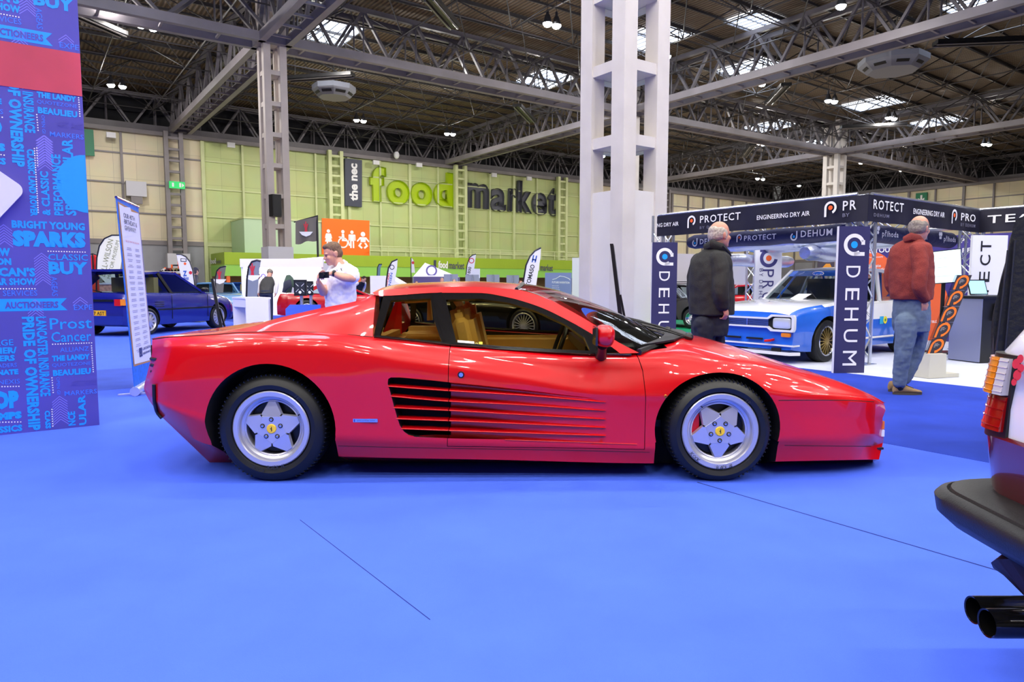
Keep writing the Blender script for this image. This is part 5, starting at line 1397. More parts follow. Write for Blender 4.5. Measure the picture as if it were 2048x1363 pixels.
quad(mb, *[c2 + e * .006 + fx * x + up_ * y for x, y in ((-.155, -.1), (.155, -.1), (.155, .1), (-.155, .1))], mat('laptop_screen', (150, 205, 240), .3, emit=.7)); mb.build('lid', lp, angle=0)
tb = thing('tablet', 'grey tablet sign leaning on the front of the black counter', 'tablet', g + fx * .28 - fy * .02 + Z1 * .72)
c2 = g + fx * .34 - fy * .05 + Z1 * .74; mb = MB(); mb.box(c2, (.30, .02, .22), mat('tablet_grey', (110, 112, 130), .4), fx, fy, (Z1 * .97 + fy * .2).normalized())
for k, s_ in enumerate(('Please do not', 'disconnect the', 'tablet')): text(mb, s_, c2 - fx * .1 - fy * .02 + Z1 * (.04 - k * .04), fx, Z1, WHITE, None, .02)
mb.build('screen', tb, angle=0, fixn=False); mb = MB(); mb.box(c2 + fy * .03 - Z1 * .13, (.3, .12, .02), SATB, fx, fy); mb.build('shelf', tb, angle=0)
# black quilted cover hanging at the right edge
t = thing('covered_stand', 'tall shape under a black quilted cover at the right edge', 'cover', (3.3, 4.3, 0))
QB = mat('black_quilt', (12, 12, 13), .75, bump=(18, .6))
prof = [(1962, 800), (1964, 742), (1968, 700), (1975, 640), (1985, 570), (1996, 510), (2006, 465), (2014, 449), (2030, 443), (2052, 440)]
mb = MB(); rows_ = []
for i in range(40):
    q = resample([V((x, y, 0)) for x, y in prof], 40)[i]; a = W(q.x, q.y, 4.3); r_ = []
    for j in range(15):
        s_ = j / 14; fold = .018 * math.sin(s_ * 26 + i * .25) * min(1, (40 - i) / 20)
        yy = a.y - .35 + .8 * s_; r_.append(V((a.x * yy / 4.3 + fold + .05 + .05 * math.sin(pi * s_), yy, max(.01, a.z - .2 * abs(fold)))))
    rows_.append(r_)
rows_.append([p + V((.6, 0, .0)) for p in rows_[-1]]); rows_.append([V((p.x, p.y, .01)) for p in rows_[-1]])
mb.grid(rows_, QB)
F_ = [r[0] for r in rows_]; n = len(F_)
mb.add(F_, [tuple(range(n))], QB); mb.build('quilted_cover', t, 60)
for a, b in (((1992, 700), (2016, 500)), ((2010, 700), (2030, 480))):
    mb = MB(); mb.tube([W(a[0], a[1], 3.94), W(b[0], b[1], 3.94)], .006, mat('cover_zip', (34, 36, 44), .4), 6); mb.build('cover_seam', t)
# white partition walls, poster panels behind the stand
PWH = mat('partition_white', (214, 212, 220), .6)
for x0, x1, yt, Y, lb in ((1351, 1400, 507, 24, 'white partition panel beside the left dark sign'), (1401, 1460, 507, 24.5, 'white partition panel behind the black jacket'), (1461, 1492, 511, 25, 'white partition panel between jacket and white banner')):
    a = W(x0, 600, Y); b = W(x1, 600, Y + .5); z = W(x0, yt, Y).z; mb = MB(); mb.prism([V((a.x, a.y, .004)), V((b.x, b.y, .004)), V((b.x, b.y + .06, .004)), V((a.x, a.y + .06, .004))], Z1 * z, PWH); tag(mb.build('partition', angle=0), lb, 'partition')
def poster(x0, x1, y0, y1, Y, m, label, extra=None, name='poster_panel'):
    a = W(x0, y1, Y); b = W(x1, y1, Y); t = thing(name, label, 'poster', V(((a.x + b.x) / 2, Y, 0))); zt = W(x0, y0, Y).z
    mb = MB(); mb.prism([V((a.x, Y, a.z)), V((b.x, Y, a.z)), V((b.x, Y, zt)), V((a.x, Y, zt))], V((0, .05, 0)), m); mb.build('board', t, angle=0)
    mb = MB()
    for x in (a.x + .03, b.x - .03): mb.tube([V((x, Y + .05, .005)), V((x, Y + .05, zt))], .025, ALU, 6)
    mb.build('leg', t)
    if extra: mb = MB(); extra(mb, Y - .004); mb.build('print', t, angle=0, weld=False, fixn=False)
    return t
def ex1(mb, Y):
    mb.prism([W(x, y, Y) for x, y in ((1642, 538), (1652, 527), (1660, 527), (1664, 536), (1664, 543), (1642, 543))], V((0, -.004, 0)), mat('toy_orange', (230, 150, 40), .5))
    for x in (1646, 1660): disc(mb, W(x, 543, Y - .006), X1, Z1, .05, BLACK, 12)
poster(1635, 1668, 520, 552, 22, mat('poster_dark', (70, 60, 66), .5), 'small poster with an orange car left of the right hand dark sign', ex1)
def ex2(mb, Y):
    text(mb, 'MX-5', W(1581, 563, Y), X1, Z1, BLACK, None, .09, .02)
    for i in range(3): quad(mb, W(1582, 570 + i * 5, Y), W(1590, 570 + i * 5, Y), W(1590, 567 + i * 5, Y), W(1582, 567 + i * 5, Y), INK)
poster(1578, 1598, 552, 600, 21, mat('poster_white', (226, 226, 236), .5), 'white poster with a bold black heading behind the race saloon', ex2)
def ex3(mb, Y): text(mb, 'goodwood', W(1620, 562, Y), X1, Z1, WHITE, None, .07, .03); quad(mb, W(1606, 568, Y), W(1617, 568, Y), W(1617, 555, Y), W(1606, 555, Y), mat('kiosk_orange', (235, 110, 50), .5))
poster(1600, 1650, 550, 590, 20.5, mat('poster_lilac', (150, 160, 205), .5), 'lilac poster panel behind the roof of the race saloon', ex3)
poster(1564, 1578, 558, 604, 20, mat('poster_purple', (86, 70, 150), .5, noise=(6, .5)), 'purple patterned poster next to the white banner')
# ================================================================== MIDDLE DISTANCE: FLAGS, BOOTHS, DISPLAY BOARDS
lean_board((451, 662), (424, 557), 10.5, 'thin black leaning board stand seen edge-on by the dark blue hatchback')
lean_board((1256, 690), (1223, 487), 8.3, 'thin black leaning board stand seen edge-on against the boxed column base')
LIL = mat('flag_white', (228, 228, 238), .6); FGR = mat('flag_grey', (104, 104, 100), .6); FBL = mat('flag_slate', (94, 124, 140), .6); MASTM = mat('flag_mast', (30, 30, 34), .4); CRM = mat('flag_cream', (232, 232, 214), .6)
def flag(poly, Y, mast, m, label, prints=None):
    """feather flag: sail outline and mast measured at distance Y"""
    b = W(mast[0][0], mast[0][1], Y); t = thing('feather_flag', label, 'flag', V((b.x, Y, 0)))
    mb = MB(); mb.prism([W(x, y, Y) for x, y in poly], V((0, .012, 0)), m); mb.build('sail', t, angle=0)
    mb = MB(); mb.tube([V((b.x, Y, .02))] + [W(x, y, Y + .006) for x, y in mast], .022, MASTM, 6); mb.box((b.x, Y, .012), (.4, .4, .02), MASTM); mb.build('mast', t)
    if prints: mb = MB(); prints(mb, Y - .004); mb.build('print', t, angle=0, weld=False, fixn=False)
    return t
REDI = mat('print_red', (205, 40, 60), .5); BLUI = mat('print_blue', (40, 90, 190), .5); INKD = mat('print_dark', (36, 38, 50), .5)
def vt(mb, s, bl, br, tl, Y, m, b=.02):
    A, B, C = W(bl[0], bl[1], Y), W(br[0], br[1], Y), W(tl[0], tl[1], Y); ux = B - A; w = ux.length; ux.normalize(); uy = C - A; uy -= ux * uy.dot(ux); h = uy.length; text(mb, s, A, ux, uy.normalized(), m, w, h, b)
def p_dt(mb, Y):
    vt(mb, 'DE TOMASO', (1056, 588), (1070, 530), (1048, 584), Y, INKD)
    for a in ((1063, 524, 1066, 510), (1069, 524.5, 1072, 511)): quad(mb, W(a[0], a[1], Y), W(a[0] + 2.5, a[1], Y), W(a[2] + 2.5, a[3], Y), W(a[2], a[3], Y), BLUI)
    quad(mb, W(1064, 520, Y), W(1072, 521, Y), W(1072.5, 518, Y), W(1064.5, 517, Y), BLUI)
flag([(1046, 592), (1047, 560), (1052, 530), (1060, 512), (1070, 501), (1082, 495), (1081, 515), (1076, 545), (1069, 592)], 17, [(1046, 595), (1047, 560), (1052, 530), (1060, 512), (1070, 501), (1082, 495)], LIL, 'tall white feather flag with large dark lettering above the front of the red roof', p_dt)
def p_je(mb, Y): vt(mb, 'JENSEN', (781, 580), (787, 546), (775, 579), Y, BLUI); vt(mb, 'OWNERS', (774, 578), (780, 546), (771, 577), Y, REDI); disc(mb, W(784, 534, Y), X1, Z1, .07, INKD, 14, .05)
flag([(771, 586), (773, 560), (777, 535), (784, 523), (795, 518), (794, 535), (790, 560), (787, 586)], 19, [(771, 590), (773, 560), (777, 535), (784, 523), (795, 518)], LIL, 'white feather flag with blue and red lettering right of the white shirt', p_je)
def p_18(mb, Y): disc(mb, W(943, 521, Y), X1, Z1, .12, REDI, 20, .085); vt(mb, '1800', (940, 550), (943, 534), (934, 549), Y, INKD)
flag([(931, 552), (934, 530), (939, 515), (945, 510), (952, 508), (950, 525), (946, 552)], 30, [(931, 560), (934, 530), (939, 515), (945, 510), (952, 508)], LIL, 'white feather flag with a red ring above the grey display boards', p_18)
flag([(823, 545), (822, 525), (823, 515), (827, 520), (830, 545)], 33, [(822, 545), (822, 515)], LIL, 'slim white feather flag tip behind the white gazebo', lambda mb, Y: disc(mb, W(826, 525, Y), X1, Z1, .07, REDI, 12))
flag([(754, 552), (755, 535), (758, 528), (764, 528), (761, 536), (760, 552)], 30, [(754, 556), (755, 535), (758, 528), (764, 528)], FBL, 'small slate feather flag left of the blue and red lettered flag')
def p_m(mb, Y, x, y, s=1.0):
    c = W(x, y, Y); k = .0045 * Y * .16 * s; f = lambda q: [c + X1 * (a * k) + Z1 * (b * k) for a, b in q]
    mb.add(f([(-14, 0), (14, 0), (8, -7), (0, -10), (-8, -7)]), [(0, 1, 2, 3, 4)], WHITE); mb.add([p + V((0, -.002, 0)) for p in f([(-3, 0), (3, 0), (2, 6), (5, 16), (2, 15), (1, 8), (1, 20), (-1, 20), (-1, 8), (-2, 15), (-5, 16), (-2, 6)])], [tuple(range(12))], REDI)
flag([(431, 585), (431, 555), (434, 541), (441, 534), (452, 532), (449, 550), (446, 585)], 20.5, [(431, 590), (431, 555), (434, 541), (441, 534), (452, 532)], FGR, 'small grey feather flag with a red and white emblem by the kiosk end', lambda mb, Y: p_m(mb, Y, 439, 558))
flag([(493, 594), (494, 560), (497, 535), (504, 523), (514, 520), (521, 522), (518, 545), (514, 594)], 15, [(493, 598), (494, 560), (497, 535), (504, 523), (514, 520), (521, 522)], mat('flag_grey_blue', (128, 136, 150), .6), 'large grey feather flag with a red and white emblem left of the column base', lambda mb, Y: p_m(mb, Y, 505, 550, 1.2))
def p_w(mb, Y):
    for i, (r0, r1) in enumerate(((0, 1),)): 
        mb.add([W(x, y, Y) for x, y in ((361, 516), (373, 517), (373, 523), (361, 523))], [(0, 1, 2, 3)], INKD); mb.add([W(x, y, Y - .002) for x, y in ((362.5, 517.5), (371.5, 518), (371.5, 521.5), (362.5, 521.5))], [(0, 1, 2, 3)], LIL)
    vt(mb, 'Z', (366, 552), (374, 552), (366, 541), Y, BLUI, .05); vt(mb, 'BAR', (367, 559), (378, 560), (367, 553), Y, BLUI, .04); disc(mb, W(381, 545, Y), X1, Z1, .05, REDI, 10); disc(mb, W(370, 527, Y), X1, Z1, .04, DOTO, 10)
flag([(353, 508), (362, 508), (372, 513), (380, 523), (386, 540), (390, 570), (391, 600), (374, 600), (366, 570), (358, 535)], 20, [(392, 604), (390, 570), (386, 540), (380, 523), (372, 513), (362, 508), (353, 508)], LIL, 'white feather flag with blue letters beside the navy puffer jacket', p_w)
def p_bw(mb, Y):
    GI = mat('print_olive', (134, 138, 100), .6)
    vt(mb, 'BELL-WILSON', (210, 553), (227, 480), (199, 551), Y, GI, .0); vt(mb, 'MOTOR MUSEUM', (221, 558), (239, 482), (214, 556), Y, GI, .0); vt(mb, 'HAGERTY', (216, 546), (238, 545), (216, 541), Y, INKD, .0) if False else None
    quad(mb, W(197, 548, Y), W(206, 548, Y), W(206, 540, Y), W(197, 540, Y), mat('print_green', (70, 150, 70), .6)); vt(mb, 'HAFA', (216, 546), (234, 545), (216, 541), Y, INKD, .0)
flag([(193, 545), (194, 515), (199, 492), (209, 477), (224, 470), (244, 470), (246, 500), (240, 540), (228, 566), (212, 566)], 19, [(193, 600), (193, 545), (194, 515), (199, 492), (209, 477), (224, 470), (244, 470)], CRM, 'cream feather flag lettered motor museum between the printed wall and roll-up banner', p_bw)
# grey hanging flag with emblem
t = thing('hanging_flag', 'grey hanging flag with a red and white emblem left of the orange toilet sign', 'flag', W(612, 470, 32))
mb = MB(); n = 10; rows_ = []
for i in range(n + 1):
    s_ = i / n; x = 591 + 43 * s_; r_ = []
    for k in range(6):
        u = k / 5; y0 = 442 - 9 * s_; y1 = 488 - 8 * s_ + 1.5 * math.sin(s_ * 9); p = W(x, y0 + (y1 - y0) * u, 32); p.y += .08 * math.sin(s_ * 8) * u; r_.append(p)
    rows_.append(r_)
mb.grid(rows_, mat('flag_taupe', (108, 102, 98), .6)); mb.grid([[p + V((0, .015, 0)) for p in r] for r in rows_], mat('flag_taupe', (108, 102, 98), .6)); mb.build('cloth', t, 60)
mb = MB(); p_m(mb, 31.86, 612, 463, 1.0); mb.build('emblem', t, angle=0, fixn=False); mb = MB(); mb.tube([W(588, 444, 32.05), W(636, 431, 32.05)], .03, MASTM, 6); q = W(634, 432, 32.05); mb.tube([q, V((q.x, q.y, .01))], .05, MASTM, 8); mb.build('pole', t)
# white gazebo
Y = 34; t = thing('gazebo', 'white peaked gazebo in front of the lime kiosk', 'tent', W(850, 600, Y)); pk = W(850, 525, Y + 1.5); ZE = W(850, 553, Y).z
e0 = W(826, 553, Y); e1 = W(897, 551, Y); cs = [V((e0.x, Y, ZE)), V((e1.x, Y, ZE)), V((e1.x + .3, Y + 3, ZE)), V((e0.x + .3, Y + 3, ZE))]
TW = mat('tent_white', (240, 238, 244), .6); mb = MB(); mb.add(cs + [pk], [(0, 1, 4), (1, 2, 4), (2, 3, 4), (3, 0, 4)], TW); mb.build('canopy', t, angle=0)
mb = MB(); mb.grid([[p for p in cs], [p - Z1 * .3 for p in cs]], mat('tent_valance', (96, 84, 150), .6), closed_u=True); mb.build('valance', t, angle=0)
for p in cs: mb = MB(); mb.tube([V((p.x, p.y, .01)), p], .04, ALU, 6); mb.build('leg', t)
mb = MB(); c = W(863, 541, Y + .15); disc(mb, c, X1, Z1, .28, mat('print_lilac', (120, 110, 190), .6), 20, .2); mb.build('emblem', t, angle=0)
Y = 27; t = thing('van', 'long white vehicle behind the blue and red lettered feather flag', 'van', W(790, 590, Y))
a, b = W(740, 552, Y), W(833, 566, Y); z0 = .5; zt = W(760, 551, Y).z
mb = MB(); mb.prism([V((a.x, Y, z0)), V((b.x - .1, Y, z0)), V((b.x, Y, z0 + .5)), V((b.x - .6, Y, zt - .35)), V((b.x - 1.2, Y, zt)), V((a.x, Y, zt))], V((0, 2, 0)), TW); mb.build('van_body', t, angle=30)
mb = MB(); mb.prism([V((b.x - .1, Y - .01, z0 + .45)), V((b.x - .6, Y - .01, zt - .37)), V((b.x - 1.15, Y - .01, zt - .37)), V((b.x - 1.15, Y - .01, z0 + .45))], V((0, .02, 0)), SATB); mb.build('side_window', t, angle=0)
for x in (a.x + .5, b.x - .7):
    mb = MB(); mb.lathe([(0, 0), (.33, 0), (.34, .05), (.34, .2), (0, .2)], V((x, Y - .02, .345)), Y1, RUBBER, 20); mb.build('wheel', t)
# four grey display boards
GB = mat('display_board_grey', (150, 154, 178), .6)
for i, (x0, x1, y0) in enumerate(((888, 916, 548), (931, 958, 549), (973, 999, 549), (1013, 1038, 550))):
    Y = 26; a = W(x0, 575, Y); b = W(x1, 575, Y); zt = W(x0, y0, Y).z
    t = thing('display_board', ['leftmost', 'second from left', 'third from left', 'rightmost'][i] + ' of four grey display boards above the red roof', 'display board', V(((a.x + b.x) / 2, Y, 0)), 'grey display boards')
    mb = MB(); mb.box(((a.x + b.x) / 2, Y, (zt + .3) / 2), (b.x - a.x, .05, zt - .3), GB); mb.build('board', t, angle=0); mb = MB(); mb.box(((a.x + b.x) / 2, Y - .05, zt / 2 + .003), (.06, .05, zt), ALU); mb.box(((a.x + b.x) / 2, Y, .02), (.5, .5, .02), ALU); mb.build('post', t, angle=0)
Y = 24
def p_blue(mb, Y):
    mb.tube([W(x, y, Y) for x, y in ((1105, 559), (1112, 557), (1120, 552), (1128, 553), (1138, 557), (1140, 560))], .012, WHITE, 5); vt(mb, 'FUTURE INVENTION', (1104, 566), (1139, 567), (1104, 562), Y, WHITE)
    for i in range(5): vt(mb, 'electric cars and', (1104, 572 + i * 4), (1117 + (i % 3), 572 + i * 4), (1104, 570 + i * 4), Y, WHITE, 0)
poster(1090, 1143, 545, 600, Y, mat('poster_steel_blue', (124, 138, 190), .5), 'steel blue information panel left of the large pale column', p_blue)
poster(1144, 1163, 515, 600, 23, mat('poster_white', (226, 226, 236), .5), 'plain white tall panel touching the large pale column')
poster(944, 960, 537, 556, 29.5, mat('poster_white', (226, 226, 236), .5), 'small white notice beside the red ringed feather flag')
# bright white booth behind the boxed column
Y = 24; t = thing('booth', 'bright white clothing booth around the foot of the brownish column', 'booth', W(580, 600, Y)); BWH = mat('booth_white', (248, 248, 250), .6)
a, b = W(518, 600, Y), W(668, 600, Y); zt = W(560, 528, Y).z
mb = MB(); mb.box(((a.x + b.x) / 2, Y + .05, zt / 2 + .003), (b.x - a.x, .1, zt), BWH); mb.build('back_wall', t, angle=0)
for x in (a.x, b.x): mb = MB(); mb.box((x, Y - .7, zt / 2 + .003), (.08, 1.4, zt), BWH); mb.build('side_wall', t, angle=0)
mb = MB(); mb.box(((a.x + b.x) / 2, Y - 1.4, zt + .0), (b.x - a.x + .1, .12, .28), BWH); mb.build('header', t, angle=0)
mb = MB(); mb.tube([V((a.x + .1, Y - 1.2, zt - .2)), V((b.x - .1, Y - 1.2, zt - .2))], .05, mat('booth_strip_lamp', (255, 250, 250), .4, emit=26), 8); mb.build('strip_lamp', t)
mb = MB(); mb.tube([W(590, 519, 23), W(668, 513, 23)], .03, ALU, 6); mb.tube([W(590, 526, 23), W(668, 519, 23)], .03, ALU, 6)
for i in range(14): mb.tube([W(590 + 5.5 * i, 519 - .4 * i, 23), W(592.7 + 5.5 * i, 525.5 - .45 * i, 23), W(595.5 + 5.5 * i, 518.6 - .42 * i, 23)], .015, ALU, 5)
mb.build('lattice_beam', t)
mb = MB()
for i in range(5): disc(mb, W(520 + 3.3 * i, 562 - (i % 3) * 5, Y - .02), X1, Z1, .09, mat('print_lilac', (120, 110, 190), .6), 12, .05)
mb.build('wall_print', t, angle=0)
def garment(poly, Y, m, label, name='jacket', thick=.14):
    mb = MB(); pts = [W(x, y, Y) for x, y in poly]; mb.prism(pts, V((0, thick, 0)), m); o = mb.build(name, angle=0)
    md = o.modifiers.new('b', 'BEVEL'); md.width = .05; md.segments = 2; bpy.context.view_layer.update(); me = baked(o); o.modifiers.clear(); o.data = me; smooth(me, 60); tag(o, label, 'garment'); return o
garment([(572, 550), (578, 549), (584, 555), (590, 570), (587, 576), (583, 572), (580, 590), (565, 590), (566, 566)], Y - .4, mat('cloth_bottle_green', (40, 62, 52), .8), 'dark green jacket hanging in the white booth')
garment([(568, 562), (580, 558), (582, 572), (572, 580), (566, 592), (562, 590)], Y - .7, mat('cloth_navy', (18, 24, 48), .8), 'dark navy trousers hanging below the green jacket', 'trousers')
RC = mat('cloth_red', (214, 30, 30), .8); OC = mat('cloth_orange_red', (235, 70, 40), .8)
garment([(176, 512), (186, 508), (193, 514), (195, 545), (192, 560), (176, 560)], 19.5, RC, 'red hanging overall at the edge of the violet printed wall', 'overall'); t = thing('clothes_stand', 'thin dark stand carrying the red overalls beside the printed wall', 'clothes stand', W(186, 600, 19.45))
q = W(185, 507, 19.45); mb = MB(); mb.tube([V((q.x, q.y, .02)), q], .02, SATB, 6); mb.tube([q - X1 * .15 - Z1 * .05, q, q + X1 * .15 - Z1 * .05], .015, SATB, 6); mb.build('pole', t); mb = MB(); mb.box((q.x, q.y, .015), (.4, .4, .03), SATB); mb.build('base', t, angle=0)
garment([(178, 556), (193, 556), (196, 590), (178, 600)], 19.2, OC, 'orange-red hanging overall below the red one', 'overall')
# stall tables with small model cars
for (x0, x1, y, Y, n, lb, rws) in ((300, 372, 566, 24, 11, 'stall table of small models right of the roll-up banner', 3), (196, 240, 566, 23, 5, 'stall table of small models left of the roll-up banner', 2)):
    a, b = W(x0, y, Y), W(x1, y, Y); zt = a.z
    t = thing('stall_table', lb, 'table', V(((a.x + b.x) / 2, Y, 0))); mb = MB(); mb.box(((a.x + b.x) / 2, Y + .4, zt - .02), (b.x - a.x, 1.2, .04), PWH); mb.build('table_top', t, angle=0); mb = MB(); mb.box(((a.x + b.x) / 2, Y - .15, zt / 2 - .01), (b.x - a.x, .03, zt - .06), mat('table_cloth_red_cream', (206, 150, 130), .7, noise=(12, .3))); mb.build('table_skirt', t, angle=0)
    for r in range(rws): mb = MB(); mb.box(((a.x + b.x) / 2, Y + .35 + r * .3, zt + .02 + r * .2), (b.x - a.x, .2, .02), PWH); mb.build('shelf', t, angle=0)
    cols = [(120, 110, 60), (150, 60, 40), (210, 200, 190), (60, 60, 70), (170, 150, 110), (90, 40, 50), (200, 180, 150)]
    for r in range(rws):
        for i in range(n):
            x = a.x + (b.x - a.x) * (i + .5) / n; yy = Y + .35 + r * .3; z = zt + .03 + r * .2; m = mat('model_paint_%d' % ((i * 3 + r) % 7), cols[(i * 3 + r) % 7], .4)
            mb = MB(); mb.box((x, yy, z + .04), (.2, .1, .05), m); mb.box((x, yy, z + .085), (.11, .09, .04), m)
            for sx_ in (-.06, .06): mb.lathe([(0, -.055), (.025, -.055), (.025, .055), (0, .055)], (x + sx_, yy, z + .022), Y1, BLACK, 10)
            o_ = mb.build('model_car', angle=20); tag(o_, 'tiny model car among many on the stall shelves behind the dark blue hatchback' if n > 5 else 'tiny model car on the shelves left of the roll-up banner', 'model car', 'model cars on the %s shelves' % ('right' if n > 5 else 'left'))
mb = MB(); c = W(344, 537, 25)
for x, y in ((0, 0), (.25, .12), (-.25, -.1), (.1, -.2)): mb.bar(c + V((x - .2, 0, y)), c + V((x + .2, 0, y)), .05, SATB); mb.bar(c + V((x, 0, y - .15)), c + V((x, 0, y + .15)), .05, DOTO)
mb.bar(c - Z1 * .2, V((c.x, c.y, .01)), .04, SATB); tag(mb.build('model_rack', angle=0), 'black and orange rack above the model stall', 'rack')
# white counter, blue barrier, black screens
Y = 11.6; t = thing('counter', 'white open-sided counter behind the tail of the red sports car', 'counter', W(505, 640, Y)); z = W(500, 595, Y).z
a = W(492, 620, Y); b = W(541, 620, Y + .12); c = W(466, 620, Y + .5); a.z = b.z = c.z = .004; CW = mat('counter_white', (236, 234, 244), .5)
uf = (b - a); wf_ = uf.length; uf.normalize(); ud = V((c.x - a.x, c.y - a.y, 0)); wd_ = ud.length; ud.normalize()
def cpl(name, p, u, w, v, dpt, z0, z1):
    mb = MB(); mb.prism([p, p + u * w, p + u * w + v * dpt, p + v * dpt], Z1 * (z1 - z0), CW); mb.v = [(x, y, q + z0) for x, y, q in mb.v]; return mb.build(name, t, angle=0)
cpl('front_panel', a, uf, wf_, ud, .03, 0, z - .03); cpl('counter_top', a - uf * .01, uf, wf_ + .02, ud, wd_, z - .03, z); cpl('back_panel', c - ud * .03, uf, wf_, ud, .03, 0, z - .03)
cpl('side_panel', b - uf * .03, uf, .03, ud, wd_, 0, z - .03); cpl('apron', a + ud * .03, ud, wd_ - .06, uf, .03, z - .17, z - .03); cpl('shelf', a + uf * .03 + ud * .03, uf, wf_ - .06, ud, wd_ - .06, .30, .33)
Y = 12.5; a, b = W(571, 620, Y), W(641, 620, Y); z = W(600, 609, Y).z; t = thing('barrier', 'low plain blue barrier panel beside the white shirt', 'barrier', V(((a.x + b.x) / 2, Y, 0)))
mb = MB(); mb.prism([V((a.x, Y, .01)), V((b.x, Y, .01)), V((b.x, Y, z)), V((a.x + .08, Y, z)), V((a.x, Y, z - .08))], V((0, .04, 0)), mat('barrier_blue', (64, 98, 215), .5)); mb.build('panel', t, angle=0)
for x in (a.x + .15, b.x - .15): mb = MB(); mb.box((x, Y + .05, .02), (.06, .5, .03), ALU); mb.build('foot', t, angle=0)
def screen(x0, x1, y0, y1, Y, label, mark):
    a = W(x0, y1, Y); b = W(x1, y0, Y); t = thing('display_screen', label, 'screen', V(((a.x + b.x) / 2, Y, 0)))
    mb = MB(); mb.box(((a.x + b.x) / 2, Y, (a.z + b.z) / 2), (b.x - a.x, .06, b.z - a.z), SATB); mb.build('frame', t, angle=0)
    c = V(((a.x + b.x) / 2, Y - .035, (a.z + b.z) / 2)); mb = MB(); w = (b.x - a.x) * .38; h = (b.z - a.z) * .38; quad(mb, *[c + V((sx * w, 0, sz * h)) for sx, sz in ((-1, -1), (1, -1), (1, 1), (-1, 1))], mat('screen_dark_grey', (48, 52, 58), .3))
    for k in range(4):
        an = pi / 4 + k * pi / 2; mb.bar(c + V((.04 * math.cos(an), -.004, .04 * math.sin(an))), c + V((.12 * math.cos(an), -.004, .12 * math.sin(an))), .008, WHITE)
    disc(mb, c + V((0, -.004, -h * .75)), X1, Z1, .03, WHITE, 12); mb.build('display', t, angle=0, fixn=False)
    mb = MB(); mb.tube([V((c.x, Y + .06, .01)), V((c.x, Y + .06, c.z))], .035, ALU, 8); mb.box((c.x, Y, .02), (.5, .5, .02), ALU); mb.build('stand', t)
screen(589, 613, 559, 591, 14, 'black framed screen with a white cross mark left of the white shirt', True); screen(614, 626, 562, 590, 14.6, 'second dark screen partly behind the first by the white shirt', True)
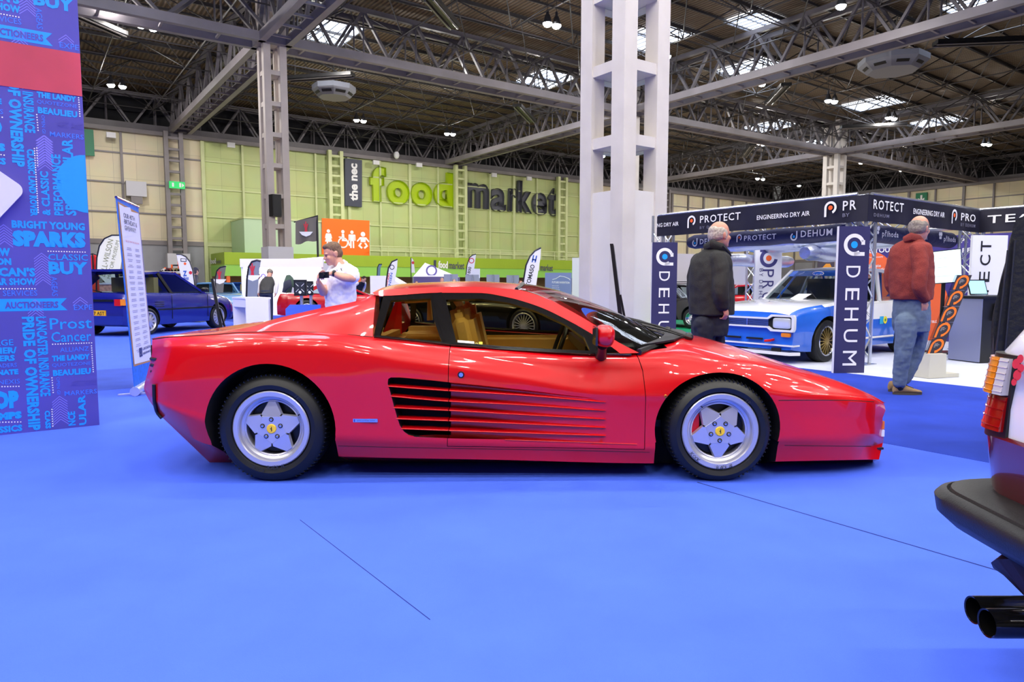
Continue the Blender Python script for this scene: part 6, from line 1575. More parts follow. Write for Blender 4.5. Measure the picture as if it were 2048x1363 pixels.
# ================================================================== OTHER CARS
CGL = glass_mat('car_glass', (205, 216, 218), 0.16)
CHR2 = CHROME
HL = mat('headlamp_lens', (225, 232, 240), 0.08, 0.3)
AMB = mat('amber_indicator', (245, 140, 30), 0.25)
TAILR = mat('tail_lamp_red', (200, 20, 16), 0.2)
def loc_child(name, mb, parent, angle=35, weld=True):
    q = bpy.data.objects.new(name, mb.mesh(name, weld, angle)); COL.objects.link(q); q.parent = parent
    return q
def make_car(name, label, o, heading, P, group=None):
    """local frame: x forward from the tail, y to the left, z up"""
    t = thing(name, label, 'car', o, group); t.rotation_euler = (0, 0, math.atan2(heading[1], heading[0]))
    L, Wd, paint = P['L'], P['W'] / 2, P['paint']; up = P.get('upper', paint)
    belt = P['belt']; roof = P['roof']; zb = P.get('zb', .2); wf = P.get('wf', lambda x: Wd)
    xs = sorted(set([0, .04, .12, .3] + [L * i / 26 for i in range(27)] + [L - .3, L - .12, L - .04, L] + [b[0] for b in belt]))
    def sec(x):
        e = min(x, L - x); pl = max(0, 1 - e / .35) ** 2
        w = wf(x) - pl * P.get('round', .14); zt = interp(belt, x); zl = zb + pl * .04
        zm = zl + (zt - zl) * .52; zs = zl + (zt - zl) * .86
        h = [(w * .80, zl), (w * .95, zl + .01), (w * .985, zl + .10), (w, zm - .06), (w, zm + .06), (w * .985, zs), (w * .955, zt - .035), (w * .90, zt), (w * .6, zt + P.get('crown', .025)), (0, zt + P.get('crown', .025) * 1.4)]
        return [V((x, y, z)) for y, z in h] + [V((x, -y, z)) for y, z in h[-2::-1]]
    rings = [sec(x) for x in xs]; mb = MB(); mb.grid(rings, paint, closed_u=True); n = len(rings[0])
    for r in (rings[0], rings[-1]): mb.add(r, [tuple(range(n))], paint)
    if 'split' in P:                         # second colour above a line
        iu = mb.mat(up)
        for k, f in enumerate(mb.f):
            c = sum((V(mb.v[i]) for i in f), V()) / len(f)
            if c.z > P['split'](c.x, abs(c.y)): mb.mi[k] = iu
    body = loc_child('body', mb, t)
    cuts = []
    R = P['wr']
    for xw in P['axles']:
        for s_ in (-1, 1):
            c = MB(); c.lathe([(0, -.05), (R + .045, -.05), (R + .045, .45), (0, .45)], (xw, s_ * (Wd + .08), R + .01), (0, -s_, 0), DARK, 32); q = loc_child('cut', c, t); cuts.append(q)
    boolean(body, cuts, angle=30); kill(*cuts)
    # cabin: base and roof outlines from the profile (x along, z) given as four points
    (xa, za), (xb, zb2), (xc, zc), (xd, zd) = roof   # rear base, rear roof, front roof, windscreen base
    wb_ = Wd * .9; wr_ = Wd * P.get('tumble', .70)
    def cor(x, z, w, s_): return V((x, s_ * w, z))
    mb = MB()
    rr = []
    for i in range(9):
        x = xb + (xc - xb) * i / 8; z = zb2 + (zc - zb2) * i / 8 + .03 * math.sin(pi * i / 8)
        rr.append([V((x, y * wr_, z + .03 * (1 - y * y))) for y in (-1, -.9, -.6, -.2, .2, .6, .9, 1)])
    mb.grid(rr, up); mb.grid([[p - Z1 * .05 for p in r] for r in rr], up)
    for k in (0, -1): mb.grid([[r[k] for r in rr], [r[k] - Z1 * .05 for r in rr]], up)
    mb.grid([rr[0], [p - Z1 * .05 for p in rr[0]]], up); mb.grid([rr[-1], [p - Z1 * .05 for p in rr[-1]]], up)
    loc_child('roof', mb, t, 50)
    xp = P.get('pillar', .5)
    for s_ in (-1, 1):
        mb = MB(); mb.bar(cor(xa, za - .03, wb_, s_), cor(xb, zb2 - .01, wr_ * .985, s_), .10 * P.get('cp', 1), up, .05, up=(0, 1, 0))
        loc_child('pillar', mb, t, 0); mb = MB(); mb.bar(cor(xd, zd - .03, wb_, s_), cor(xc, zc - .01, wr_ * .985, s_), .05, up, .05); loc_child('pillar', mb, t, 0)
        for px_ in (xp if isinstance(xp, (list, tuple)) else [xp]):
            xq = xb + (xc - xb) * px_; xq0 = xa + (xd - xa) * (px_ * .9 + .06)
            mb = MB(); mb.bar(cor(xq0, zd - .03, wb_, s_), cor(xq, zb2 + (zc - zb2) * px_, wr_ * .985, s_), .07, P.get('pillarm', up), .04, up=(0, 1, 0)); loc_child('pillar', mb, t, 0)
    for nm, q in (('windscreen', [cor(xd, zd, wb_ * .97, -1), cor(xd, zd, wb_ * .97, 1), cor(xc, zc, wr_ * .97, 1), cor(xc, zc, wr_ * .97, -1)]), ('rear_window', [cor(xa, za, wb_ * .97, -1), cor(xa, za, wb_ * .97, 1), cor(xb, zb2, wr_ * .97, 1), cor(xb, zb2, wr_ * .97, -1)])):
        mb = MB(); mid = []
        for k in range(7):
            s_ = k / 6; f = .07 * (1 - (2 * s_ - 1) ** 2) * (1 if nm == 'windscreen' else -1)
            mid.append((q[0].lerp(q[1], s_) + V((f, 0, 0)), q[3].lerp(q[2], s_) + V((f, 0, 0))))
        mb.grid([[a for a, b in mid], [b for a, b in mid]], CGL); loc_child(nm, mb, t, 60)
    for s_ in (-1, 1):
        mb = MB(); mb.add([cor(xa, za, wb_ * .985, s_), cor(xd, zd, wb_ * .985, s_), cor(xc, zc - .02, wr_ * .97, s_), cor(xb, zb2 - .02, wr_ * .97, s_)], [(0, 1, 2, 3)], CGL); loc_child('side_window', mb, t, 0)
    # interior, wheels
    mb = MB(); mb.box(((xa + xd) / 2, 0, za - .02), (xd - xa - .1, Wd * 1.6, .03), SATB)
    for s_ in (-1, 1): mb.box(((xb + xc) / 2 - .05, s_ * Wd * .45, za + .13), (.14, .42, .42), P.get('seat', SATB))
    loc_child('seats', mb, t, 0)
    for xw in P['axles']:
        for s_ in (-1, 1):
            o_ = V((xw, s_ * (Wd + P.get('track', -.02)), R)); ax = V((0, s_, 0)); rim = R * P.get('rimr', .66)
            mb = MB(); mb.lathe([(rim - .02, -.03), (rim, .0), (R - .04, .006), (R - .01, -.01), (R, -.04), (R, -.16), (R - .02, -.19), (rim, -.19)], o_, ax, RUBBER, 40); w = loc_child('wheel', mb, t)
            mb = MB(); rm = P.get('rim', SILV)
            mb.lathe([(rim, -.0), (rim - .012, .006), (rim - .022, -.005), (rim - .03, -.03), (rim - .035, -.12)], o_, ax, P.get('rimlip', rm), 36)
            k = P.get('spokes', 8)
            if k:
                for i in range(k):
                    a = 2 * pi * i / k; d = V((math.sin(a), 0, math.cos(a))); mb.bar(o_ + d * .03 - ax * .012, o_ + d * (rim - .028) - ax * .035, P.get('spw', .035), rm, .02, up=(0, 1, 0))
                mb.lathe([(0, .0), (.05, -.004), (.06, -.03)], o_, ax, rm, 20)
            else:
                mb.lathe([(0, .02), (.05, .018), (.08, -.01), (rim * .6, .0), (rim * .8, -.02), (rim - .03, -.03)], o_, ax, rm, 28)
            mb.lathe([(0, -.10), (rim - .03, -.10)], o_, ax, DARK, 24)
            loc_child('rim', mb, w)
    return t
# ---------------------------------------------------------------- blue and white saloon on the stand (nose toward -d1)
BLU = mat('race_blue', (34, 104, 222), 0.25, coat=1.0); CWH = mat('race_white', (238, 240, 244), 0.25, coat=1.0)
Fp = G(1650, 724)
hd = -d1
axf = 3.3
org = Fp - hd * axf + d2 * .80
P = dict(L=4.0, W=1.56, paint=BLU, upper=CWH, zb=.16, belt=[(0, .80), (.05, .86), (.5, .88), (1.5, .86), (2.6, .85), (2.8, .87), (3.3, .84), (3.8, .78), (3.96, .73), (4.0, .70)], roof=[(.78, .88), (1.10, 1.34), (2.02, 1.36), (2.66, .87)], wr=.31, axles=(.9, 3.3), track=.045, tumble=.74, pillar=[.42], split=lambda x, y: .66 if x < 2.5 else (min(.81, .66 + (x - 2.5) * .4) if y > .62 else .705), rim=mat('gold_mesh', (176, 150, 84), .3, .7), rimlip=CHROME, spokes=16, spw=.012, rimr=.70, round=.06, cp=2.2,
  wf=lambda x: .78 + .075 * max(0, 1 - ((x - 3.3) / .42) ** 2) + .06 * max(0, 1 - ((x - .9) / .42) ** 2))
esc = make_car('saloon_car', 'blue and white race saloon on the pale stand floor behind the dark vertical sign', org, hd, P)
def ebox(name, c, sz, m, ang=0): mb = MB(); mb.box(c, sz, m); return loc_child(name, mb, esc, ang)
# dog-bone grille frame with square lamps
mb = MB(); xf = 4.03
prof = [(-.74, .46), (-.76, .50), (-.76, .66), (-.74, .70), (-.40, .70), (-.34, .655), (.34, .655), (.40, .70), (.74, .70), (.76, .66), (.76, .50), (.74, .46), (.40, .46), (.34, .505), (-.34, .505), (-.40, .46)]
inn = [(-.71, .49), (-.725, .51), (-.725, .65), (-.71, .67), (-.42, .67), (-.355, .63), (.355, .63), (.42, .67), (.71, .67), (.725, .65), (.725, .51), (.71, .49), (.42, .49), (.355, .53), (-.355, .53), (-.42, .49)]
def y3_(p, x): return [V((x, y, z)) for y, z in p]
mb.grid([y3_(prof, xf - .03), y3_(prof, xf + .03), y3_(inn, xf + .03), y3_(inn, xf - .02)], CWH, closed_u=True); loc_child('grille_surround', mb, esc, 30)
mb = MB(); mb.add(y3_(inn, xf - .005), [tuple(range(16))], DARK); loc_child('grille_back', mb, esc, 0)
mb = MB()
for i in range(7): mb.box((xf + .005, 0, .54 + i * .014), (.012, .7, .005), CHROME)
mb.box((xf + .01, 0, .58), (.015, .015, .1), CHROME); loc_child('grille_bar', mb, esc, 0)
for s_ in (-1, 1):
    mb = MB(); super_ell(mb, (xf, s_ * .565, .58), (.03, .14, .075), HL, .35); loc_child('headlamp', mb, esc)
    mb = MB(); super_ell(mb, (xf - .015, s_ * .62, .415), (.03, .07, .03), AMB, .35); loc_child('indicator', mb, esc)
    ebox('brake_duct', (xf, s_ * .48, .20), (.03, .14, .05), DARK)
    for q in (-1,): ebox('bumper_stripe', (xf - .07, s_ * .0, .265), (.16, 1.50, .022), CWH) if s_ > 0 else None
ebox('front_slot', (xf - .0, .12, .34), (.03, .26, .025), DARK); ebox('front_slot', (xf - .0, -.25, .34), (.03, .26, .025), DARK)
mb = MB(); mb.tube([(xf - .02, .42, .34), (xf + .06, .42, .33), (xf + .07, .34, .32)], .02, TAILR, 8); loc_child('tow_strap', mb, esc)
mb = MB(); mb.prism([V((xf - .12, -.78, .13)), V((xf + .03, -.70, .13)), V((xf + .03, .70, .13)), V((xf - .12, .78, .13))], (0, 0, .045), CWH); loc_child('splitter', mb, esc, 0)
# side graphics on the near side (local +y)
mb = MB(); disc(mb, (2.42, .795, .53), X1, Z1, .225, CWH, 32); loc_child('roundel', mb, esc, 0)
mb = MB(); quad(mb, (1.62, .79, .50), (1.74, .79, .50), (1.74, .79, .62), (1.62, .79, .62), mat('decal_cyan', (40, 170, 225), .5)); disc(mb, (1.57, .792, .56), X1, Z1, .06, YEL, 20); disc(mb, (1.57, .794, .56), X1, Z1, .025, mat('decal_green', (40, 140, 70), .5), 16); loc_child('side_decal', mb, esc, 0)
mb = MB(); mb.tube([(1.3, .788, .30), (2.2, .788, .30), (2.9, .79, .30)], .018, CWH, 6); mb.tube([(.2, .74, .42), (.55, .80, .44)], .014, CWH, 6); loc_child('side_stripe', mb, esc)
mb = MB()
for i, s_ in enumerate((-1, 1)):
    a, b = (3.62, s_ * .66, .79), (2.9, s_ * .62, .885)
    quad(mb, (3.7, s_ * .25, .80), (3.72, s_ * .66, .775), (3.35, s_ * .70, .825), (3.3, s_ * .5, .865), BLU)
loc_child('bonnet_patch', mb, esc, 0)
mb = MB(); quad(mb, (2.045, -.52, 1.335), (2.045, .52, 1.335), (2.17, .55, 1.245), (2.17, -.55, 1.245), BLU); mb.v = [(x + .085 * (1 - (y / .55) ** 2) + .012, y, z + .012) for x, y, z in mb.v]; loc_child('sun_strip', mb, esc, 0)
mb = MB(); super_ell(mb, (2.20, 0, 1.30), (.01, .10, .035), CWH, 1.0); super_ell(mb, (2.206, 0, 1.30), (.01, .088, .028), BLU, 1.0)
text(mb, 'Ford', V((2.218, -.06, 1.285)), V((0, 1, 0)), V((-.3, 0, .95)), CWH, .12, .03); loc_child('oval_badge', mb, esc)
mb = MB(); mb.ell((2.55, .82, .97), (.05, .07, .05), BLU, 12, 8); mb.tube([(2.6, .76, .9), (2.56, .82, .94)], .012, SATB, 6); loc_child('door_mirror', mb, esc)
mb = MB(); mb.tube([(2.74, .3, .905), (2.5, .05, 1.02)], .008, SATB, 6); mb.tube([(2.74, -.3, .905), (2.5, -.5, 1.02)], .008, SATB, 6); loc_child('wiper', mb, esc)
mb = MB(); mb.box((2.86, .1, .93), (.3, .22, .006), WHITE, V((.9, 0, -.3)), V((0, 1, 0)), V((.3, 0, .9))); loc_child('windscreen_sheet', mb, esc, 0)
for x in (1.25,): ebox('door_line', (x, .787, .55), (.006, .006, .5), DARK)
mb = MB()
for s_ in (-1, 1): mb.tube([(1.05, s_ * .45, .88), (1.2, s_ * .5, 1.30), (2.0, s_ * .5, 1.30), (2.4, s_ * .6, .88)], .02, BLU, 8)
loc_child('roll_cage', mb, esc)

# ---------------------------------------------------------------- dark blue hatchback at the left
NAVYP = mat('navy_car_paint', (20, 28, 128), 0.22, coat=1.0)
hv = V((.22, .975, 0)).normalized(); rv = V((hv.y, -hv.x, 0))
rr_ = V((W(251, 600, 14.4).x, 14.4, 0))
org = rr_ - rv * .76 * 1.0
P = dict(L=3.75, W=1.58, paint=NAVYP, zb=.2, belt=[(0, .62), (.03, .80), (.08, .90), (.4, .93), (1.5, .91), (2.6, .90), (3.1, .84), (3.6, .72), (3.75, .62)], roof=[(.16, .93), (.62, 1.36), (1.75, 1.38), (2.62, .90)], wr=.30, axles=(.62, 3.02), pillar=[.52], pillarm=SATB, spokes=12, spw=.05, rimr=.72, track=.0, seat=mat('beige_seat', (190, 170, 120), .6), cp=2.6, round=.10)
bh = make_car('hatchback_car', 'dark blue hatchback with a yellow number plate beside the violet printed wall', org, hv, P)
def bbox(name, c, sz, m): mb = MB(); mb.box(c, sz, m); return loc_child(name, mb, bh, 0)
PLY = mat('yellow_plate', (236, 176, 16), .5)
bbox('number_plate', (-.012, .0, .50), (.02, .52, .12), PLY); mb = MB(); text(mb, 'A457 AST', V((-.024, .22, .462)), V((0, -1, 0)), Z1, BLACK, .46, .075, .02); loc_child('plate_lettering', mb, bh, 0)
for s_ in (-1, 1):
    bbox('tail_lamp', (.0, s_ * .58, .73), (.03, .18, .14), TAILR); bbox('rear_indicator', (.0, s_ * .70, .735), (.05, .10, .13), AMB)
bbox('rear_panel', (-.005, 0, .77), (.02, .9, .05), SATB); bbox('rear_bumper', (.0, 0, .36), (.1, 1.42, .18), NAVYP)
mb = MB(); mb.box((.5, 0, 1.40), (.34, 1.12, .05), NAVYP, V((.98, 0, -.1))); loc_child('roof_spoiler', mb, bh, 0)
for i in range(3): bbox('side_louvre', (.95, -.797, .62 + i * .05), (.28, .012, .012), SATB)
bbox('side_strip', (1.9, -.795, .55), (2.0, .015, .03), SATB); bbox('front_marker', (3.35, -.745, .70), (.05, .03, .04), AMB); bbox('door_line', (1.35, -.793, .6), (.008, .01, .55), DARK); bbox('door_line', (2.6, -.793, .6), (.008, .01, .55), DARK)
mb = MB(); super_ell(mb, (2.42, -.86, .98), (.07, .08, .05), SATB, .7); loc_child('door_mirror', mb, bh)
mb = MB(); mb.tube([(.12, -.1, .94), (.2, .35, 1.02)], .01, SATB, 6); loc_child('rear_wiper', mb, bh)

# ---------------------------------------------------------------- small cars in the distance
BLKP = mat('black_car_paint', (10, 10, 12), .2, coat=1.0); REDP = mat('red_car_paint_far', (196, 14, 30), .25, coat=1.0); LBLU = mat('light_blue_paint', (120, 165, 214), .25, coat=1.0); MBLU = mat('mid_blue_paint', (30, 84, 170), .25, coat=1.0)
c = V((W(1383, 640, 17.0).x, 17.0, 0)); hv = V((.6, -.8, 0)).normalized(); rv = V((hv.y, -hv.x, 0))
P = dict(L=2.75, W=1.36, paint=BLKP, zb=.2, belt=[(0, .62), (.1, .74), (1.0, .76), (2.0, .76), (2.5, .72), (2.7, .64), (2.75, .56)], roof=[(.12, .76), (.4, 1.05), (1.4, 1.06), (1.9, .76)], wr=.26, axles=(.45, 2.25), pillar=[.5], spokes=0, rim=CHROME, rimr=.62, track=.0)
mini = make_car('small_car', 'small black classic car with a chrome bumper between dark sign and black jacket', c - hv * 2.25 - rv * .64, hv, P)
mb = MB(); mb.box((2.79, 0, .42), (.06, 1.4, .08), CHROME); loc_child('bumper', mb, mini, 0)
mb = MB(); mb.box((2.83, -.02, .33), (.02, .5, .12), BLACK); text(mb, 'TMC 676H', V((2.842, -.24, .30)), Y1, Z1, WHITE, .44, .07, .02); loc_child('number_plate', mb, mini, 0)
for s_ in (-1, 1): mb = MB(); mb.ell((2.72, s_ * .46, .58), (.06, .10, .10), HL, 14, 10); loc_child('headlamp', mb, mini)
mb = MB(); mb.ell((2.55, -.69, .66), (.03, .02, .03), WHITE, 10, 6); loc_child('marker_lamp', mb, mini)
mb = MB()
for z in (1.12, 1.17): mb.tube([(.5, -.5, z), (1.45, -.5, z), (1.45, .5, z), (.5, .5, z)], .012, SATB, 6, closed=True)
for i in range(6): mb.tube([(.5 + .19 * i, -.5, 1.12), (.5 + .19 * i, .5, 1.12)], .01, SATB, 6)
for x in (.55, 1.4):
    for y in (-.48, .48): mb.tube([(x, y, 1.05), (x, y, 1.12)], .012, SATB, 6)
loc_child('roof_rack', mb, mini)
# modern red car behind the black jacket
P = dict(L=4.2, W=1.75, paint=REDP, zb=.18, belt=[(0, .55), (.1, .72), (1.0, .78), (2.8, .74), (3.6, .68), (4.1, .56), (4.2, .48)], roof=[(.25, .78), (.9, 1.06), (2.2, 1.07), (3.1, .75)], wr=.30, axles=(.75, 3.3), pillar=[.35, .68], pillarm=SATB, spokes=10, track=-.01)
c = W(1580, 640, 22.6); make_car('hatchback_car', 'glossy red hatchback seen between the black jacket and the white vertical banner', V((c.x, 22.6, 0)), V((-.985, -.17, 0)), P)
# dark sports car behind the red one
P = dict(L=4.6, W=1.9, paint=BLKP, zb=.16, belt=[(0, .55), (.1, .78), (1.0, .82), (1.9, .78), (2.9, .76), (3.9, .70), (4.45, .56), (4.6, .46)], roof=[(.5, .80), (1.25, 1.03), (2.2, 1.04), (3.2, .76)], wr=.33, axles=(.9, 3.65), pillar=[.35], spokes=20, spw=.016, rimr=.76, track=-.01, tumble=.66)
c = W(1047, 640, 13.0); hv = V((.86, -.51, 0)).normalized(); rv = V((hv.y, -hv.x, 0))
make_car('sports_car', 'glossy black sports car seen through the windows of the red sports car', V((c.x, 13.0, 0)) - hv * 3.65 - rv * .93, hv, P)
# red sports car by the white booth, with the blue screen in front
P = dict(L=4.3, W=1.8, paint=REDP, zb=.16, belt=[(0, .6), (.1, .82), (1.2, .80), (2.4, .78), (3.4, .72), (4.1, .56), (4.3, .46)], roof=[(.7, .82), (1.3, 1.10), (1.9, 1.12), (2.7, .78)], wr=.32, axles=(.85, 3.3), pillar=[.4], spokes=5, spw=.07, track=-.01)
c = W(570, 630, 21); make_car('sports_car', 'low red sports car in front of the bright white booth', V((c.x - .2, 21, 0)), V((.96, .28, 0)), P)
P = dict(L=4.0, W=1.65, paint=LBLU, zb=.18, belt=[(0, .6), (.1, .8), (1.2, .82), (2.6, .80), (3.5, .74), (3.9, .6), (4.0, .5)], roof=[(1.0, .82), (1.5, 1.02), (1.75, 1.14), (2.2, .80)], wr=.31, axles=(.8, 3.2), pillar=[.5], spokes=0, rim=CHROME, track=-.01)
c = W(405, 620, 23); make_car('roadster_car', 'pale blue open car behind the nose of the dark blue hatchback', V((c.x - .55, 25, 0)), V((.45, -.89, 0)), P)
P['paint'] = MBLU; P['seat'] = TAN
c = W(452, 620, 29); make_car('roadster_car', 'mid blue classic car just left of the white counter', V((c.x - .6, 32, 0)), V((.3, -.95, 0)), P)

# ---------------------------------------------------------------- white and maroon hatchback cropped by the right edge
MAR = mat('maroon_paint', (92, 6, 22), 0.25, coat=1.0); FWH = mat('cream_white_paint', (232, 228, 226), 0.3, coat=.8)
BUMP = mat('bumper_plastic', (17, 18, 20), 0.5, bump=(220, .12))
fc = thing('hatchback_car', 'rear corner of a white over maroon hatchback cropped by the right edge', 'car', (2.6, 1.3, 0))
YF = 2.02
def ring_side(secs, m, name, nose=None):
    """sections: list over plan angle from the far side round the corner to the rear face; each (x, y, z) list"""
    mb = MB(); mb.grid(secs, m); return mb.build(name, fc, angle=40)
def plan(rx, inset=0.0):
    """plan curve of the tail: rear face x = rx running along y, rounded into the far side"""
    pts = []
    r = .16
    for i in range(4): pts.append((rx + 1.9 - i * .58, YF + .02 - inset))
    for i in range(9):
        a = pi / 2 + (pi / 2) * i / 8; pts.append((rx + r + r * math.cos(a), YF + .02 - inset - r + r * math.sin(a)))
    for i in range(1, 9): pts.append((rx - .02 * math.sin(pi * i / 8), YF - .14 - inset - i * .19))
    return pts
def wall_of(zs, m, name):
    mb = MB(); rows_ = []
    for z, rx, ins in zs: rows_.append([V((x, y, z)) for x, y in plan(rx, ins)])
    mb.grid(rows_, m); return mb.build(name, fc, angle=50)
wall_of([(.40, 1.46, .02), (.56, 1.385, 0), (.715, 1.362, 0), (.722, 1.375, .01)], MAR, 'lower_panel')
wall_of([(.715, 1.378, .012), (.80, 1.38, .01), (.93, 1.40, .01), (.955, 1.39, .015), (1.03, 1.425, .05), (1.12, 1.50, .10), (1.35, 1.75, .25), (1.36, 2.2, .30)], FWH, 'upper_panel')
wall_of([(.41, 1.44, .0), (.412, 1.37, -.02), (.43, 1.31, -.05), (.47, 1.268, -.065), (.515, 1.262, -.07), (.53, 1.275, -.065), (.535, 1.29, -.055), (.527, 1.295, -.052), (.54, 1.30, -.05), (.548, 1.33, -.03), (.55, 1.42, .0)], BUMP, 'rear_bumper')
mb = MB(); mb.tube([V((1.42, 1.80, .44)), V((1.35, 1.78, .385)), V((1.37, 1.73, .355)), V((1.6, 1.70, .35))], [.03, .05, .045, .04], mat('cover_dark', (34, 8, 14), .5), 10); mb.build('tow_eye_cover', fc)
# lamp cluster wrapped on the far corner
TLR = mat('tail_lamp_dark_red', (150, 8, 10), .12, coat=.6); TLA = mat('tail_lamp_amber', (225, 130, 16), .15, coat=.6); TLW = mat('tail_lamp_clear', (196, 190, 186), .15, coat=.6)
def on_tail(y, off=0): return V((1.372 - off, y, 0))
def lamp_bit(name, y0, y1, z0, z1, m, rx=1.372, off=.012, ribs=0):
    mb = MB(); n = 6
    A = [V((rx - off + (.09 * max(0, (y - (YF - .10)) / .12) ** 2 if y > YF - .10 else 0), y, 0)) for y in [y0 + (y1 - y0) * i / n for i in range(n + 1)]]
    lo_ = [V((p.x, p.y, z0)) for p in A]; hi = [V((p.x + .018, p.y, z1)) for p in A]
    mb.grid([lo_, hi, [p + V((.05, 0, 0)) for p in hi], [p + V((.05, 0, 0)) for p in lo_]], m, closed_v=True)
    for e in (0, -1): mb.add([lo_[e], hi[e], hi[e] + V((.05, 0, 0)), lo_[e] + V((.05, 0, 0))], [(0, 1, 2, 3)], m)
    for k in range(ribs):
        z = z0 + (z1 - z0) * (k + .5) / ribs; mb.tube([p + V((.018 * (z - z0) / (z1 - z0), 0, z)) for p in A], .0022, m, 5)
    return mb.build(name, fc, angle=40)
lamp_bit('tail_lamp_housing', 1.866, 2.0, .712, .95, SATB, off=.004)
lamp_bit('stop_lamp', 1.876, 1.992, .735, .832, TLR, off=.016, ribs=4); lamp_bit('indicator_lamp', 1.915, 1.992, .838, .94, TLA, off=.016, ribs=6); lamp_bit('reversing_lamp', 1.876, 1.911, .838, .94, TLW, off=.016, ribs=6)
mb = MB(); STK = mat('red_sticker', (214, 40, 60), .5)
base = V((1.383, 1.85, .90)); ux_ = V((.0, -1, 0)); uz_ = V((.12, 0, .99))
for cx_, cy_, r_ in ((.0, .03, .014), (.012, .045, .012), (.012, .0, .015), (.02, .02, .012), (.005, -.02, .010)): disc(mb, base - X1 * .012 + ux_ * cx_ + uz_ * cy_, ux_, uz_, r_, STK, 14)
mb.build('red_sticker', fc, angle=0)
for i, (y, z) in enumerate(((1.86, .228), (1.785, .228))):
    mb = MB(); mb.lathe([(.034, .0), (.038, -.002), (.039, .01), (.039, .6), (.035, .6), (.035, .02), (.034, .0)], V((1.02 + i * .0, y, z)) if False else V(((1.306, 1.293)[i], y, z)), X1, mat('black_chrome', (60, 60, 62), .12, .9), 24); mb.build('exhaust_pipe', fc)
for x, y in ((2.3, 1.86), ):
    mb = MB(); mb.lathe([(.15, 0), (.29, 0), (.30, .03), (.30, .17), (.28, .2), (.15, .2)], V((x, y, .30)), (0, -1, 0), RUBBER, 32); mb.lathe([(0, .03), (.16, .03)], V((x, y, .30)), (0, -1, 0), SILV, 24); mb.build('wheel', fc)
mb = MB(); mb.lathe([(.15, 0), (.29, 0), (.30, .03), (.30, .17), (.28, .2), (.15, .2)], V((2.3, .62, .30)), (0, -1, 0), RUBBER, 32); mb.build('wheel', fc)
# ================================================================== PEOPLE
SKIN = mat('skin', (214, 158, 138), .5, noise=(18, .06)); SKINP = mat('skin_ruddy', (206, 146, 124), .5, noise=(18, .07))
def limb(mb, pts, radii, m, n=14, flat=None):
    pts = [V(p) for p in pts]
    q = resample(pts, max(8, 4 * len(pts))) if len(pts) > 2 else [pts[0].lerp(pts[1], i / 6) for i in range(7)]
    acc = [0]
    for i in range(len(pts) - 1): acc.append(acc[-1] + (pts[i + 1] - pts[i]).length)
    k = [(a, r) for a, r in zip(acc, radii)]
    rr = [interp(k, acc[-1] * i / (len(q) - 1)) for i in range(len(q))]
    mb.tube(q, rr, m, n, flat=flat)
    for e in (0, -1): mb.ell(q[e], (rr[e],) * 3, m, 12, 8)
def torso(mb, secs, m, n=28, e=.85):
    """secs: (centre, half depth along fwd, half width, fwd) rings from the bottom up"""
    rows_ = []; sg = lambda v: math.copysign(abs(v) ** e, v)
    for c, rd, rw, fw in secs:
        fw = V((fw[0], fw[1], 0)).normalized(); lf = V((-fw.y, fw.x, 0))
        rows_.append([V(c) + fw * (rd * sg(math.cos(2 * pi * j / n))) + lf * (rw * sg(math.sin(2 * pi * j / n))) for j in range(n)])
    # smooth rings in between
    out = []
    for j in range(len(rows_) * 5 - 4):
        t = j / 5; i = min(int(t), len(rows_) - 2)
        out.append([V([interp([(k, rows_[k][a][c]) for k in range(max(0, i - 1), min(len(rows_), i + 3))], t) for c in range(3)]) for a in range(n)])
    mb.grid(out, m, closed_u=True)
    for r in (out[0], out[-1]):
        c = sum(r, V()) / n; mb.add(r + [c], [(i, (i + 1) % n, n) for i in range(n)], m)
def remesh(mb, name, parent, voxel, it=4, disp=None):
    o = link(name, mb.mesh(name, weld=False, angle=0), parent)
    md = o.modifiers.new('r', 'REMESH'); md.mode = 'VOXEL'; md.voxel_size = voxel
    sm = o.modifiers.new('s', 'SMOOTH'); sm.iterations = it; sm.factor = .5
    if disp:
        tx = bpy.data.textures.new('folds', 'CLOUDS'); tx.noise_scale = disp[0]; tx.noise_depth = 1
        d_ = o.modifiers.new('d', 'DISPLACE'); d_.texture = tx; d_.strength = disp[1]; d_.mid_level = .5
    bpy.context.view_layer.update(); me = baked(o); o.modifiers.clear(); m_ = mb.m[0]
    me.materials.clear(); me.materials.append(m_); o.data = me; smooth(me, 180); return o
def frame(fwd, up=(0, 0, 1)):
    up = V(up).normalized(); f = V(fwd).normalized(); l = up.cross(f).normalized(); u = f.cross(l)
    return f, l, u, Matrix((f, l, u)).transposed()
def head(mb, c, fwd, up, m, s=1.0, neck=None):
    f, l, u, R = frame(fwd, up); c = V(c)
    P = lambda a, b, d: c + f * (a * s) + l * (b * s) + u * (d * s)
    E = lambda a, b, d, r: mb.ell(P(a, b, d), tuple(x * s for x in r), m, 18, 12, R)
    E(-.005, 0, .03, (.099, .077, .092)); E(.034, 0, -.045, (.068, .06, .078)); E(.074, 0, -.098, (.028, .032, .022)); E(.0, 0, -.05, (.07, .066, .06))
    mb.tube([P(.092, 0, .012), P(.104, 0, -.012), P(.114, 0, -.032)], [.009 * s, .012 * s, .017 * s], m, 8); E(.10, 0, -.036, (.015, .019, .010))
    E(.083, .032, .018, (.016, .026, .010)); E(.083, -.032, .018, (.016, .026, .010)); E(.072, .04, -.03, (.025, .022, .024)); E(.072, -.04, -.03, (.025, .022, .024)); E(.092, 0, -.062, (.016, .026, .016)); E(.088, 0, -.078, (.016, .024, .014))
    for k in (-1, 1): E(-.012, k * .078, -.012, (.022, .012, .034)); E(-.02, k * .083, .002, (.02, .010, .02))
    if neck: limb(mb, [P(-.02, 0, -.05), neck], [.056 * s, .062 * s], m)
    return P, R
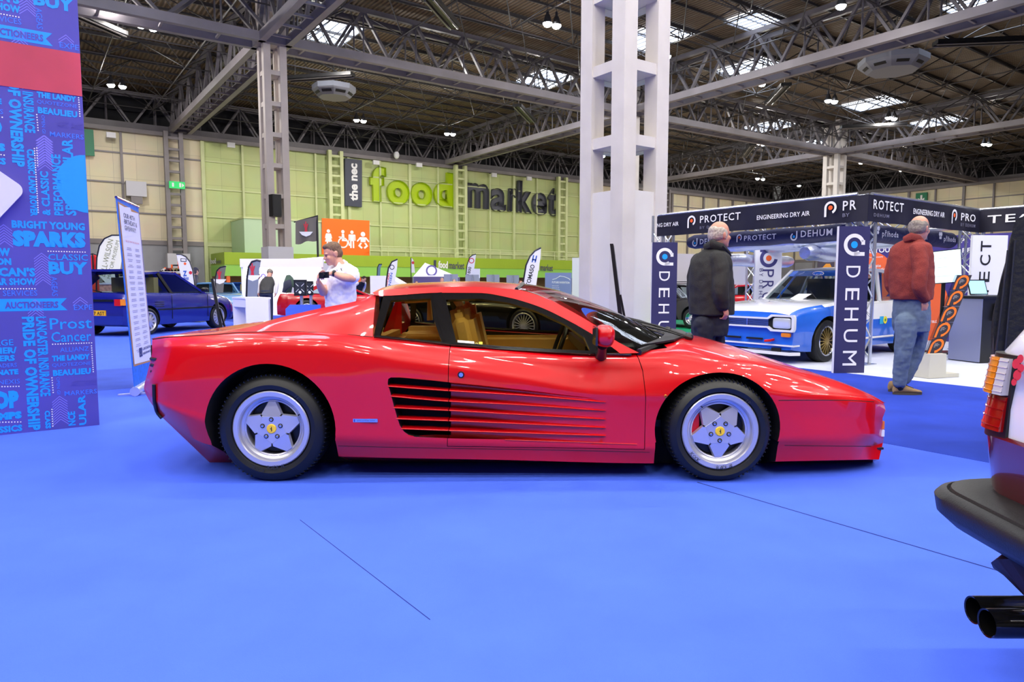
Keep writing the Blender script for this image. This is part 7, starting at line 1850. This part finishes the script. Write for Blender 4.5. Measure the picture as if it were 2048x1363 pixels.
def hair(P, R, parent, m, style, s=1.0, name='hair'):
    mb = MB(); E = lambda a, b, d, r: mb.ell(P(a, b, d), tuple(x * s for x in r), m, 18, 12, R)
    if style == 'full': E(-.018, 0, .052, (.094, .083, .083)); E(-.035, 0, .0, (.078, .083, .08)); E(.046, 0, .094, (.044, .058, .032)); E(-.02, .066, .02, (.03, .016, .04)); E(-.02, -.066, .02, (.03, .016, .04))
    if style == 'fringe':
        E(-.046, 0, -.005, (.066, .080, .068)); E(-.03, .062, .012, (.055, .024, .058)); E(-.03, -.062, .012, (.055, .024, .058)); E(-.06, 0, .035, (.05, .068, .05)); E(.012, .071, .0, (.02, .012, .05)); E(.012, -.071, .0, (.02, .012, .05))
    if style == 'short': E(-.02, 0, .045, (.093, .082, .086)); E(-.04, 0, .0, (.07, .08, .07))
    if style == 'long': E(-.02, 0, .045, (.095, .086, .088)); E(-.05, 0, -.06, (.07, .09, .12))
    return remesh(mb, name, parent, .007 * s, 2, (.012, .008))
def hand(mb, wrist, d, nrm, m, curl=.5, s=1.0, thumb=1):
    """d: pointing direction, nrm: back-of-hand normal"""
    d = V(d).normalized(); n = V(nrm); n = (n - d * n.dot(d)).normalized(); w = d.cross(n) * thumb; wrist = V(wrist)
    R = Matrix((d, w, n)).transposed(); mb.ell(wrist + d * .045 * s, (.052 * s, .040 * s, .016 * s), m, 14, 10, R); mb.tube([wrist - d * .02 * s, wrist + d * .02 * s], [.026 * s, .028 * s], m, 10)
    for i, L in enumerate((.072, .080, .075, .060)):
        p = wrist + d * .085 * s + w * ((.028 - i * .0185) * s); a = 0; pts = [p - d * .02 * s]
        for k in range(3):
            a += curl * (.55 + .12 * i) ; dd = d * math.cos(a) - n * math.sin(a); pts.append(pts[-1] + dd * (L * (.42, .32, .26)[k] + (.02 if k == 0 else 0)) * s)
        mb.tube(pts, [.0088 * s, .0085 * s, .008 * s, .0066 * s], m, 8); mb.ell(pts[-1], (.0066 * s,) * 3, m, 8, 6)
    p = wrist + d * .03 * s + w * .034 * s; pts = [p - w * .012 * s, p + w * .012 * s + d * .022 * s - n * .008 * s, p + w * .016 * s + d * .05 * s - n * (.01 + .02 * curl) * s]; mb.tube(pts, [.012 * s, .010 * s, .008 * s], m, 8); mb.ell(pts[-1], (.008 * s,) * 3, m, 8, 6)
def shoe(name, parent, heel, toe, m, sole):
    heel = V(heel); toe = V(toe); d = (toe - heel); L = d.length; d.normalize(); l = V((-d.y, d.x, 0)); mb = MB()
    def ringz(a, w, z0, z1): return [heel + d * (L * a) + l * (w * math.cos(2 * pi * j / 16)) + Z1 * (z0 + (z1 - z0) * (.5 + .5 * math.sin(2 * pi * j / 16))) for j in range(16)]
    mb.grid([ringz(*q) for q in ((.0, .022, .025, .08), (.06, .034, .02, .115), (.25, .038, .02, .12), (.42, .038, .02, .10), (.6, .045, .02, .075), (.82, .046, .02, .06), (.95, .034, .022, .05), (1.0, .016, .025, .04))], m, closed_u=True)
    mb.add(ringz(0, .022, .025, .08), [tuple(range(16))], m); mb.add(ringz(1.0, .016, .025, .04), [tuple(range(16))], m)
    o = mb.build(name, parent, 60)
    mb = MB(); pts = []
    for j in range(24):
        a = 2 * pi * j / 24; x = .5 + .52 * math.cos(a); pts.append(heel + d * (L * x) + l * (math.sin(a) * (.046 if x > .5 else .042)) + Z1 * .002)
    mb.prism(pts, Z1 * .026, sole); mb.build('sole', o, 40)
    mb = MB()
    for k in range(4): p = heel + d * (L * (.4 + .09 * k)) + Z1 * (.105 - .011 * k); mb.tube([p - l * .02, p + Z1 * .004, p + l * .02], .004, sole, 5)
    mb.build('laces', o)
    return o
def J(Y0): return lambda x, y, dy=0.0: W(x, y, Y0 + dy)

# ---- man in the brick red fleece
j = J(7.0); fw = V((.83, .56, 0)).normalized()
t = thing('person', 'balding grey-haired person in brick red fleece and blue jeans, one hand in a pocket', 'person', V((j(1810, 700).x, 7.0, 0)))
GRAYH = mat('grey_hair', (136, 128, 120), .8, noise=(60, .3)); FLC = mat('brick_red_fleece', (140, 56, 50), .95, noise=(120, .18), bump=(160, .5), sheen=.0); JEAN = mat('blue_jeans', (94, 112, 138), .85, noise=(9, .22), bump=(300, .3)); SUEDE = mat('tan_suede', (150, 122, 84), .9, noise=(20, .15)); SOLE = mat('shoe_sole', (74, 66, 54), .8)
mb = MB(); hf = V((.86, .50, -.02))
P, R = head(mb, j(1839, 456), hf, (.03, 0, 1), SKINP, 1.02, j(1822, 486))
torso(mb, [(j(1822, 640), .10, .15, fw), (j(1822, 560), .10, .15, fw), (j(1822, 500), .08, .15, fw), (j(1824, 484), .05, .08, fw)], SKINP)
limb(mb, [j(1840, 505, -.16), j(1838, 568, -.2), j(1850, 600, -.17)], [.04, .036, .028], SKINP); hand(mb, j(1849, 600, -.17), V((.12, .05, -1)), V((.3, -1, 0)), SKINP, .35, 1.05, -1)
limb(mb, [j(1797, 500, .16), j(1782, 562, .2), j(1800, 600, .2)], [.04, .036, .028], SKINP); hand(mb, j(1800, 598, .2), V((.5, .1, -.8)), V((0, 1, .2)), SKINP, .6)
for a in (((1812, 640, -.07), (1806, 705, -.08), (1797, 764, -.06)), ((1832, 640, .1), (1829, 702, .1), (1810, 760, .1))): limb(mb, [j(*q) for q in a], [.07, .05, .04], SKINP)
remesh(mb, 'body', t, .008)
hair(P, R, t, GRAYH, 'fringe', 1.02)
mb = MB()
torso(mb, [(j(1823, 599), .165, .19, fw), (j(1823, 585), .175, .20, fw), (j(1823, 540), .17, .205, fw), (j(1822, 510), .145, .205, fw), (j(1823, 492), .11, .185, fw), (j(1825, 481), .075, .10, fw), (j(1828, 475), .07, .075, fw)], FLC)
limb(mb, [j(1836, 500, -.14), j(1841, 535, -.20), j(1838, 572, -.23), j(1849, 597, -.19)], [.078, .074, .064, .05], FLC); limb(mb, [j(1800, 500, .14), j(1786, 535, .2), j(1781, 565, .2), j(1797, 592, .18)], [.078, .074, .064, .055], FLC)
fl_o = remesh(mb, 'fleece', t, .008, 3, (.10, .022))
mb = MB(); mb.tube([j(1809, 479, -.02), j(1822, 473, -.09), j(1838, 477, -.07), j(1848, 486, .02), j(1852, 496, .06)], [.022, .026, .022, .016, .008], FLC, 8, flat=1.6); mb.build('collar', fl_o)
mb = MB()
torso(mb, [(j(1822, 662), .13, .165, fw), (j(1822, 640), .145, .175, fw), (j(1823, 610), .14, .17, fw), (j(1823, 590), .13, .16, fw)], JEAN)
limb(mb, [j(1812, 645, -.08), j(1811, 672, -.09), j(1806, 706, -.09), j(1801, 740, -.07), j(1799, 764, -.06)], [.105, .098, .082, .072, .066], JEAN); limb(mb, [j(1834, 645, .08), j(1835, 672, .1), j(1831, 702, .1), j(1819, 735, .1), j(1809, 757, .1)], [.105, .098, .082, .072, .064], JEAN)
remesh(mb, 'jeans', t, .008, 3, (.05, .012))
g = G(1786, 789); g2 = G(1843, 791)
shoe('shoe', t, g, V((g.x + .285, g.y - .01, 0)), SUEDE, SOLE); shoe('shoe', t, V((g.x + .06, g.y + .19, 0)), V((g.x + .33, g.y + .24, 0)), SUEDE, SOLE)
mb = MB(); mb.tube([V((g.x + .06, g.y, .07)), j(1798, 768, -.06)], [.045, .048], mat('dark_sock', (22, 24, 36), .9), 12); mb.tube([V((g.x + .12, g.y + .2, .07)), j(1809, 762, .1)], [.045, .048], mat('dark_sock', (22, 24, 36), .9), 12); mb.build('sock', t)
mb = MB(); mb.tube([P(.09, -.06, .004), P(.05, -.085, .008), P(-.02, -.09, .006)], .0025, SATB, 5); mb.build('glasses', t)

# ---- man in the black jacket
j = J(6.4); fw = V((.80, .60, 0)).normalized()
t = thing('person', 'white-haired person in a long black jacket seen from behind', 'person', V((j(1420, 700).x, 6.4, 0)))
JKT = mat('black_jacket_cloth', (30, 31, 33), .8, noise=(5, .2), bump=(120, .2)); TRO = mat('navy_trousers', (20, 24, 44), .85, bump=(200, .2)); WHH = mat('white_hair', (176, 168, 158), .85, noise=(60, .3))
mb = MB(); P, R = head(mb, j(1439, 469), V((.9, .42, 0)), (.02, 0, 1), SKINP, 1.0, j(1424, 500))
torso(mb, [(j(1422, 640), .10, .15, fw), (j(1422, 560), .10, .15, fw), (j(1422, 520), .08, .15, fw), (j(1424, 500), .05, .08, fw)], SKINP)
limb(mb, [j(1440, 520, -.15), j(1440, 580, -.2), j(1450, 612, -.18)], [.04, .036, .03], SKINP); hand(mb, j(1448, 611, -.19), V((.35, .05, -.95)), V((.7, -.7, .2)), SKINP, .9, 1.1, -1)
limb(mb, [j(1395, 520, .15), j(1390, 580, .18), j(1405, 615, .2)], [.04, .036, .03], SKINP); hand(mb, j(1405, 615, .2), V((.3, .05, -.9)), V((-.3, 1, 0)), SKINP, .5)
for a in (((1408, 650, -.08), (1408, 735), (1408, 800)), ((1430, 650, .08), (1428, 730, .1), (1424, 795, .1))): limb(mb, [j(*q) for q in a], [.07, .05, .04], SKINP)
remesh(mb, 'body', t, .008); hair(P, R, t, WHH, 'fringe', 1.0)
mb = MB()
torso(mb, [(j(1423, 629), .185, .205, fw), (j(1423, 610), .185, .205, fw), (j(1423, 565), .18, .205, fw), (j(1421, 530), .155, .2, fw), (j(1423, 512), .12, .175, fw), (j(1427, 500), .085, .10, fw), (j(1430, 494), .08, .08, fw)], JKT)
limb(mb, [j(1436, 520, -.13), j(1442, 550, -.19), j(1440, 585, -.22), j(1446, 610, -.20)], [.085, .08, .074, .062], JKT); limb(mb, [j(1399, 522, .12), j(1390, 555, .18), j(1388, 590, .18), j(1398, 614, .18)], [.082, .076, .07, .06], JKT)
jk = remesh(mb, 'jacket', t, .008, 3, (.12, .02))
mb = MB(); mb.tube([j(1410, 494, .0), j(1422, 488, -.08), j(1440, 494, -.09), j(1454, 506, -.01), j(1459, 512, .05)], [.02, .026, .028, .02, .014], JKT, 8, flat=1.6); mb.build('collar', jk)
mb = MB(); torso(mb, [(j(1418, 670), .13, .17, fw), (j(1420, 640), .14, .175, fw), (j(1421, 615), .13, .165, fw)], TRO)
limb(mb, [j(1408, 650, -.08), j(1409, 700, -.08), j(1408, 740, -.07), j(1407, 795, -.06)], [.105, .09, .08, .07], TRO); limb(mb, [j(1430, 650, .08), j(1428, 700, .1), j(1426, 735, .1), j(1424, 785, .1)], [.105, .09, .08, .07], TRO)
remesh(mb, 'trousers', t, .008, 3, (.08, .02))
BSH = mat('black_shoe', (20, 20, 22), .5); g = V((j(1400, 800).x, 6.34, 0)); shoe('shoe', t, g, g + V((.27, .06, 0)), BSH, BLACK); g = V((j(1418, 800).x, 6.5, 0)); shoe('shoe', t, g, g + V((.27, .12, 0)), BSH, BLACK)

# ---- man in the white polo shirt looking down at a small camera
j = J(7.8); fw = V((-.78, -.62, 0)).normalized()
t = thing('person', 'short-haired person in a white polo shirt looking down at a small black device', 'person', V((j(682, 700).x, 7.8, 0)))
BRH = mat('brown_hair', (112, 88, 72), .8, noise=(60, .3)); POLO = mat('white_polo', (236, 234, 242), .8, bump=(220, .15)); WASH = mat('pale_jeans', (150, 180, 206), .85, noise=(9, .15))
mb = MB(); hf = V((-.86, -.42, -.30)); P, R = head(mb, j(666, 507), hf, (-.25, -.12, 1), SKIN, 1.0, j(683, 538))
torso(mb, [(j(682, 640), .10, .16, fw), (j(682, 580), .11, .17, fw), (j(684, 550), .10, .17, fw), (j(685, 535), .05, .08, fw)], SKIN)
wl = j(666, 547, -.30); limb(mb, [j(703, 544, -.12), j(705, 557, -.26), wl], [.05, .046, .030], SKIN, 14); limb(mb, [j(706, 556, -.25), j(692, 556, -.30), wl], [.046, .042, .030], SKIN)
hand(mb, wl, V((-1, .12, .02)), V((.1, -.4, .9)), SKIN, .75, 1.05, -1)
wr_ = j(637, 565, -.22); limb(mb, [j(664, 556, .08), j(650, 580, -.05), j(646, 584, -.1)], [.05, .048, .046], SKIN); limb(mb, [j(647, 584, -.1), j(642, 575, -.17), wr_], [.046, .042, .031], SKIN); hand(mb, wr_, V((.05, -.12, 1)), V((-.95, -.1, .1)), SKIN, .7, 1.05, 1)
for a in (((672, 640, .08), (672, 720, .1), (672, 760, .1)), ((692, 640, -.08), (692, 720, -.1), (692, 762, -.1))): limb(mb, [j(*q) for q in a], [.07, .05, .04], SKIN)
remesh(mb, 'body', t, .0065); hair(P, R, t, BRH, 'full', 1.0)
mb = MB()
for k in (-1, 1): mb.tube([P(.094, k * .018, .012), P(.092, k * .036, .016), P(.082, k * .05, .01)], .0042, BRH, 6); mb.tube([P(.094, k * .02, -.004), P(.093, k * .034, -.006), P(.085, k * .046, -.004)], .003, mat('eyelash_dark', (70, 50, 46), .7), 6)
mb.build('eyebrows', t); mb = MB(); mb.tube([P(.104, -.02, -.068), P(.109, 0, -.067), P(.104, .02, -.068)], .0035, mat('lips', (176, 96, 92), .5), 6); mb.build('lips', t)
mb = MB(); torso(mb, [(j(681, 618), .155, .19, fw), (j(681, 600), .16, .195, fw), (j(682, 575), .155, .20, fw), (j(684, 550), .145, .205, fw), (j(685, 541), .12, .175, fw), (j(686, 533), .08, .10, fw), (j(685, 528), .066, .07, fw)], POLO)
limb(mb, [j(696, 541, -.09), j(704, 546, -.16), j(706, 553, -.23)], [.085, .078, .07], POLO); limb(mb, [j(668, 543, .1), j(660, 556, .08), j(654, 568, .02)], [.08, .074, .068], POLO)
po = remesh(mb, 'polo_shirt', t, .008, 3, (.07, .022))
mb = MB(); mb.tube([j(694, 527, .05), j(688, 523, .07), j(680, 527, -.02), j(676, 535, -.12), j(674, 540, -.15)], [.014, .018, .018, .016, .008], POLO, 8, flat=1.6); mb.tube([j(694, 527, .0), j(690, 531, -.1), j(682, 537, -.15)], [.014, .018, .008], POLO, 8, flat=1.6); mb.build('collar', po)
mb = MB(); p = j(683, 540, -.17); mb.prism([p + V((-.012, 0, .02)), p + V((-.004, 0, .02)), p + V((.012, .0, -.016)), p + V((.006, 0, -.018))], V((0, -.004, 0)), INKD); mb.build('chest_motif', po, angle=0)
mb = MB(); torso(mb, [(j(682, 660), .13, .17, fw), (j(682, 625), .14, .175, fw), (j(681, 606), .13, .165, fw)], WASH); limb(mb, [j(671, 645, .09), j(671, 700, .1), j(671, 752, .1)], [.1, .085, .07], WASH); limb(mb, [j(693, 645, -.08), j(693, 700, -.1), j(693, 755, -.1)], [.1, .085, .07], WASH); remesh(mb, 'jeans', t, .01, 3)
g = V((j(673, 760).x, 7.9, 0)); shoe('shoe', t, g, g + V((-.22, -.17, 0)), BSH, BLACK); g = V((j(694, 760).x, 7.7, 0)); shoe('shoe', t, g, g + V((-.22, -.17, 0)), BSH, BLACK)
mb = MB(); dv = V((-.96, .25, 0)); p = j(668.5, 547, -.30); mb.lathe([(.033, -.012), (.036, -.010), (.036, .010), (.033, .012)], p, V((-1, .12, .05)), SATB, 18); mb.lathe([(0, .036), (.018, .036), (.02, .03)], p, V((.1, -.55, .8)), SATB, 18); tag(mb.build('wristwatch'), 'black wristwatch on the wrist above the white polo shirt', 'watch')
mb = MB(); p = j(648, 550, -.33); mb.box(p, (.11, .03, .065), SATB, (.96, -.25, .08), (.25, .96, 0)); mb.lathe([(0, .03), (.02, .03), (.024, .0)], p, V((-.25, -.96, 0)), BLACK, 16); tag(mb.build('compact_camera', angle=30), 'small black camera held in both hands of the white polo wearer', 'camera')

# ---- small figures in the distance
def bystander(px, ytop, Y, label, top, legs, hairm, hstyle='short', face=(0, 1), bend=0.0, Ht=None, vest=None, skin=SKIN, arms='down', vox=.02):
    top_w = W(px, ytop, Y); H_ = Ht or top_w.z; s = H_ / 1.75 if Ht is None and not bend else (Ht or 1.75) / 1.75
    o = V((top_w.x, Y, 0)); f = V((face[0], face[1], 0)).normalized(); l = V((-f.y, f.x, 0))
    t = thing('person', label, 'person', o)
    def Q(a, b, z): # a forward, b left, z up; bend tips the trunk forward about the hips
        z0 = .95
        if z > z0 and bend:
            dz = z - z0; a2 = a + dz * math.sin(bend); z = z0 + dz * math.cos(bend) - a * math.sin(bend) * .3; a = a2
        return o + f * ((a - (.75 * math.sin(bend))) * s) + l * (b * s) + Z1 * (z * s)
    mb = MB(); hd = f * math.cos(bend) - Z1 * math.sin(bend); P, R = head(mb, Q(.02, 0, 1.63), hd, (Q(0, 0, 1.7) - Q(0, 0, 1.5)), skin, s, Q(0, 0, 1.45))
    torso(mb, [(Q(0, 0, .9), .09 * s, .14 * s, f), (Q(0, 0, 1.2), .09 * s, .14 * s, f), (Q(0, 0, 1.45), .05 * s, .08 * s, f)], skin)
    hp = {}
    for k in (-1, 1):
        e = Q(.02 if arms == 'down' else .06, k * .26, 1.13); w = Q(.08, k * .24, .88) if arms == 'down' else Q(.32, k * .12, 1.12); hp[k] = (e, w)
        limb(mb, [Q(0, k * .18, 1.38), e, w], [.04 * s, .036 * s, .03 * s], skin, 10); hand(mb, w, (w - e), l * k, skin, .5, s, -k); limb(mb, [Q(0, k * .09, .9), Q(.02, k * .1, .5), Q(0, k * .1, .08)], [.065 * s, .05 * s, .04 * s], skin, 10)
    remesh(mb, 'body', t, vox * .7, 2); hair(P, R, t, hairm, hstyle, s) if hairm else None
    mb = MB(); torso(mb, [(Q(0, 0, .86), .14 * s, .18 * s, f), (Q(0, 0, 1.1), .145 * s, .19 * s, f), (Q(0, 0, 1.34), .12 * s, .19 * s, f), (Q(0, 0, 1.47), .07 * s, .09 * s, f)], vest or top)
    if not vest:
        for k in (-1, 1): limb(mb, [Q(0, k * .17, 1.38), hp[k][0], hp[k][1]], [.075 * s, .065 * s, .05 * s], top, 10)
    remesh(mb, 'waistcoat' if vest else 'jacket', t, vox, 2, (.08, .02))
    if vest:
        mb = MB()
        for k in (-1, 1): limb(mb, [Q(0, k * .17, 1.38), hp[k][0], hp[k][1]], [.07 * s, .058 * s, .045 * s], top, 10)
        remesh(mb, 'shirt_sleeves', t, vox, 2)
    mb = MB(); torso(mb, [(Q(0, 0, .8), .12 * s, .165 * s, f), (Q(0, 0, .95), .12 * s, .16 * s, f)], legs)
    for k in (-1, 1): limb(mb, [Q(0, k * .085, .85), Q(.02, k * .095, .48), Q(-.01, k * .1, .1)], [.095 * s, .075 * s, .062 * s], legs, 10)
    remesh(mb, 'trousers', t, vox, 2)
    for k in (-1, 1): h_ = o + f * ((-.09 - .75 * math.sin(bend)) * s) + l * (k * .1 * s); shoe('shoe', t, h_, h_ + f * .26 * s, BSH, BLACK)
    return t
NVY = mat('navy_puffer', (28, 28, 58), .6, bump=(12, .6)); DGN = mat('dark_green_cloth', (20, 40, 34), .85); DKJ = mat('dark_jeans', (40, 48, 74), .85); CHV = mat('charcoal_vest', (54, 54, 56), .7, bump=(14, .5)); PTS = mat('pale_shirt', (226, 222, 226), .8); AUB = mat('auburn_hair', (120, 60, 40), .8); DRD = mat('dark_red_top', (120, 40, 48), .85); TEAL = mat('pale_teal_shirt', (140, 206, 220), .8); DKT = mat('dark_top', (38, 38, 44), .85); DKH = mat('dark_hair', (40, 32, 28), .8)
bystander(392, 540, 21.4, 'hooded person in a navy puffer jacket bending by the model stall', NVY, DGN, NVY, 'long', (.2, .96), .9, 1.9)
bystander(541, 556, 19.4, 'balding person in a charcoal padded waistcoat in front of the white booth', PTS, DKJ, GRAYH, 'fringe', (-.1, 1), .75, 1.74, vest=CHV)
bystander(515, 570, 20.8, 'auburn-haired person in a dark red top stooping by the white booth', DRD, DKJ, AUB, 'long', (-.3, .9), .75, 1.6)
bystander(729, 574, 25, 'person in a black waistcoat leaning over right of the white shirt', PTS, DKT, DKH, 'short', (.6, -.6), .85, 1.6, vest=DKT)
for i, (px, yt, Y, tp, hm, lb) in enumerate(((884, 555, 22.5, DKT, GRAYH, 'grey-haired person in a dark top left of the grey display boards'), (908, 558, 21.5, TEAL, GRAYH, 'grey-haired person in a pale teal shirt before the first display board'), (950, 564, 21, TEAL, WHH, 'white-haired person low before the second display board'), (1019, 567, 21, DKT, DKH, 'dark-haired person low before the rightmost display board'), (1041, 561, 20, TEAL, AUB, 'person in a pale teal shirt left of the tall dark lettered flag'), (1071, 568, 19.3, TEAL, BRH, 'person in pale teal bending right of the tall dark lettered flag'), (833, 562, 25, DRD, BRH, 'person in dark red under the edge of the gazebo'))):
    bystander(px, yt, Y, lb, tp, DKJ, hm, 'short', (.3, -.95), .0, None, vox=.025)
